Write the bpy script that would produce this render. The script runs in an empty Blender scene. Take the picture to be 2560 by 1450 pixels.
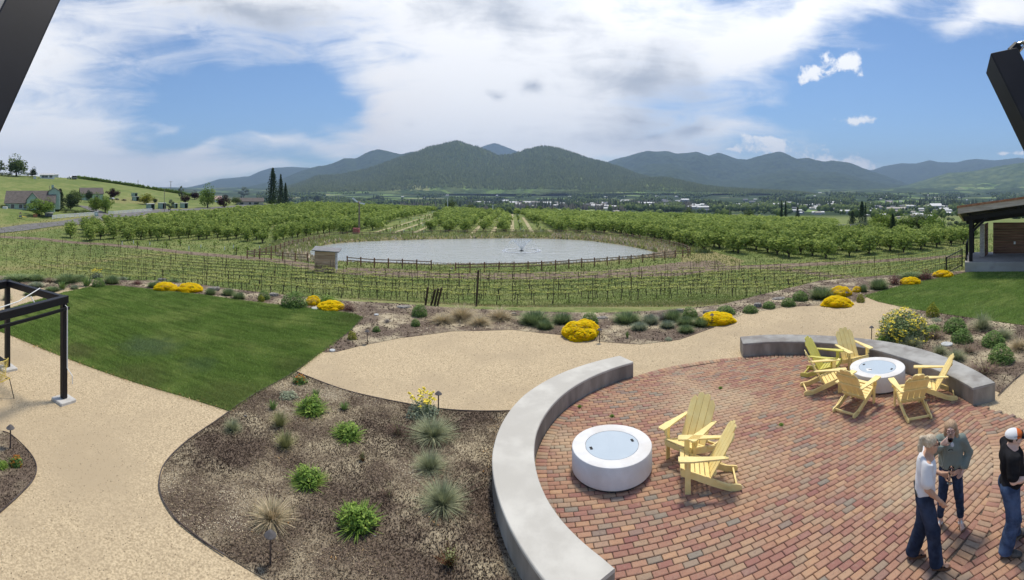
import bpy, bmesh, math, random
import numpy as np
from mathutils import Vector, Matrix
from mathutils.geometry import tessellate_polygon
random.seed(7); RNG = np.random.default_rng(11)
PI = math.pi
S = bpy.context.scene
COL = S.collection

# ---------------------------------------------------------------- camera
H, F = 4.8, 1150.0                      # eye height over the patio (m), cylinder radius in photo pixels
cam_d = bpy.data.cameras.new('camera')
cam_d.type = 'PANO'
cam_d.panorama_type = 'CENTRAL_CYLINDRICAL'
cam_d.central_cylindrical_range_u_min = -1280 / F
cam_d.central_cylindrical_range_u_max = 1280 / F
cam_d.central_cylindrical_range_v_min = -970 / F
cam_d.central_cylindrical_range_v_max = 480 / F
cam_d.central_cylindrical_radius = 1.0
cam_d.clip_start = 0.05; cam_d.clip_end = 60000
cam = bpy.data.objects.new('camera', cam_d); COL.objects.link(cam)
cam.location = (0, 0, H); cam.rotation_euler = (PI / 2, 0, 0)
S.camera = cam

# ---------------------------------------------------------------- view, sun
S.render.engine = 'CYCLES'
S.view_settings.view_transform = 'Standard'
S.view_settings.look = 'None'
S.view_settings.exposure = 0.62
S.view_settings.gamma = 1.0
S.view_settings.use_curve_mapping = False
S.cycles.use_denoising = True
S.cycles.max_bounces = 12; S.cycles.diffuse_bounces = 3; S.cycles.glossy_bounces = 3
S.cycles.transmission_bounces = 12; S.cycles.transparent_max_bounces = 8
S.cycles.volume_bounces = 0
S.cycles.caustics_reflective = False; S.cycles.caustics_refractive = False
SUN_AZ, SUN_EL = math.radians(22), math.radians(68)
sl = bpy.data.lights.new('sun', 'SUN'); sl.energy = 2.3; sl.angle = math.radians(10); sl.color = (1, .92, .78)
sun = bpy.data.objects.new('sun', sl); COL.objects.link(sun)
sdir = Vector((math.sin(SUN_AZ) * math.cos(SUN_EL), math.cos(SUN_AZ) * math.cos(SUN_EL), math.sin(SUN_EL)))
sun.rotation_euler = sdir.to_track_quat('Z', 'Y').to_euler(); sun.location = (0, 0, 60)

# ---------------------------------------------------------------- node helpers
class NT:
    def __init__(s, tree): s.t = tree; s.n = tree.nodes; s.l = tree.links
    def new(s, typ, **kw):
        nd = s.n.new(typ)
        for k, v in kw.items(): setattr(nd, k, v)
        return nd
    def put(s, nd, key, val):
        if val is None: return
        sock = nd.inputs[key]
        if hasattr(val, 'links'): s.l.new(val, sock)
        else:
            if isinstance(val, (tuple, list)) and len(val) == 3 and sock.type == 'RGBA': val = (*val, 1)
            sock.default_value = val
    def m(s, op, a, b=None, c=None, clamp=False):
        nd = s.new('ShaderNodeMath', operation=op, use_clamp=clamp)
        s.put(nd, 0, a); s.put(nd, 1, b); s.put(nd, 2, c)
        return nd.outputs[0]
    def mixc(s, f, a, b, bt='MIX'):
        nd = s.new('ShaderNodeMix', data_type='RGBA', blend_type=bt)
        s.put(nd, 0, f); s.put(nd, 6, a); s.put(nd, 7, b)
        return nd.outputs[2]
    def noise(s, vec, sc, det=4, rough=.55, dist=0):
        nd = s.new('ShaderNodeTexNoise'); s.put(nd, 'Vector', vec); s.put(nd, 'Scale', sc)
        nd.inputs['Detail'].default_value = det; nd.inputs['Roughness'].default_value = rough
        nd.inputs['Distortion'].default_value = dist
        return nd.outputs[0]
    def ss(s, x, lo, hi):
        nd = s.new('ShaderNodeMapRange', interpolation_type='SMOOTHSTEP')
        s.put(nd, 0, x); s.put(nd, 1, lo); s.put(nd, 2, hi)
        return nd.outputs[0]
    def ramp(s, fac, stops):
        nd = s.new('ShaderNodeValToRGB'); s.put(nd, 0, fac)
        e = nd.color_ramp.elements
        while len(e) < len(stops): e.new(.5)
        for el, (p, c) in zip(e, stops): el.position = p; el.color = (*c, 1)
        return nd.outputs[0]

# ---------------------------------------------------------------- world: Nishita sky with procedural clouds
W = bpy.data.worlds.new('World'); S.world = W; W.use_nodes = True
w = NT(W.node_tree); w.n.clear()
sky = w.new('ShaderNodeTexSky', sky_type='NISHITA', sun_disc=False)
sky.sun_elevation = SUN_EL; sky.sun_rotation = SUN_AZ; sky.altitude = 400; sky.air_density = 1.0; sky.dust_density = .6; sky.ozone_density = 2.0
tc = w.new('ShaderNodeTexCoord'); sep = w.new('ShaderNodeSeparateXYZ'); w.l.new(tc.outputs['Generated'], sep.inputs[0])
X, Y, Z = sep.outputs
hyp = w.m('SQRT', w.m('ADD', w.m('MULTIPLY', X, X), w.m('MULTIPLY', Y, Y)))
U = w.m('ARCTAN2', X, Y); V = w.m('DIVIDE', w.m('MAXIMUM', Z, 0.0), w.m('MAXIMUM', hyp, .05))
V = w.m('MINIMUM', V, 4.0)
cuv = w.new('ShaderNodeCombineXYZ'); w.put(cuv, 0, U); w.put(cuv, 1, V); UV = cuv.outputs[0]
# cloud-layer coordinates: direction hit on a flat layer
den = w.m('ADD', w.m('MAXIMUM', Z, 0.0), .16)
pl = w.new('ShaderNodeCombineXYZ'); w.put(pl, 0, w.m('DIVIDE', X, den)); w.put(pl, 1, w.m('DIVIDE', Y, den)); PL = pl.outputs[0]
mp = w.new('ShaderNodeMapping'); w.put(mp, 'Vector', PL); mp.inputs['Rotation'].default_value = (0, 0, math.radians(-24)); mp.inputs['Scale'].default_value = (.55, 1.3, 1)
n1 = w.noise(mp.outputs[0], 1.1, 7, .6, .5)
n2 = w.noise(UV, 9, 6, .62, .35)
mp3 = w.new('ShaderNodeMapping'); w.put(mp3, 'Vector', UV); mp3.inputs['Rotation'].default_value = (0, 0, math.radians(-9)); mp3.inputs['Scale'].default_value = (2.4, 9, 1)
n3 = w.noise(mp3.outputs[0], 2.2, 7, .64, .8)
warp = w.noise(UV, 3.0, 5, .6, .3)
wv = w.new('ShaderNodeVectorMath', operation='MULTIPLY_ADD')
nvec = w.new('ShaderNodeTexNoise'); w.put(nvec, 'Vector', UV); nvec.inputs['Scale'].default_value = 3.4; nvec.inputs['Detail'].default_value = 5
w.l.new(nvec.outputs['Color'], wv.inputs[0]); wv.inputs[1].default_value = (.26, .16, 0)
sub = w.new('ShaderNodeVectorMath', operation='SUBTRACT'); w.put(sub, 0, UV); sub.inputs[1].default_value = (.13, .08, 0)
w.l.new(sub.outputs[0], wv.inputs[2]); UW = wv.outputs[0]
def blob(acc, px, py, sx, sy, wt, rot=0, vec=None):
    mpn = w.new('ShaderNodeMapping', vector_type='TEXTURE'); w.put(mpn, 'Vector', vec or UW)
    mpn.inputs['Location'].default_value = ((px - 1280) / F, (480 - py) / F, 0)
    mpn.inputs['Rotation'].default_value = (0, 0, math.radians(rot)); mpn.inputs['Scale'].default_value = (sx / F, sy / F, 1)
    g = w.new('ShaderNodeTexGradient', gradient_type='QUADRATIC_SPHERE'); w.l.new(mpn.outputs[0], g.inputs[0])
    return w.m('MULTIPLY_ADD', g.outputs[1], wt, acc)
C = w.m('MULTIPLY_ADD', n1, .75, w.m('MULTIPLY_ADD', n3, .95, w.m('MULTIPLY', n2, .35)))   # mean about .63
C = w.m('SUBTRACT', C, .64)
for b in [(1300, 120, 900, 480, 1.0), (1250, 330, 700, 260, .7), (600, 20, 800, 150, .8), (60, 130, 420, 260, .7),
          (170, 300, 560, 180, .6, 8), (330, 405, 760, 100, 1.2), (0, 420, 560, 130, .8), (1000, 330, 420, 90, .4, 12),
          (470, 235, 560, 110, -.75, 4), (620, 320, 620, 110, -.85, 8), (800, 215, 240, 130, -.55, -30), (760, 400, 420, 60, -.5),
          (2330, 290, 620, 330, -.75, -10), (2400, 140, 380, 160, -.25), (1980, 300, 260, 90, -.3), (1660, 355, 300, 60, .35), (2010, 40, 620, 130, .6, 16), (2480, 50, 330, 120, .7, 20), (1900, 110, 460, 90, .55, 22), (1840, 330, 420, 60, .45, -6), (700, 345, 260, 40, .6, -6), (560, 360, 260, 60, .55, 10), (2150, 405, 420, 40, .6), (440, 300, 300, 60, .35, 14)]:
    C = blob(C, *b)
cl1 = w.ss(C, .22, .98)
# small sharp cumulus
nc = w.noise(UV, 26, 7, .66, .15)
K = w.m('MULTIPLY_ADD', nc, 2.1, -.86)
for b in [(2120, 158, 105, 80, 1.15, -20), (2030, 178, 110, 64, 1.0, 15), (1935, 30, 60, 30, .5), (1790, 135, 60, 30, .5), (1830, 150, 60, 26, .4), (2142, 302, 130, 34, 1.0, -2), (2090, 410, 380, 60, 1.1, -4), (1905, 345, 320, 36, .9, -8), (1830, 372, 230, 40, .85, -3), (1955, 365, 42, 34, .7), (2510, 383, 220, 22, .7),
          (2200, 342, 60, 20, .5, -10), (2110, 240, 60, 20, .45, 15), (560, 452, 80, 26, .7), (465, 452, 120, 26, .7), (250, 440, 110, 22, .7, -8), (620, 345, 130, 45, .35, 10), (570, 122, 130, 34, .5), (440, 130, 170, 34, .4)]:
    K = blob(K, *b, vec=UV)
cl2 = w.ss(K, .62, 1.02)
cov = w.m('MAXIMUM', cl1, cl2)
# light and grey parts of the cloud deck
G = w.m('ADD', w.m('MULTIPLY_ADD', n1, .75, w.m('MULTIPLY', n2, .55)), w.m('MULTIPLY_ADD', n3, .7, -.60))
for b in [(640, 45, 520, 110, .62, -5), (1270, 40, 480, 200, .55), (1640, 210, 330, 300, .46), (1560, 330, 500, 120, .3), (1230, 232, 90, 34, .55), (1340, 222, 60, 44, .5), (1740, 325, 90, 26, .4), (1630, 325, 60, 16, .4),
          (1660, 10, 330, 200, -.9), (1100, 200, 420, 220, -.35), (1860, 150, 220, 200, -.4), (200, 350, 500, 160, -.3)]:
    G = blob(G, *b)
gm = w.ss(G, .38, 1.02)
cc = w.mixc(gm, (.77, .765, .76), (.34, .365, .41))
cc = w.mixc(w.m('MULTIPLY', cl2, w.m('SUBTRACT', 1.0, w.m('MULTIPLY', gm, .8))), cc, (.78, .78, .78))
low = w.ss(V, .16, .0)
cc = w.mixc(w.m('MULTIPLY', low, .8), cc, (1.0, .97, .92))
smoke = blob(0.0, 960, 290, 200, 170, 1.0); cc = w.mixc(w.m('MULTIPLY', smoke, .5), cc, (.66, .60, .56))
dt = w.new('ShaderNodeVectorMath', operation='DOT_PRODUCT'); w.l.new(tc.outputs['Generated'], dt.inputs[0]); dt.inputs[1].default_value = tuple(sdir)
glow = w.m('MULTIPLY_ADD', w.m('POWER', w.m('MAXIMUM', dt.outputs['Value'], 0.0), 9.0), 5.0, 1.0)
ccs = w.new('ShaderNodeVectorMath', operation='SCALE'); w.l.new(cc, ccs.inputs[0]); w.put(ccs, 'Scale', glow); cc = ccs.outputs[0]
skyc = w.new('ShaderNodeVectorMath', operation='SCALE'); w.l.new(sky.outputs[0], skyc.inputs[0]); skyc.inputs['Scale'].default_value = .084
blue = w.mixc(1.0, skyc.outputs[0], (.72, .90, 1.06), 'MULTIPLY')
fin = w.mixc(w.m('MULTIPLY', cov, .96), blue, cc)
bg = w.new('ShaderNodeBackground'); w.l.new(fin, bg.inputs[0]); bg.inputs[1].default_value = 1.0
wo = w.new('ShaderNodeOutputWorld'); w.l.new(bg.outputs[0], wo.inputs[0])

# ---------------------------------------------------------------- mesh helpers
def az(px): return (px - 1280) / F
def gp(px, py, z=0.0):
    d = F * (H - z) / (py - 480); a = az(px)
    return (d * math.sin(a), d * math.cos(a))
def at(px, py, d):
    a = az(px); return Vector((d * math.sin(a), d * math.cos(a), H - (py - 480) / F * d))
def proj(x, y, z):
    d = np.hypot(x, y); return 1280 + F * np.arctan2(x, y), 480 + F * (H - z) / np.maximum(d, .1)
def pip(x, y, poly):
    x = np.asarray(x, float); y = np.asarray(y, float); ins = np.zeros(x.shape, bool); n = len(poly)
    for i in range(n):
        x1, y1 = poly[i]; x2, y2 = poly[(i + 1) % n]
        if y1 == y2: continue
        ins ^= ((y1 > y) != (y2 > y)) & (x < (x2 - x1) * (y - y1) / (y2 - y1) + x1)
    return ins
def spline(pts, n=8, closed=True):
    P = [np.array(p, float) for p in pts]; out = []; N = len(P)
    for i in range(N if closed else N - 1):
        g = (lambda k: P[k % N]) if closed else (lambda k: P[min(max(k, 0), N - 1)])
        a, b, c, d = g(i - 1), g(i), g(i + 1), g(i + 2)
        for j in range(n):
            t = j / n
            out.append(.5 * (2 * b + (c - a) * t + (2 * a - 5 * b + 4 * c - d) * t * t + (3 * b - a - 3 * c + d) * t ** 3))
    if not closed: out.append(P[-1])
    return [tuple(p) for p in out]
def mesh_np(name, Vv, Ff, tint=None, smooth=False):
    me = bpy.data.meshes.new(name); Vv = np.asarray(Vv, np.float32); Ff = np.asarray(Ff, np.int32)
    k = Ff.shape[1]
    me.vertices.add(len(Vv)); me.vertices.foreach_set('co', Vv.ravel())
    me.loops.add(Ff.size); me.loops.foreach_set('vertex_index', Ff.ravel())
    me.polygons.add(len(Ff)); me.polygons.foreach_set('loop_start', np.arange(0, Ff.size, k, dtype=np.int32))
    if smooth: me.polygons.foreach_set('use_smooth', np.ones(len(Ff), bool))
    me.update(calc_edges=True)
    if tint is not None:
        t = np.asarray(tint, np.float32)
        if t.ndim == 1:
            a = me.attributes.new('tint', 'FLOAT', 'POINT'); a.data.foreach_set('value', t)
        else:
            a = me.attributes.new('tcol', 'FLOAT_COLOR', 'POINT'); a.data.foreach_set('color', np.c_[t, np.ones(len(t))].astype(np.float32).ravel())
    return me
class MB:
    def __init__(s): s.v = []; s.f = []
    def add(s, vs, fs):
        o = len(s.v); s.v += [tuple(v) for v in vs]; s.f += [tuple(i + o for i in f) for f in fs]; return s
    def box(s, c, sz, R=None):
        hx, hy, hz = sz[0] / 2, sz[1] / 2, sz[2] / 2
        vs = [Vector((a * hx, b * hy, d * hz)) for a in (-1, 1) for b in (-1, 1) for d in (-1, 1)]
        if R is not None: vs = [R @ v for v in vs]
        vs = [v + Vector(c) for v in vs]
        return s.add(vs, [(0, 1, 3, 2), (4, 6, 7, 5), (0, 4, 5, 1), (2, 3, 7, 6), (0, 2, 6, 4), (1, 5, 7, 3)])
    def cbox(s, c, sz, R=None, b=.004):
        hx, hy, hz = sz[0] / 2, sz[1] / 2, sz[2] / 2; b = min(b, hx * .6, hy * .6, hz * .6)
        bm = bmesh.new(); bmesh.ops.create_cube(bm, size=1)
        for v in bm.verts: v.co = Vector((v.co.x * sz[0], v.co.y * sz[1], v.co.z * sz[2]))
        bmesh.ops.bevel(bm, geom=bm.edges[:], offset=b, segments=1, affect='EDGES')
        vs = [(R @ v.co if R is not None else v.co.copy()) + Vector(c) for v in bm.verts]
        bm.verts.index_update(); fs = [[v.index for v in f.verts] for f in bm.faces]; bm.free()
        return s.add(vs, fs)
    def beam(s, p, q, wd, ht, up=(0, 0, 1), bev=0):
        p, q = Vector(p), Vector(q); y = (q - p); L = y.length; y.normalize(); x = y.cross(Vector(up))
        if x.length < 1e-4: x = Vector((1, 0, 0))
        x.normalize(); z = x.cross(y)
        R = Matrix((x, y, z)).transposed()
        return s.cbox((p + q) / 2, (wd, L, ht), R, bev) if bev else s.box((p + q) / 2, (wd, L, ht), R)
    def tube(s, pts, rad, n=8, cap=True):
        pts = [Vector(p) for p in pts]; m = len(pts); rs = rad if isinstance(rad, (list, tuple)) else [rad] * m
        rings = []; ref = None
        for i, p in enumerate(pts):
            t = (pts[min(i + 1, m - 1)] - pts[max(i - 1, 0)]).normalized()
            if ref is None: ref = Vector((1, 0, 0)) if abs(t.x) < .8 else Vector((0, 1, 0))
            x = (ref - t * ref.dot(t)).normalized(); ref = x; y = t.cross(x)
            rings.append([p + (x * math.cos(2 * PI * k / n) + y * math.sin(2 * PI * k / n)) * rs[i] for k in range(n)])
        vs = [v for r in rings for v in r]
        fs = [(i * n + k, i * n + (k + 1) % n, (i + 1) * n + (k + 1) % n, (i + 1) * n + k) for i in range(m - 1) for k in range(n)]
        if cap: fs += [tuple(range(n - 1, -1, -1)), tuple((m - 1) * n + k for k in range(n))]
        return s.add(vs, fs)
    def lathe(s, prof, n=24, c=(0, 0, 0)):
        vs = [(c[0] + r * math.cos(2 * PI * k / n), c[1] + r * math.sin(2 * PI * k / n), c[2] + z) for r, z in prof for k in range(n)]
        fs = [(i * n + k, i * n + (k + 1) % n, (i + 1) * n + (k + 1) % n, (i + 1) * n + k) for i in range(len(prof) - 1) for k in range(n)]
        if prof[0][0] > 1e-6: fs.append(tuple(range(n - 1, -1, -1)))
        if prof[-1][0] > 1e-6: fs.append(tuple((len(prof) - 1) * n + k for k in range(n)))
        return s.add(vs, fs)
    def prism(s, poly, z0, z1):
        n = len(poly); a = sum(poly[i][0] * poly[(i + 1) % n][1] - poly[(i + 1) % n][0] * poly[i][1] for i in range(n))
        if a < 0: poly = poly[::-1]
        vs = [(x, y, z0) for x, y in poly] + [(x, y, z1) for x, y in poly]
        tr = tessellate_polygon([[Vector((x, y, 0)) for x, y in poly]])
        def o(t):
            A, B, Cc = (poly[i] for i in t)
            return t if (B[0] - A[0]) * (Cc[1] - A[1]) - (B[1] - A[1]) * (Cc[0] - A[0]) > 0 else t[::-1]
        fs = [tuple(i + n for i in o(t)) for t in tr] + [tuple(o(t)[::-1]) for t in tr] + [(i, (i + 1) % n, (i + 1) % n + n, i + n) for i in range(n)]
        return s.add(vs, fs)
    def xf(s, M):
        s.v = [tuple(M @ Vector(v)) for v in s.v]; return s
    def mesh(s, name, smooth=False):
        me = bpy.data.meshes.new(name); me.from_pydata(s.v, [], s.f)
        if smooth: me.polygons.foreach_set('use_smooth', [True] * len(me.polygons))
        me.update(); return me
def link(name, me, mat=None, parent=None, smooth_angle=None):
    o = bpy.data.objects.new(name, me); COL.objects.link(o)
    if mat is not None and not me.materials: me.materials.append(mat)
    if parent is not None: o.parent = parent
    return o
def part(name, mb, mat, parent, smooth=False): return link(name, mb.mesh(name, smooth), mat, parent)
def tag(o, label=None, cat=None, group=None, kind=None):
    if label: o['label'] = label
    if cat: o['category'] = cat
    if group: o['group'] = group
    if kind: o['kind'] = kind
    return o
def thing(name, label, cat, loc=(0, 0, 0), rz=0, group=None, sc=1):
    o = bpy.data.objects.new(name, None); COL.objects.link(o); o.empty_display_size = .2
    o.location = loc; o.rotation_euler = (0, 0, rz); o.scale = (sc, sc, sc) if not isinstance(sc, tuple) else sc
    return tag(o, label, cat, group)
def dup(o, loc=None, rz=None, label=None, sc=None, group=None):
    r = o.copy(); COL.objects.link(r)
    if loc is not None: r.location = loc
    if rz is not None: r.rotation_euler = (0, 0, rz)
    if sc is not None: r.scale = (sc, sc, sc) if not isinstance(sc, tuple) else sc
    if label: r['label'] = label
    if group: r['group'] = group
    for ch in list(o.children):
        c = ch.copy(); COL.objects.link(c); c.parent = r
        for g in ch.children:
            d = g.copy(); COL.objects.link(d); d.parent = c
    return r
def setmat(o, mat):
    if o.type == 'MESH' and o.material_slots:
        o.material_slots[0].link = 'OBJECT'; o.material_slots[0].material = mat
    return o

# ---------------------------------------------------------------- materials
def M(name, c1, c2=None, sc=4, rough=.7, bump=0, bsc=60, tint=0, coord='Object', spec=.3, metal=0, rnd=0, c3=None, sc3=.5, det=5, trl=0, stretch=None, lo=.35, hi=.65, coat=0):
    mt = bpy.data.materials.new(name); mt.use_nodes = True; t = NT(mt.node_tree); p = t.n['Principled BSDF']
    if coord == 'World': vec = t.new('ShaderNodeNewGeometry').outputs['Position']
    else: vec = t.new('ShaderNodeTexCoord').outputs['Object']
    if stretch:
        mpn = t.new('ShaderNodeMapping'); t.put(mpn, 'Vector', vec); mpn.inputs['Scale'].default_value = stretch; vec = mpn.outputs[0]
    c = t.mixc(t.ss(t.noise(vec, sc, det, .6), lo, hi), c1, c2) if c2 else None
    if c is None:
        c = t.mixc(0.0, c1, c1)
    if c3: c = t.mixc(t.ss(t.noise(vec, sc3, 4, .6), .42, .68), c, c3)
    if tint:
        a = t.new('ShaderNodeAttribute', attribute_name='tint'); f = t.m('MULTIPLY_ADD', a.outputs['Fac'], 2 * tint, 1 - tint)
        h = t.new('ShaderNodeHueSaturation'); t.put(h, 'Color', c); t.put(h, 'Value', f); t.put(h, 'Hue', t.m('MULTIPLY_ADD', a.outputs['Fac'], -.03, .515)); c = h.outputs[0]
    if rnd:
        oi = t.new('ShaderNodeObjectInfo'); h = t.new('ShaderNodeHueSaturation'); t.put(h, 'Color', c)
        t.put(h, 'Value', t.m('MULTIPLY_ADD', oi.outputs['Random'], 2 * rnd, 1 - rnd)); c = h.outputs[0]
    t.put(p, 'Base Color', c); p.inputs['Roughness'].default_value = rough; p.inputs['Metallic'].default_value = metal
    p.inputs['Specular IOR Level'].default_value = spec
    if coat: p.inputs['Coat Weight'].default_value = coat
    if bump:
        b = t.new('ShaderNodeBump'); b.inputs['Strength'].default_value = min(1, bump); b.inputs['Distance'].default_value = .02 * bump
        t.put(b, 'Height', t.noise(vec, bsc, 4, .65)); t.l.new(b.outputs[0], p.inputs['Normal'])
    if trl:
        tr = t.new('ShaderNodeBsdfTranslucent'); t.put(tr, 'Color', c); mx = t.new('ShaderNodeMixShader'); mx.inputs[0].default_value = trl
        t.l.new(p.outputs[0], mx.inputs[1]); t.l.new(tr.outputs[0], mx.inputs[2]); t.l.new(mx.outputs[0], t.n['Material Output'].inputs[0])
    return mt
# ---------------------------------------------------------------- terrain
WATER = -5.2
EDGE = ([-400, 0, 250, 500, 700, 900, 1280, 1600, 1900, 2100, 2250, 2380, 2560, 2900], [27, 26.5, 24.8, 23.2, 22, 20, 19.3, 19, 20, 21.8, 24, 33, 48, 50])
COLS = {  # photo column: (distance, height) beyond the garden
    -400: [(45, -5), (70, -4), (95, -2), (130, 2), (180, 8), (330, 20), (450, 20), (700, 5), (1200, -40)],
    0: [(36, -4.0), (58, -5.7), (80, -4.5), (95, -3.6), (106, -3.5), (135, -.2), (180, 1.4), (250, 9), (330, 17.7), (430, 18), (650, 5), (1200, -45)],
    150: [(36, -3.8), (56, -5.5), (80, -4.9), (112, -3.4), (122, -3.4), (150, -.6), (200, 3), (270, 10.5), (350, 16.5), (450, 16), (650, 2), (1200, -45)],
    300: [(34, -3.4), (50, -4.6), (90, -4.8), (140, -3.3), (152, -3.3), (185, -1.1), (260, 5), (350, 13), (410, 14), (620, 2), (1200, -45)],
    450: [(32, -2.6), (41, -3.7), (60, -4.7), (100, -4.9), (185, -3), (200, -3), (260, -1.6), (330, 2.5), (410, 5), (600, -3), (1200, -48)],
    600: [(31, -2.5), (38, -3.5), (60, -4.6), (110, -4.9), (160, -4.2), (250, -2.8), (350, -2), (440, -5), (700, -20), (1200, -50)],
    800: [(29, -2.3), (35, -3.2), (50, -4.1), (66, -4.6), (110, -4.8), (180, -4.3), (260, -3.2), (330, -5), (500, -16), (1200, -50)],
    1280: [(28, -2.2), (31, -2.9), (48, -3.9), (58, -4.5), (104, -4.7), (160, -5.3), (240, -6.8), (320, -12), (500, -22), (1200, -50)],
    1700: [(29, -2.2), (35, -3.1), (50, -4.0), (62, -4.6), (100, -4.9), (160, -6.2), (230, -8.6), (320, -15), (500, -25), (1200, -50)],
    2000: [(31, -2.6), (38, -3.9), (52, -4.7), (70, -5.0), (100, -5.6), (180, -8.2), (260, -13), (400, -20), (1200, -50)],
    2250: [(33, -3.0), (45, -5.3), (62, -5.4), (85, -5.2), (110, -6), (180, -9.5), (260, -14), (400, -20), (1200, -50)],
    2560: [(55, -3), (62, -5.0), (75, -5.4), (110, -6), (180, -9), (260, -13), (400, -20), (1200, -50)],
    2900: [(56, -3), (70, -5), (110, -6), (180, -9), (260, -13), (400, -20), (1200, -50)]}
FAR = [(2400, -50), (3200, -28), (4200, 0), (5200, 30), (30000, 300)]
CP = sorted(COLS); LD = np.linspace(math.log(3), math.log(30000), 900)
def smooth1(a, k):
    ker = np.hanning(k + 2)[1:-1]; ker /= ker.sum(); return np.convolve(np.pad(a, k // 2, mode='edge'), ker, 'valid')
TAB = []
for c_ in CP:
    e_ = float(np.interp(c_, *EDGE)); pts_ = [(1, 0), (e_, 0), (e_ + 1.2, -.35)] + COLS[c_] + FAR
    dd = np.exp(LD); zz = np.interp(dd, [p[0] for p in pts_], [p[1] for p in pts_])
    TAB.append(np.where(dd > e_ + 3, smooth1(zz, 13), zz))
TAB = np.array(TAB)
PT = np.linspace(CP[0], CP[-1], 133)
TAB = np.array([[0]]) + np.apply_along_axis(lambda col: smooth1(np.interp(PT, CP, col), 9), 0, TAB)
pond_px = [(775, 628), (800, 616), (850, 608), (950, 602), (1100, 598), (1280, 596), (1400, 598), (1480, 603), (1560, 614), (1620, 626), (1648, 637), (1600, 647), (1500, 658), (1400, 665), (1280, 668), (1140, 669), (1000, 666), (900, 664), (830, 658), (785, 645)]
POND = spline([gp(x, y, WATER) for x, y in pond_px], 5)
def poly_dist(x, y, poly):
    P = np.array(poly); Q = np.roll(P, -1, 0); best = np.full(x.shape, 1e9)
    for (ax, ay), (bx, by) in zip(P, Q):
        dx, dy = bx - ax, by - ay; t = np.clip(((x - ax) * dx + (y - ay) * dy) / (dx * dx + dy * dy + 1e-9), 0, 1)
        best = np.minimum(best, np.hypot(x - ax - t * dx, y - ay - t * dy))
    return best
def tz(x, y, pond=True):
    x = np.asarray(x, float); y = np.asarray(y, float); sh = x.shape; x = x.ravel(); y = y.ravel()
    d = np.maximum(np.hypot(x, y), 3.01); p = np.clip(1280 + F * np.arctan2(x, y), PT[0], PT[-1] - 1e-3)
    i = (p - PT[0]) / (PT[1] - PT[0]); i0 = i.astype(int); fi = i - i0
    j = np.clip((np.log(d) - LD[0]) / (LD[1] - LD[0]), 0, len(LD) - 1.001); j0 = j.astype(int); fj = j - j0
    z = (TAB[i0, j0] * (1 - fi) + TAB[i0 + 1, j0] * fi) * (1 - fj) + (TAB[i0, j0 + 1] * (1 - fi) + TAB[i0 + 1, j0 + 1] * fi) * fj
    far = np.clip((d - 28) / 30, 0, 1)
    z = z + far * (np.sin(x * .21 + 1.3 * np.sin(y * .13)) * .07 + np.sin(x * .047 + y * .061) * .12)
    big = np.clip((d - 1500) / 3000, 0, 1); z = z + big * 22 * (np.sin(x * .0021 + 2 * np.sin(y * .0011)) * np.sin(y * .0017 + 1.1))
    if pond:
        near = (d > 45) & (d < 125) & (np.abs(x) < 60)
        if near.any():
            xn, yn = x[near], y[near]; q = poly_dist(xn, yn, POND); ins = pip(xn, yn, POND)
            zb = z[near]; up = WATER + .06 + .30 * q; w_ = np.clip(q / 4.5, 0, 1); w_ = w_ * w_ * (3 - 2 * w_)
            zn = np.where(ins, WATER - .05 - .4 * np.minimum(q, 4), np.minimum(up, zb) * (1 - w_) + zb * w_)
            z[near] = zn
    return z.reshape(sh)
def tz1(x, y): return float(tz(np.array([x]), np.array([y]))[0])
def tp(px, py, dmin=24, dmax=6000):
    d = np.exp(np.linspace(math.log(dmin), math.log(dmax), 1500)); a = az(px)
    x, y = d * math.sin(a), d * math.cos(a); z = tz(x, y); r = H - (py - 480) / F * d
    k = np.argmax(r <= z)
    if r[k] > z[k]: k = len(d) - 1
    return Vector((x[k], y[k], z[k])), d[k]
def on(px, d):
    a = az(px); x, y = d * math.sin(a), d * math.cos(a); return Vector((x, y, tz1(x, y)))

# garden outlines, traced on the flat garden level
def G(pts): return [gp(x, y) for x, y in pts]
LAWN1 = G([(240, 716), (160, 733), (60, 762), (-60, 800), (-60, 812), (20, 836), (150, 890), (300, 945), (450, 990), (540, 1018), (575, 1030), (600, 1012), (640, 985), (740, 930), (800, 884), (870, 832), (905, 796), (880, 786), (800, 776), (700, 765), (500, 738), (350, 722), (290, 716)])
MULCH1 = G([(740, 931), (640, 986), (580, 1026), (545, 1052), (470, 1104), (415, 1158), (398, 1205), (405, 1250), (440, 1303), (500, 1352), (580, 1402), (680, 1462), (800, 1540), (1150, 1650), (1500, 1600), (1480, 1300), (1300, 1150), (1420, 1000), (1420, 985), (1290, 1030), (1200, 1031), (1100, 1025), (950, 999), (850, 974)])
MULCH2 = G([(905, 797), (870, 833), (803, 880), (812, 882), (840, 881), (900, 866), (1000, 846), (1130, 829), (1280, 825), (1400, 838), (1500, 855), (1600, 862), (1700, 850), (1780, 821), (1860, 785), (1960, 768), (2080, 762), (2155, 752), (2170, 741), (2250, 716), (2300, 706), (2370, 692), (2415, 683), (2420, 676), (2360, 682), (2200, 690), (2050, 702), (1900, 738), (1800, 763), (1650, 777), (1500, 783), (1280, 777), (1100, 768), (1000, 760), (850, 752), (700, 737), (500, 712), (380, 702), (0, 690), (-70, 690), (-70, 716), (0, 716), (130, 722), (250, 717), (290, 717), (350, 723), (500, 739), (700, 766), (800, 777), (880, 787)])
LAWN2 = G([(2160, 741), (2195, 755), (2295, 776), (2420, 794), (2560, 814), (2720, 835), (2850, 800), (2800, 675), (2440, 680), (2415, 683), (2370, 692), (2300, 706), (2250, 716)])
MULCH3 = G([(2280, 774), (2240, 795), (2208, 825), (2195, 848), (2180, 870), (2320, 900), (2480, 975), (2502, 984), (2530, 956), (2560, 932), (2700, 850), (2850, 810), (2720, 835), (2560, 815), (2420, 795), (2300, 777)])
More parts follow.
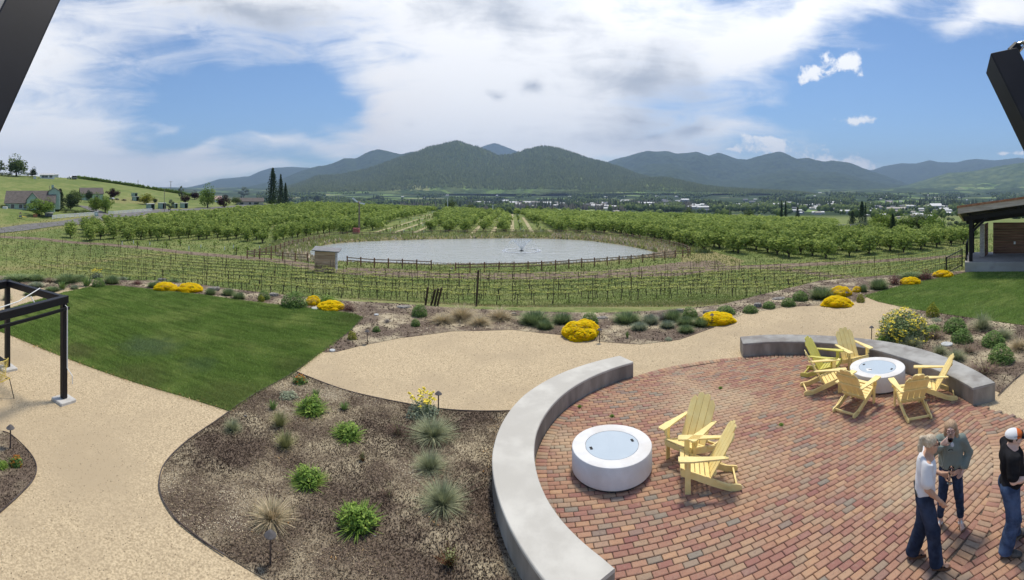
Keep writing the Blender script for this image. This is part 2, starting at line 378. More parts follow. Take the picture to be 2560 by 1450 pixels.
MULCH4 = G([(0, 1078), (30, 1092), (70, 1130), (90, 1165), (85, 1200), (50, 1240), (0, 1285), (-80, 1330), (-260, 1300), (-260, 1060), (-80, 1050)])

def ground_material():
    mt = bpy.data.materials.new('field_grass'); mt.use_nodes = True; t = NT(mt.node_tree); p = t.n['Principled BSDF']
    pos = t.new('ShaderNodeNewGeometry').outputs['Position']
    a = t.new('ShaderNodeAttribute', attribute_name='tcol'); sp = t.new('ShaderNodeSeparateColor'); t.l.new(a.outputs['Color'], sp.inputs[0])
    dry, dirt, far = sp.outputs[0], sp.outputs[1], sp.outputs[2]
    n_s = t.noise(pos, 2.2, 6, .7); n_m = t.noise(pos, .22, 5, .6)
    g = t.mixc(t.ss(n_s, .3, .7), (.10, .145, .04), (.21, .255, .08))
    g = t.mixc(t.ss(n_m, .38, .66), g, (.24, .255, .095))
    dr = t.mixc(t.ss(n_s, .3, .7), (.20, .19, .075), (.36, .30, .15))
    g = t.mixc(t.m('MULTIPLY', t.ss(t.noise(pos, .035, 6, .7), .46, .60), .55), g, (.12, .17, .05))
    c = t.mixc(t.ss(t.m('ADD', dry, t.m('MULTIPLY_ADD', n_s, .7, -.35)), .25, .8), g, dr)
    di = t.mixc(t.ss(t.noise(pos, 1.3, 6, .7), .3, .7), (.12, .085, .06), (.30, .235, .17))
    c = t.mixc(t.ss(t.m('ADD', dirt, t.m('MULTIPLY_ADD', n_s, .9, -.45)), .3, .75), c, di)
    # distant valley floor: fields and woods
    vo = t.new('ShaderNodeTexVoronoi'); t.put(vo, 'Vector', pos); vo.inputs['Scale'].default_value = .0042
    vs = t.new('ShaderNodeSeparateColor'); t.l.new(vo.outputs['Color'], vs.inputs[0])
    fc = t.ramp(vs.outputs[0], [(0, (.030, .052, .018)), (.35, (.045, .075, .022)), (.5, (.20, .30, .09)), (.72, (.25, .33, .11)), (.88, (.33, .31, .15)), (1, (.04, .07, .022))])
    fc = t.mixc(t.ss(t.noise(pos, .004, 5, .6), .47, .62), (.030, .052, .020), fc)
    fc = t.mixc(t.ss(t.noise(pos, .03, 4, .7), .5, .72), fc, (.035, .058, .02))
    c = t.mixc(far, c, fc)
    t.put(p, 'Base Color', c); p.inputs['Roughness'].default_value = .95; p.inputs['Specular IOR Level'].default_value = .1
    b = t.new('ShaderNodeBump'); b.inputs['Strength'].default_value = .8; b.inputs['Distance'].default_value = .12; t.put(b, 'Height', t.noise(pos, 3.5, 5, .7)); t.l.new(b.outputs[0], p.inputs['Normal'])
    return mt
ROAD = [(-79, 20), (-90, 44), (-97, 62), (-105, 84), (-115, 107), (-124, 129), (-132, 165), (-139, 205), (-142, 240), (-150, 290)]
# dirt tracks of the vineyard (world polylines on the ground)
TR1 = [tp(x, y)[0].xy for x, y in [(-40, 590), (100, 597), (250, 610), (420, 627), (560, 640), (700, 652), (800, 672), (900, 684), (1050, 690), (1280, 690), (1500, 690), (1680, 680), (1850, 668), (2000, 662), (2200, 652), (2400, 640)]]
TR2 = [tp(x, y)[0].xy for x, y in [(0, 673), (150, 664), (300, 648), (380, 638), (470, 632)]]
TR3 = [tp(x, y)[0].xy for x, y in [(1930, 670), (2000, 678), (2080, 690), (2160, 698), (2260, 703)]]
def line_dist(x, y, pts):
    best = np.full(x.shape, 1e9)
    for (ax, ay), (bx, by) in zip(pts[:-1], pts[1:]):
        dx, dy = bx - ax, by - ay; t = np.clip(((x - ax) * dx + (y - ay) * dy) / (dx * dx + dy * dy + 1e-9), 0, 1)
        best = np.minimum(best, np.hypot(x - ax - t * dx, y - ay - t * dy))
    return best
ang = np.linspace(-1.75, 1.75, 640)
rr = np.concatenate([np.linspace(2, 20, 20), np.exp(np.linspace(math.log(20.6), math.log(140), 150)), np.exp(np.linspace(math.log(145), math.log(26000), 150))])
A_, R_ = np.meshgrid(ang, rr, indexing='ij'); gx = R_ * np.sin(A_); gy = R_ * np.cos(A_); gz = tz(gx, gy)
rd = line_dist(gx, gy, ROAD)
rows_x = np.where((gy > 62) & (gy < 300) & (gx < 14) & (gx > -38), 1, 0)
gpx, gpy = proj(gx, gy, gz)
dd_ = np.hypot(gx, gy)
dry = .18 + 0 * gx
e_d = np.interp(np.clip(gpx, -400, 2900), *EDGE)
dry += np.clip(1 - np.abs(dd_ - (e_d + 4)) / 7, 0, 1) * .55
dry += .5 * np.clip(1 - line_dist(gx, gy, TR2) / 3, 0, 1)
dry += .45 * np.clip(1 - np.abs(rd - 5) / 3.5, 0, 1)
dry += .30 * pip(gpx, gpy, [(260, 575), (420, 575), (420, 588), (260, 590)]) + .35 * pip(gpx, gpy, [(280, 494), (400, 496), (400, 512), (270, 508)])
dirt = np.clip(1.3 - line_dist(gx, gy, TR1) / 1.9, 0, 1) + np.clip(1.2 - line_dist(gx, gy, TR3) / 2.0, 0, 1)
pd_ = np.where((dd_ > 45) & (dd_ < 125), 0, 1e9); mk = pd_ == 0
pd_[mk] = poly_dist(gx[mk], gy[mk], POND); inp_ = pip(gx, gy, POND)
berm = pip(gpx, gpy, [(860, 668), (1000, 672), (1140, 683), (1500, 678), (1700, 655), (1790, 650), (1830, 668), (1700, 690), (1300, 700), (1000, 692), (870, 684)])
dirt += berm * .75 + (pd_ < 1.2) * .5
dry += np.clip(1 - pd_ / 7, 0, 1) * .5 + pip(gpx, gpy, [(1700, 640), (1780, 628), (1860, 650), (1850, 668), (1700, 675)]) * .6
far_ = np.clip((dd_ - 500) / 300, 0, 1)
nA, nR = A_.shape; idx = np.arange(nA * nR).reshape(nA, nR)
FF = np.stack([idx[:-1, :-1], idx[:-1, 1:], idx[1:, 1:], idx[1:, :-1]], -1).reshape(-1, 4)[:, ::-1]
ground = link('ground', mesh_np('ground', np.stack([gx, gy, gz], -1).reshape(-1, 3), FF, np.stack([dry, np.clip(dirt, 0, 1), far_], -1).reshape(-1, 3), True), ground_material())
tag(ground, kind='structure')
# flat ground under and behind the viewer
MB_ = MB(); MB_.add([(-60, -60, -.01), (60, -60, -.01), (60, -0.2, -.01), (-60, -0.2, -.01)], [(0, 1, 2, 3)])

gravel_m = M('decomposed_granite', (.34, .26, .16), (.67, .535, .34), sc=30, rough=.95, bump=.2, bsc=160, coord='World', c3=(.44, .345, .22), sc3=.35, det=9, lo=.3, hi=.7)
mulch_m = M('bark_mulch', (.075, .052, .038), (.22, .165, .12), sc=26, rough=.95, bump=.7, bsc=70, coord='World', c3=(.50, .42, .28), sc3=.8, det=8, lo=.3, hi=.7)
lawn_m = M('lawn_soil', (.08, .14, .03), (.13, .19, .05), sc=9, rough=.95, coord='World', det=7)
def sheet(name, poly, z, m, kind='structure', t=.0):
    mb = MB(); mb.prism(poly, z - .03, z); o = link(name, mb.mesh(name), m); return tag(o, kind=kind)
ga = [(e, ) for e in range(0)]
FARY = ([-400, -70, 0, 380, 500, 700, 850, 1000, 1280, 1500, 1650, 1800, 1900, 2050, 2200, 2360, 2430, 2900], [690, 690, 690, 702, 712, 737, 752, 760, 777, 783, 777, 763, 738, 702, 690, 682, 675, 672])
gd_ = lambda p: F * H / (np.interp(p, *FARY) + 3 - 480)
gedge = [(gd_(p) * math.sin(az(p)), gd_(p) * math.cos(az(p))) for p in range(-300, 2880, 30)]
sheet('gravel_path', gedge + [(40, -8), (-40, -8)], .010, gravel_m)
sheet('mulch_bed', MULCH1, .022, mulch_m); sheet('mulch_bed', MULCH2, .022, mulch_m); sheet('mulch_bed', MULCH3, .022, mulch_m); sheet('mulch_bed', MULCH4, .022, mulch_m)
sheet('lawn', LAWN1, .034, lawn_m); sheet('lawn', LAWN2, .034, lawn_m)
road_m = M('old_asphalt', (.13, .125, .12), (.20, .19, .18), sc=.6, rough=.9, coord='World')
def strip(name, pts, wd, m, lift=.05, n=6):
    P = spline(pts, n, False); vs = []; fs = []
    for i, p in enumerate(P):
        q = np.array(P[min(i + 1, len(P) - 1)]) - np.array(P[max(i - 1, 0)]); q /= np.hypot(*q) + 1e-9
        for s_ in (-1, -.33, .33, 1):
            x, y = p[0] + q[1] * s_ * wd / 2, p[1] - q[0] * s_ * wd / 2; vs.append((x, y, tz1(x, y) + lift))
    for i in range(len(P) - 1):
        for k in range(3): fs.append((4 * i + k, 4 * i + k + 1, 4 * i + k + 5, 4 * i + k + 4))
    mb = MB(); mb.add(vs, fs); return tag(link(name, mb.mesh(name, True), m), kind='structure')
strip('road', ROAD, 7.0, road_m, .09, 10)
dw = [tp(265, 541)[0].xy, tp(240, 528)[0].xy, tp(205, 515)[0].xy]
strip('driveway', [tuple(p) for p in dw], 4.5, road_m, .12, 4)

# ---------------------------------------------------------------- pond water
wm = bpy.data.materials.new('pond_water'); wm.use_nodes = True; t = NT(wm.node_tree); p = t.n['Principled BSDF']
p.inputs['Base Color'].default_value = (.36, .38, .36, 1); p.inputs['Roughness'].default_value = .16; p.inputs['IOR'].default_value = 1.45; p.inputs['Specular IOR Level'].default_value = .8
pos = t.new('ShaderNodeNewGeometry').outputs['Position']
mpn = t.new('ShaderNodeMapping'); t.put(mpn, 'Vector', pos); mpn.inputs['Scale'].default_value = (1, 1.6, 1)
b = t.new('ShaderNodeBump'); b.inputs['Strength'].default_value = 1; b.inputs['Distance'].default_value = .09
t.put(b, 'Height', t.m('ADD', t.noise(mpn.outputs[0], 1.5, 5, .6, .3), t.m('MULTIPLY', t.noise(mpn.outputs[0], .35, 2), 1.2))); t.l.new(b.outputs[0], p.inputs['Normal'])
mb = MB(); cx_, cy_ = np.mean(POND, 0); mb.prism([(cx_ + (x - cx_) * 1.02, cy_ + (y - cy_) * 1.03) for x, y in POND], WATER - .02, WATER)
tag(link('pond_water', mb.mesh('pond_water'), wm), kind='structure')

# ---------------------------------------------------------------- mountains
def fbm(x, y, oct=6, ridg=True, seed=0):
    r = np.random.default_rng(seed); out = np.zeros_like(x); amp = 1; fr = 1
    for o in range(oct):
        tab = r.random((64, 64)); xi = x * fr + r.random() * 64; yi = y * fr + r.random() * 64
        i, j = np.floor(xi).astype(int), np.floor(yi).astype(int); u, v = xi - i, yi - j; u = u * u * (3 - 2 * u); v = v * v * (3 - 2 * v)
        g = lambda a, b: tab[a % 64, b % 64]
        n = (g(i, j) * (1 - u) + g(i + 1, j) * u) * (1 - v) + (g(i, j + 1) * (1 - u) + g(i + 1, j + 1) * u) * v
        out += amp * ((1 - abs(2 * n - 1)) if ridg else n); amp *= .5; fr *= 2.03
    return out / 2
def forest_mat(name, c1, c2, c3=None):
    mt = forest_mat0(name, c1, c2, c3)
    for nd in mt.node_tree.nodes:
        if nd.type == 'BUMP': nd.inputs['Distance'].default_value = 60; nd.inputs['Strength'].default_value = 1
    if c3:
        t = NT(mt.node_tree); p = t.n['Principled BSDF']; old = p.inputs['Base Color'].links[0].from_socket; pos = t.new('ShaderNodeNewGeometry').outputs['Position']
        vo = t.new('ShaderNodeTexVoronoi'); t.put(vo, 'Vector', pos); vo.inputs['Scale'].default_value = .0055; vs = t.new('ShaderNodeSeparateColor'); t.l.new(vo.outputs['Color'], vs.inputs[0])
        fld = t.ramp(vs.outputs[0], [(0, (.05, .075, .03)), (.3, (.16, .24, .07)), (.6, (.24, .32, .10)), (.85, (.30, .30, .13)), (1, (.10, .15, .05))])
        sz = t.new('ShaderNodeSeparateXYZ'); t.l.new(pos, sz.inputs[0]); h = t.m('ADD', sz.outputs[2], t.m('MULTIPLY_ADD', t.noise(pos, .0022, 4), 260, -130))
        k = t.m('MULTIPLY', t.ss(h, 105, 70), t.ss(t.noise(pos, .006, 5, .65), .50, .56)); t.put(p, 'Base Color', t.mixc(k, old, fld))
    return mt
def forest_mat0(name, c1, c2, c3=None):
    return M(name, c1, c2, sc=.012, rough=1, bump=1, bsc=.0045, coord='World', spec=.05, c3=c3, sc3=.0035, det=9, lo=.36, hi=.66)
def ridge(name, D, prof, m, depth=.30, seed=1, gul=.10, zb=-20, step=3, noise_s=1100):
    px = np.arange(prof[0][0], prof[-1][0] + 1, step); xs, ys = zip(*prof)
    py = smooth1(np.interp(px, xs, ys), 7); a = (px - 1280) / F
    r = np.random.default_rng(seed)
    top = H + (480 - py) / F * D
    ts = np.concatenate([np.linspace(0, 1, 44), np.linspace(1.1, 2.0, 6)])   # 0 = foot toward viewer, 1 = crest, 2 = back foot
    Am, T = np.meshgrid(a, ts, indexing='ij'); TOP = np.repeat(top[:, None], len(ts), 1)
    dist = D * (1 - depth * (1 - T))
    x, y = dist * np.sin(Am), dist * np.cos(Am)
    n = fbm(x / noise_s, y / noise_s * .8, 6, True, seed) - .5
    base = zb + .0 * TOP
    prof_t = np.where(T <= 1, T ** .85 * (.72 + .28 * T), (2 - T) ** 1.3)
    z = base + (TOP - base) * prof_t + n * gul * 2.0 * (TOP - base) * np.clip(np.sin(np.clip(T, 0, 1) * PI) * 1.5, 0, 1)
    # keep the skyline where the profile says
    lim = H + (TOP - H) * (dist / D) * .995
    z = np.where(T < .98, np.minimum(z, lim), z)
    jag = fbm(x / (D * .004), y / (D * .004), 3, False, seed + 9) - .5
    z = z + np.where(T > .5, jag * D * .0012, 0)
    nA, nR = x.shape; idx = np.arange(nA * nR).reshape(nA, nR)
    FF = np.stack([idx[:-1, :-1], idx[:-1, 1:], idx[1:, 1:], idx[1:, :-1]], -1).reshape(-1, 4)[:, ::-1]
    o = link(name, mesh_np(name, np.stack([x, y, z], -1).reshape(-1, 3), FF, None, True), m); tag(o, kind='structure')
    return x, y, z, T
fm1 = forest_mat('oak_forest_hill', (.050, .082, .034), (.105, .145, .055), (.15, .185, .07))
fm2 = forest_mat('conifer_forest_mountain', (.035, .055, .030), (.070, .10, .048))
RA = ridge('mountain', 5600, [(640, 492), (700, 472), (760, 455), (790, 440), (830, 439), (852, 437), (880, 431), (915, 424), (940, 416), (965, 407), (1002, 393), (1045, 380), (1065, 370), (1102, 362), (1127, 356), (1145, 353), (1165, 361), (1202, 370), (1245, 390), (1280, 387), (1312, 375), (1355, 366), (1392, 370), (1430, 381), (1467, 396), (1512, 406), (1555, 420), (1592, 435), (1622, 442), (1660, 456), (1720, 470), (1800, 484), (1880, 492)], fm1, .34, 3, .16, -10, 2)
RA2 = ridge('mountain', 4300, [(1340, 490), (1440, 475), (1520, 462), (1570, 452), (1622, 446), (1650, 443), (1680, 446), (1717, 455), (1755, 463), (1805, 469), (1880, 474), (1960, 478), (2060, 490)], fm1, .2, 8, .15, -5, 2, 700)
ridge('mountain', 9000, [(560, 480), (640, 462), (710, 445), (752, 427), (790, 416), (815, 413), (838, 406), (860, 395), (890, 396), (915, 382), (930, 376), (947, 373), (972, 378), (1002, 386), (1020, 381), (1035, 378), (1060, 382), (1100, 388), (1250, 400)], fm2, .28, 5, .18, 0, 2, 1500)
ridge('mountain', 13500, [(420, 476), (460, 470), (500, 462), (550, 447), (590, 444), (625, 440), (650, 428), (675, 420), (725, 417), (770, 419), (850, 430), (950, 450)], fm2, .2, 6, .12, 40, 2, 2200)
ridge('mountain', 13500, [(1130, 400), (1200, 369), (1220, 361), (1238, 357), (1262, 366), (1290, 377), (1360, 410)], fm2, .2, 7, .1, 40, 2, 2200)
ridge('mountain', 10000, [(1440, 430), (1517, 405), (1540, 397), (1567, 391), (1592, 383), (1617, 377), (1642, 379), (1667, 377), (1692, 384), (1720, 382), (1742, 379), (1772, 389), (1797, 381), (1820, 389), (1842, 397), (1867, 399), (1890, 392), (1920, 384), (1945, 379), (1957, 380), (1975, 389), (1992, 397), (2020, 394), (2040, 400), (2062, 404), (2080, 401), (2127, 407), (2157, 420), (2187, 430), (2245, 450), (2300, 472), (2400, 485)], fm2, .30, 12, .24, 0, 2, 1300)
ridge('mountain', 7800, [(1500, 450), (1560, 430), (1590, 420), (1630, 409), (1680, 408), (1710, 418), (1745, 432), (1800, 450), (1860, 448), (1920, 432), (1960, 424), (2020, 428), (2090, 430), (2140, 442), (2220, 462), (2300, 480)], fm2, .28, 14, .20, -10, 2, 1100)
ridge('mountain', 14000, [(2080, 440), (2150, 428), (2185, 424), (2207, 416), (2252, 408), (2290, 409), (2325, 400), (2345, 405), (2390, 406), (2420, 399), (2445, 397), (2482, 401), (2515, 398), (2545, 394), (2580, 399), (2700, 390), (2900, 400)], fm2, .26, 16, .14, 40, 2, 2200)
ridge('mountain', 7600, [(2180, 485), (2270, 462), (2320, 447), (2370, 432), (2410, 430), (2445, 426), (2495, 415), (2560, 406), (2700, 396), (2900, 400)], fm1, .28, 18, .2, -10, 2, 1200)
# haze: the air of the valley
hz = MB(); hz.box((0, 6900, 700), (31000, 17200, 1760))
hm = bpy.data.materials.new('valley_haze'); hm.use_nodes = True; t = NT(hm.node_tree); t.n.remove(t.n['Principled BSDF'])
pv = t.new('ShaderNodeVolumePrincipled'); pv.inputs['Color'].default_value = (.50, .69, 1.0, 1); pv.inputs['Density'].default_value = 6.8e-5; pv.inputs['Anisotropy'].default_value = 0.1
t.l.new(pv.outputs[0], t.n['Material Output'].inputs['Volume'])
haze = tag(link('haze', hz.mesh('haze'), hm), kind='stuff')
# ---------------------------------------------------------------- brick patio
CX, CY = 4.83, 7.58
TH_I = np.array([-180, -172, -166, -160, -150, -135, -90, -45, -28, -18, -7, 8, 21, 34, 48, 60, 68, 90, 115, 124, 136, 148, 161, 170, 180.])
RI = np.array([4.46, 4.46, 4.45, 4.42, 4.34, 4.34, 4.36, 4.36, 4.33, 4.27, 4.24, 4.32, 4.46, 4.52, 4.50, 4.42, 4.33, 4.26, 4.22, 4.27, 4.33, 4.38, 4.42, 4.45, 4.46])
def rin(th): return float(np.interp((math.degrees(th) + 180) % 360 - 180, TH_I, RI))
def brick_mat(name, src):
    mt = bpy.data.materials.new(name); mt.use_nodes = True; t = NT(mt.node_tree); p = t.n['Principled BSDF']
    pos = t.new('ShaderNodeNewGeometry').outputs['Position']
    f = t.new('ShaderNodeObjectInfo').outputs['Random'] if src == 'obj' else t.new('ShaderNodeAttribute', attribute_name='tint').outputs['Fac']
    c = t.ramp(f, [(0, (.38, .195, .125)), (.16, (.31, .145, .11)), (.3, (.45, .25, .15)), (.44, (.28, .12, .10)), (.56, (.41, .22, .145)), (.68, (.31, .20, .14)), (.8, (.43, .245, .155)), (.92, (.24, .19, .155)), (.96, (.32, .145, .115)), (1, (.38, .24, .17))])
    tan = t.ss(t.noise(pos, .33, 3, .5), .50, .66)
    c = t.mixc(1.0, c, (1.05, 1.15, 1.13), 'MULTIPLY'); c = t.mixc(t.m('MULTIPLY', tan, .6), c, (.54, .41, .26))
    c = t.mixc(t.m('MULTIPLY', t.ss(t.noise(pos, 17, 6, .7), .5, .75), .45), c, (.42, .32, .23))
    c = t.mixc(t.m('MULTIPLY', t.ss(t.noise(pos, 31, 5, .7), .52, .72), .5), c, (.12, .08, .07))
    t.put(p, 'Base Color', c); p.inputs['Roughness'].default_value = .85; p.inputs['Specular IOR Level'].default_value = .2
    b = t.new('ShaderNodeBump'); b.inputs['Strength'].default_value = .6; b.inputs['Distance'].default_value = .012; t.put(b, 'Height', t.noise(pos, 38, 5, .7)); t.l.new(b.outputs[0], p.inputs['Normal'])
    return mt
bm_o, bm_s = brick_mat('fired_brick', 'obj'), brick_mat('fired_brick_field', 'tint')
bricks = []          # (x, y, rot, length, width, z lift)
PW, PL_ = .1065, .207
for j in range(-46, 47):
    y = CY + j * PW; off = (.5 if j % 2 else 0) * PL_ + random.uniform(-.012, .012)
    dy = abs(y - CY) + PW / 2
    xs = []
    for s_ in (-1, 1):
        hx_ = math.sqrt(max(.01, 4.1 ** 2 - (y - CY) ** 2))
        for _ in range(6): R = rin(math.atan2(y - CY, s_ * hx_)) - .205; hx_ = math.sqrt(max(.01, R * R - (y - CY) ** 2))
        xs.append(CX + s_ * hx_ if R > dy else None)
    if None in xs: continue
    k = math.floor((xs[0] - CX - off) / PL_)
    while CX + off + k * PL_ < xs[1]:
        a, b = CX + off + k * PL_, CX + off + (k + 1) * PL_; a2, b2 = max(a, xs[0]), min(b, xs[1]); k += 1
        if b2 - a2 > .02: bricks.append(((a2 + b2) / 2, y, random.gauss(0, .010), b2 - a2 - .011, PW - .011, random.uniform(-.003, .003)))
nr = int(2 * PI * 4.3 / PW)
for k in range(nr):
    th = 2 * PI * k / nr - PI; R = rin(th) - .112; bricks.append((CX + R * math.cos(th), CY + R * math.sin(th), th, .203, PW - .013, .003 + random.uniform(-.002, .002)))
OUTP = [gp(2441, 1017), gp(2500, 1034), gp(2560, 1052), gp(2760, 1120), (12, -2), (1.0, -2), (.95, 3.2), (1.25, 5.1), (CX, 4.6), (CX + 3.9, CY - 1.9)]
ca, sa = math.cos(-.38), math.sin(-.38)
for j in range(-60, 60):
    for k in range(-45, 45):
        u = (k + (.5 if j % 2 else 0)) * PL_ + random.uniform(-.006, .006); v = j * PW
        x, y = CX + u * ca - v * sa, CY + u * sa + v * ca
        th = math.atan2(y - CY, x - CX); r = math.hypot(x - CX, y - CY)
        if r > rin(th) - .03 and math.hypot(x, y) > 3.6 and pip([x], [y], OUTP)[0]:
            bricks.append((x, y, -.38 + random.gauss(0, .012), PL_ - .011, PW - .011, random.uniform(-.006, 0)))
poly = [(CX + (rin(t_) - .004) * math.cos(t_), CY + (rin(t_) - .004) * math.sin(t_)) for t_ in np.linspace(-PI, PI, 120, False)]
joint_m = M('brick_joint_sand', (.06, .045, .035), (.20, .155, .11), sc=20, rough=1, coord='World', det=7)
patio = MB(); patio.prism(poly, -.02, .030); patio.prism(OUTP, -.02, .026)
patio = tag(link('patio', patio.mesh('patio'), joint_m), kind='structure')
# one unit brick: chamfered top
bv = [(-.5, -.5, 0), (.5, -.5, 0), (.5, .5, 0), (-.5, .5, 0), (-.5, -.5, .82), (.5, -.5, .82), (.5, .5, .82), (-.5, .5, .82)]
cxx, cyy = .455, .42; bv += [(-cxx, -cyy, 1), (cxx, -cyy, 1), (cxx, cyy, 1), (-cxx, cyy, 1)]
bf = [(0, 1, 5, 4), (1, 2, 6, 5), (2, 3, 7, 6), (3, 0, 4, 7), (4, 5, 9, 8), (5, 6, 10, 9), (6, 7, 11, 10), (7, 4, 8, 11), (8, 9, 10, 11)]
B = np.array(bricks); ppx, ppy = proj(B[:, 0], B[:, 1], .05); vis = (ppx > 0) & (ppx < 2555) & (ppy < 1440)
order = np.argsort(np.where(vis, np.hypot(B[:, 0], B[:, 1]), 99)); near = set(order[:300].tolist())
ub = bpy.data.meshes.new('brick'); ub.from_pydata(bv, [], bf); ub.materials.append(bm_o)
UV_ = np.array(bv); allv, allf, allt = [], [], []
for i, (x, y, r, L, Wd, lz) in enumerate(bricks):
    hgt = .038 + lz
    if i in near:
        o = bpy.data.objects.new('brick', ub); COL.objects.link(o); o.parent = patio; o.location = (x, y, .012); o.rotation_euler = (random.gauss(0, .006), random.gauss(0, .005), r); o.scale = (L, Wd, hgt)
    else:
        q = UV_ * [L, Wd, hgt]; q[8:, 2] += RNG.normal(0, .0012, 4); c_, s_ = math.cos(r), math.sin(r)
        allf.append(np.array(bf) + 12 * len(allv)); allv.append(np.c_[q[:, 0] * c_ - q[:, 1] * s_ + x, q[:, 0] * s_ + q[:, 1] * c_ + y, q[:, 2] + .012]); allt.append(np.full(12, random.random()))
o = link('brick_paving', mesh_np('brick_paving', np.concatenate(allv), np.concatenate(allf), np.concatenate(allt)), bm_s, patio); tag(o, kind='stuff')

# ---------------------------------------------------------------- curved benches
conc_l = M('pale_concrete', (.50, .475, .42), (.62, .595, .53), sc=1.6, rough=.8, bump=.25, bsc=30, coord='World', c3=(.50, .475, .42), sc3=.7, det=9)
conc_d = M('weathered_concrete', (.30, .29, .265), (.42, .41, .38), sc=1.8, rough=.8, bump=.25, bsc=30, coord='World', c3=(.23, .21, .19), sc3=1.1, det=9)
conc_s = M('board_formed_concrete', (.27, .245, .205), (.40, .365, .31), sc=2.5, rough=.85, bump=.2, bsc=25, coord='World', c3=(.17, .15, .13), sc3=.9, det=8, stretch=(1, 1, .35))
def bench(label, t0, t1, ro, m, ms):
    T = [math.radians(a) for a in np.linspace(t0, t1, 60)]; z1 = .43
    tc_ = T[30]; c0 = (CX + 4.7 * math.cos(tc_), CY + 4.7 * math.sin(tc_))
    e = thing('curved_bench', label, 'bench', (*c0, 0))
    def prof(rows, caps):
        mb = MB(); vs = []; n = len(rows)
        for t_ in T:
            ri, r_o = rin(t_) + .002, ro(math.degrees(t_))
            for side, dr, z in rows:
                r = (ri + dr) if side == 0 else (r_o + dr); vs.append((CX + r * math.cos(t_) - c0[0], CY + r * math.sin(t_) - c0[1], z))
        fs = [(i * n + k, i * n + (k + 1) % n, (i + 1) * n + (k + 1) % n, (i + 1) * n + k) for i in range(len(T) - 1) for k in range(n)]
        if t1 < t0: fs = [f[::-1] for f in fs]
        fs += [tuple(range(n)), tuple(range((len(T) - 1) * n + n - 1, (len(T) - 1) * n - 1, -1))]; mb.add(vs, fs); return mb
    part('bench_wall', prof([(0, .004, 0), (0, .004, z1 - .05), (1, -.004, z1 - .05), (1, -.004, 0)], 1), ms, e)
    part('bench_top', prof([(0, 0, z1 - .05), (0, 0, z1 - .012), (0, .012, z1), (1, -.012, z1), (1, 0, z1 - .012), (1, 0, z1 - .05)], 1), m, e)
    return e
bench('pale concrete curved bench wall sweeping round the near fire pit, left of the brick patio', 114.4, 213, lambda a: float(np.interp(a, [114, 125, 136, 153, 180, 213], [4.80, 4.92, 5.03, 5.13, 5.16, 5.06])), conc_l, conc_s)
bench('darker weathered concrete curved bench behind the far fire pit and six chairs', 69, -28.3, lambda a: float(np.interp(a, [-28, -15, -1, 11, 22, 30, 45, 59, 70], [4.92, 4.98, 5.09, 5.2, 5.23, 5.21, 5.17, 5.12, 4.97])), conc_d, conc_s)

# ---------------------------------------------------------------- fire pits
pit_m = M('white_cast_stone', (.78, .77, .75), (.71, .70, .68), sc=4, rough=.65, bump=.1, bsc=60, c3=(.68, .65, .61), sc3=1.6)
lid_m = M('pale_blue_lid', (.47, .54, .59), (.50, .57, .62), sc=2, rough=.35, spec=.5)
blk_m = M('matt_black', (.012, .012, .013), rough=.6)
steel_m = M('black_steel', (.006, .006, .009), (.010, .010, .014), sc=3, rough=.5, spec=.3)
paper_m = M('white_print', (.75, .76, .76), rough=.6)
def fire_pit(label, loc, rz, sticker):
    e = thing('fire_pit', label, 'fire pit', (*loc, .05), rz, 'round white fire pits on the brick patio'); R = .69
    mb = MB(); mb.lathe([(R - .012, .03), (R, .045), (R, .385), (R - .008, .398), (R - .02, .402), (.47, .402), (.462, .398), (.462, .37), (0, .37)], 72); part('ring_body', mb, pit_m, e, False)
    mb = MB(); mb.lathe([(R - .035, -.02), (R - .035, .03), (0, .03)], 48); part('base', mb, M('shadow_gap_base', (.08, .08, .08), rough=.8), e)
    mb = MB(); mb.lathe([(.455, .371), (.455, .396), (.450, .399), (0, .399)], 64); lid = part('lid', mb, lid_m, e)
    for s_ in (-1, 1):
        mb = MB(); mb.cbox((s_ * .375, 0, .401), (.045, .085, .008), None, .003); part('handle_slot', mb, blk_m, lid)
    if sticker:
        mb = MB(); mb.box((-.0, 0, .4005), (.17, .12, .003)); s = part('sticker', mb, paper_m, lid); s.location = (-.12, -.26, 0); s.rotation_euler = (0, 0, -.9)
        mb = MB(); mb.box((.03, .02, .4025), (.09, .035, .002)); part('printed_block', mb, blk_m, lid).location = (-.12, -.26, 0)
    for o in e.children:
        if o.name.startswith('ring_body'): o.data.polygons.foreach_set('use_smooth', [True] * len(o.data.polygons)); o.data.set_sharp_from_angle(angle=.6)
    return e
P1 = (1.71, 7.74); P2 = (8.17, 8.02)
fire_pit('white round fire pit with plain pale blue lid beside the left bench', P1, .12, False)
fire_pit('white round fire pit with a sticker on its lid, ringed by six yellow chairs', P2, -1.2, True)

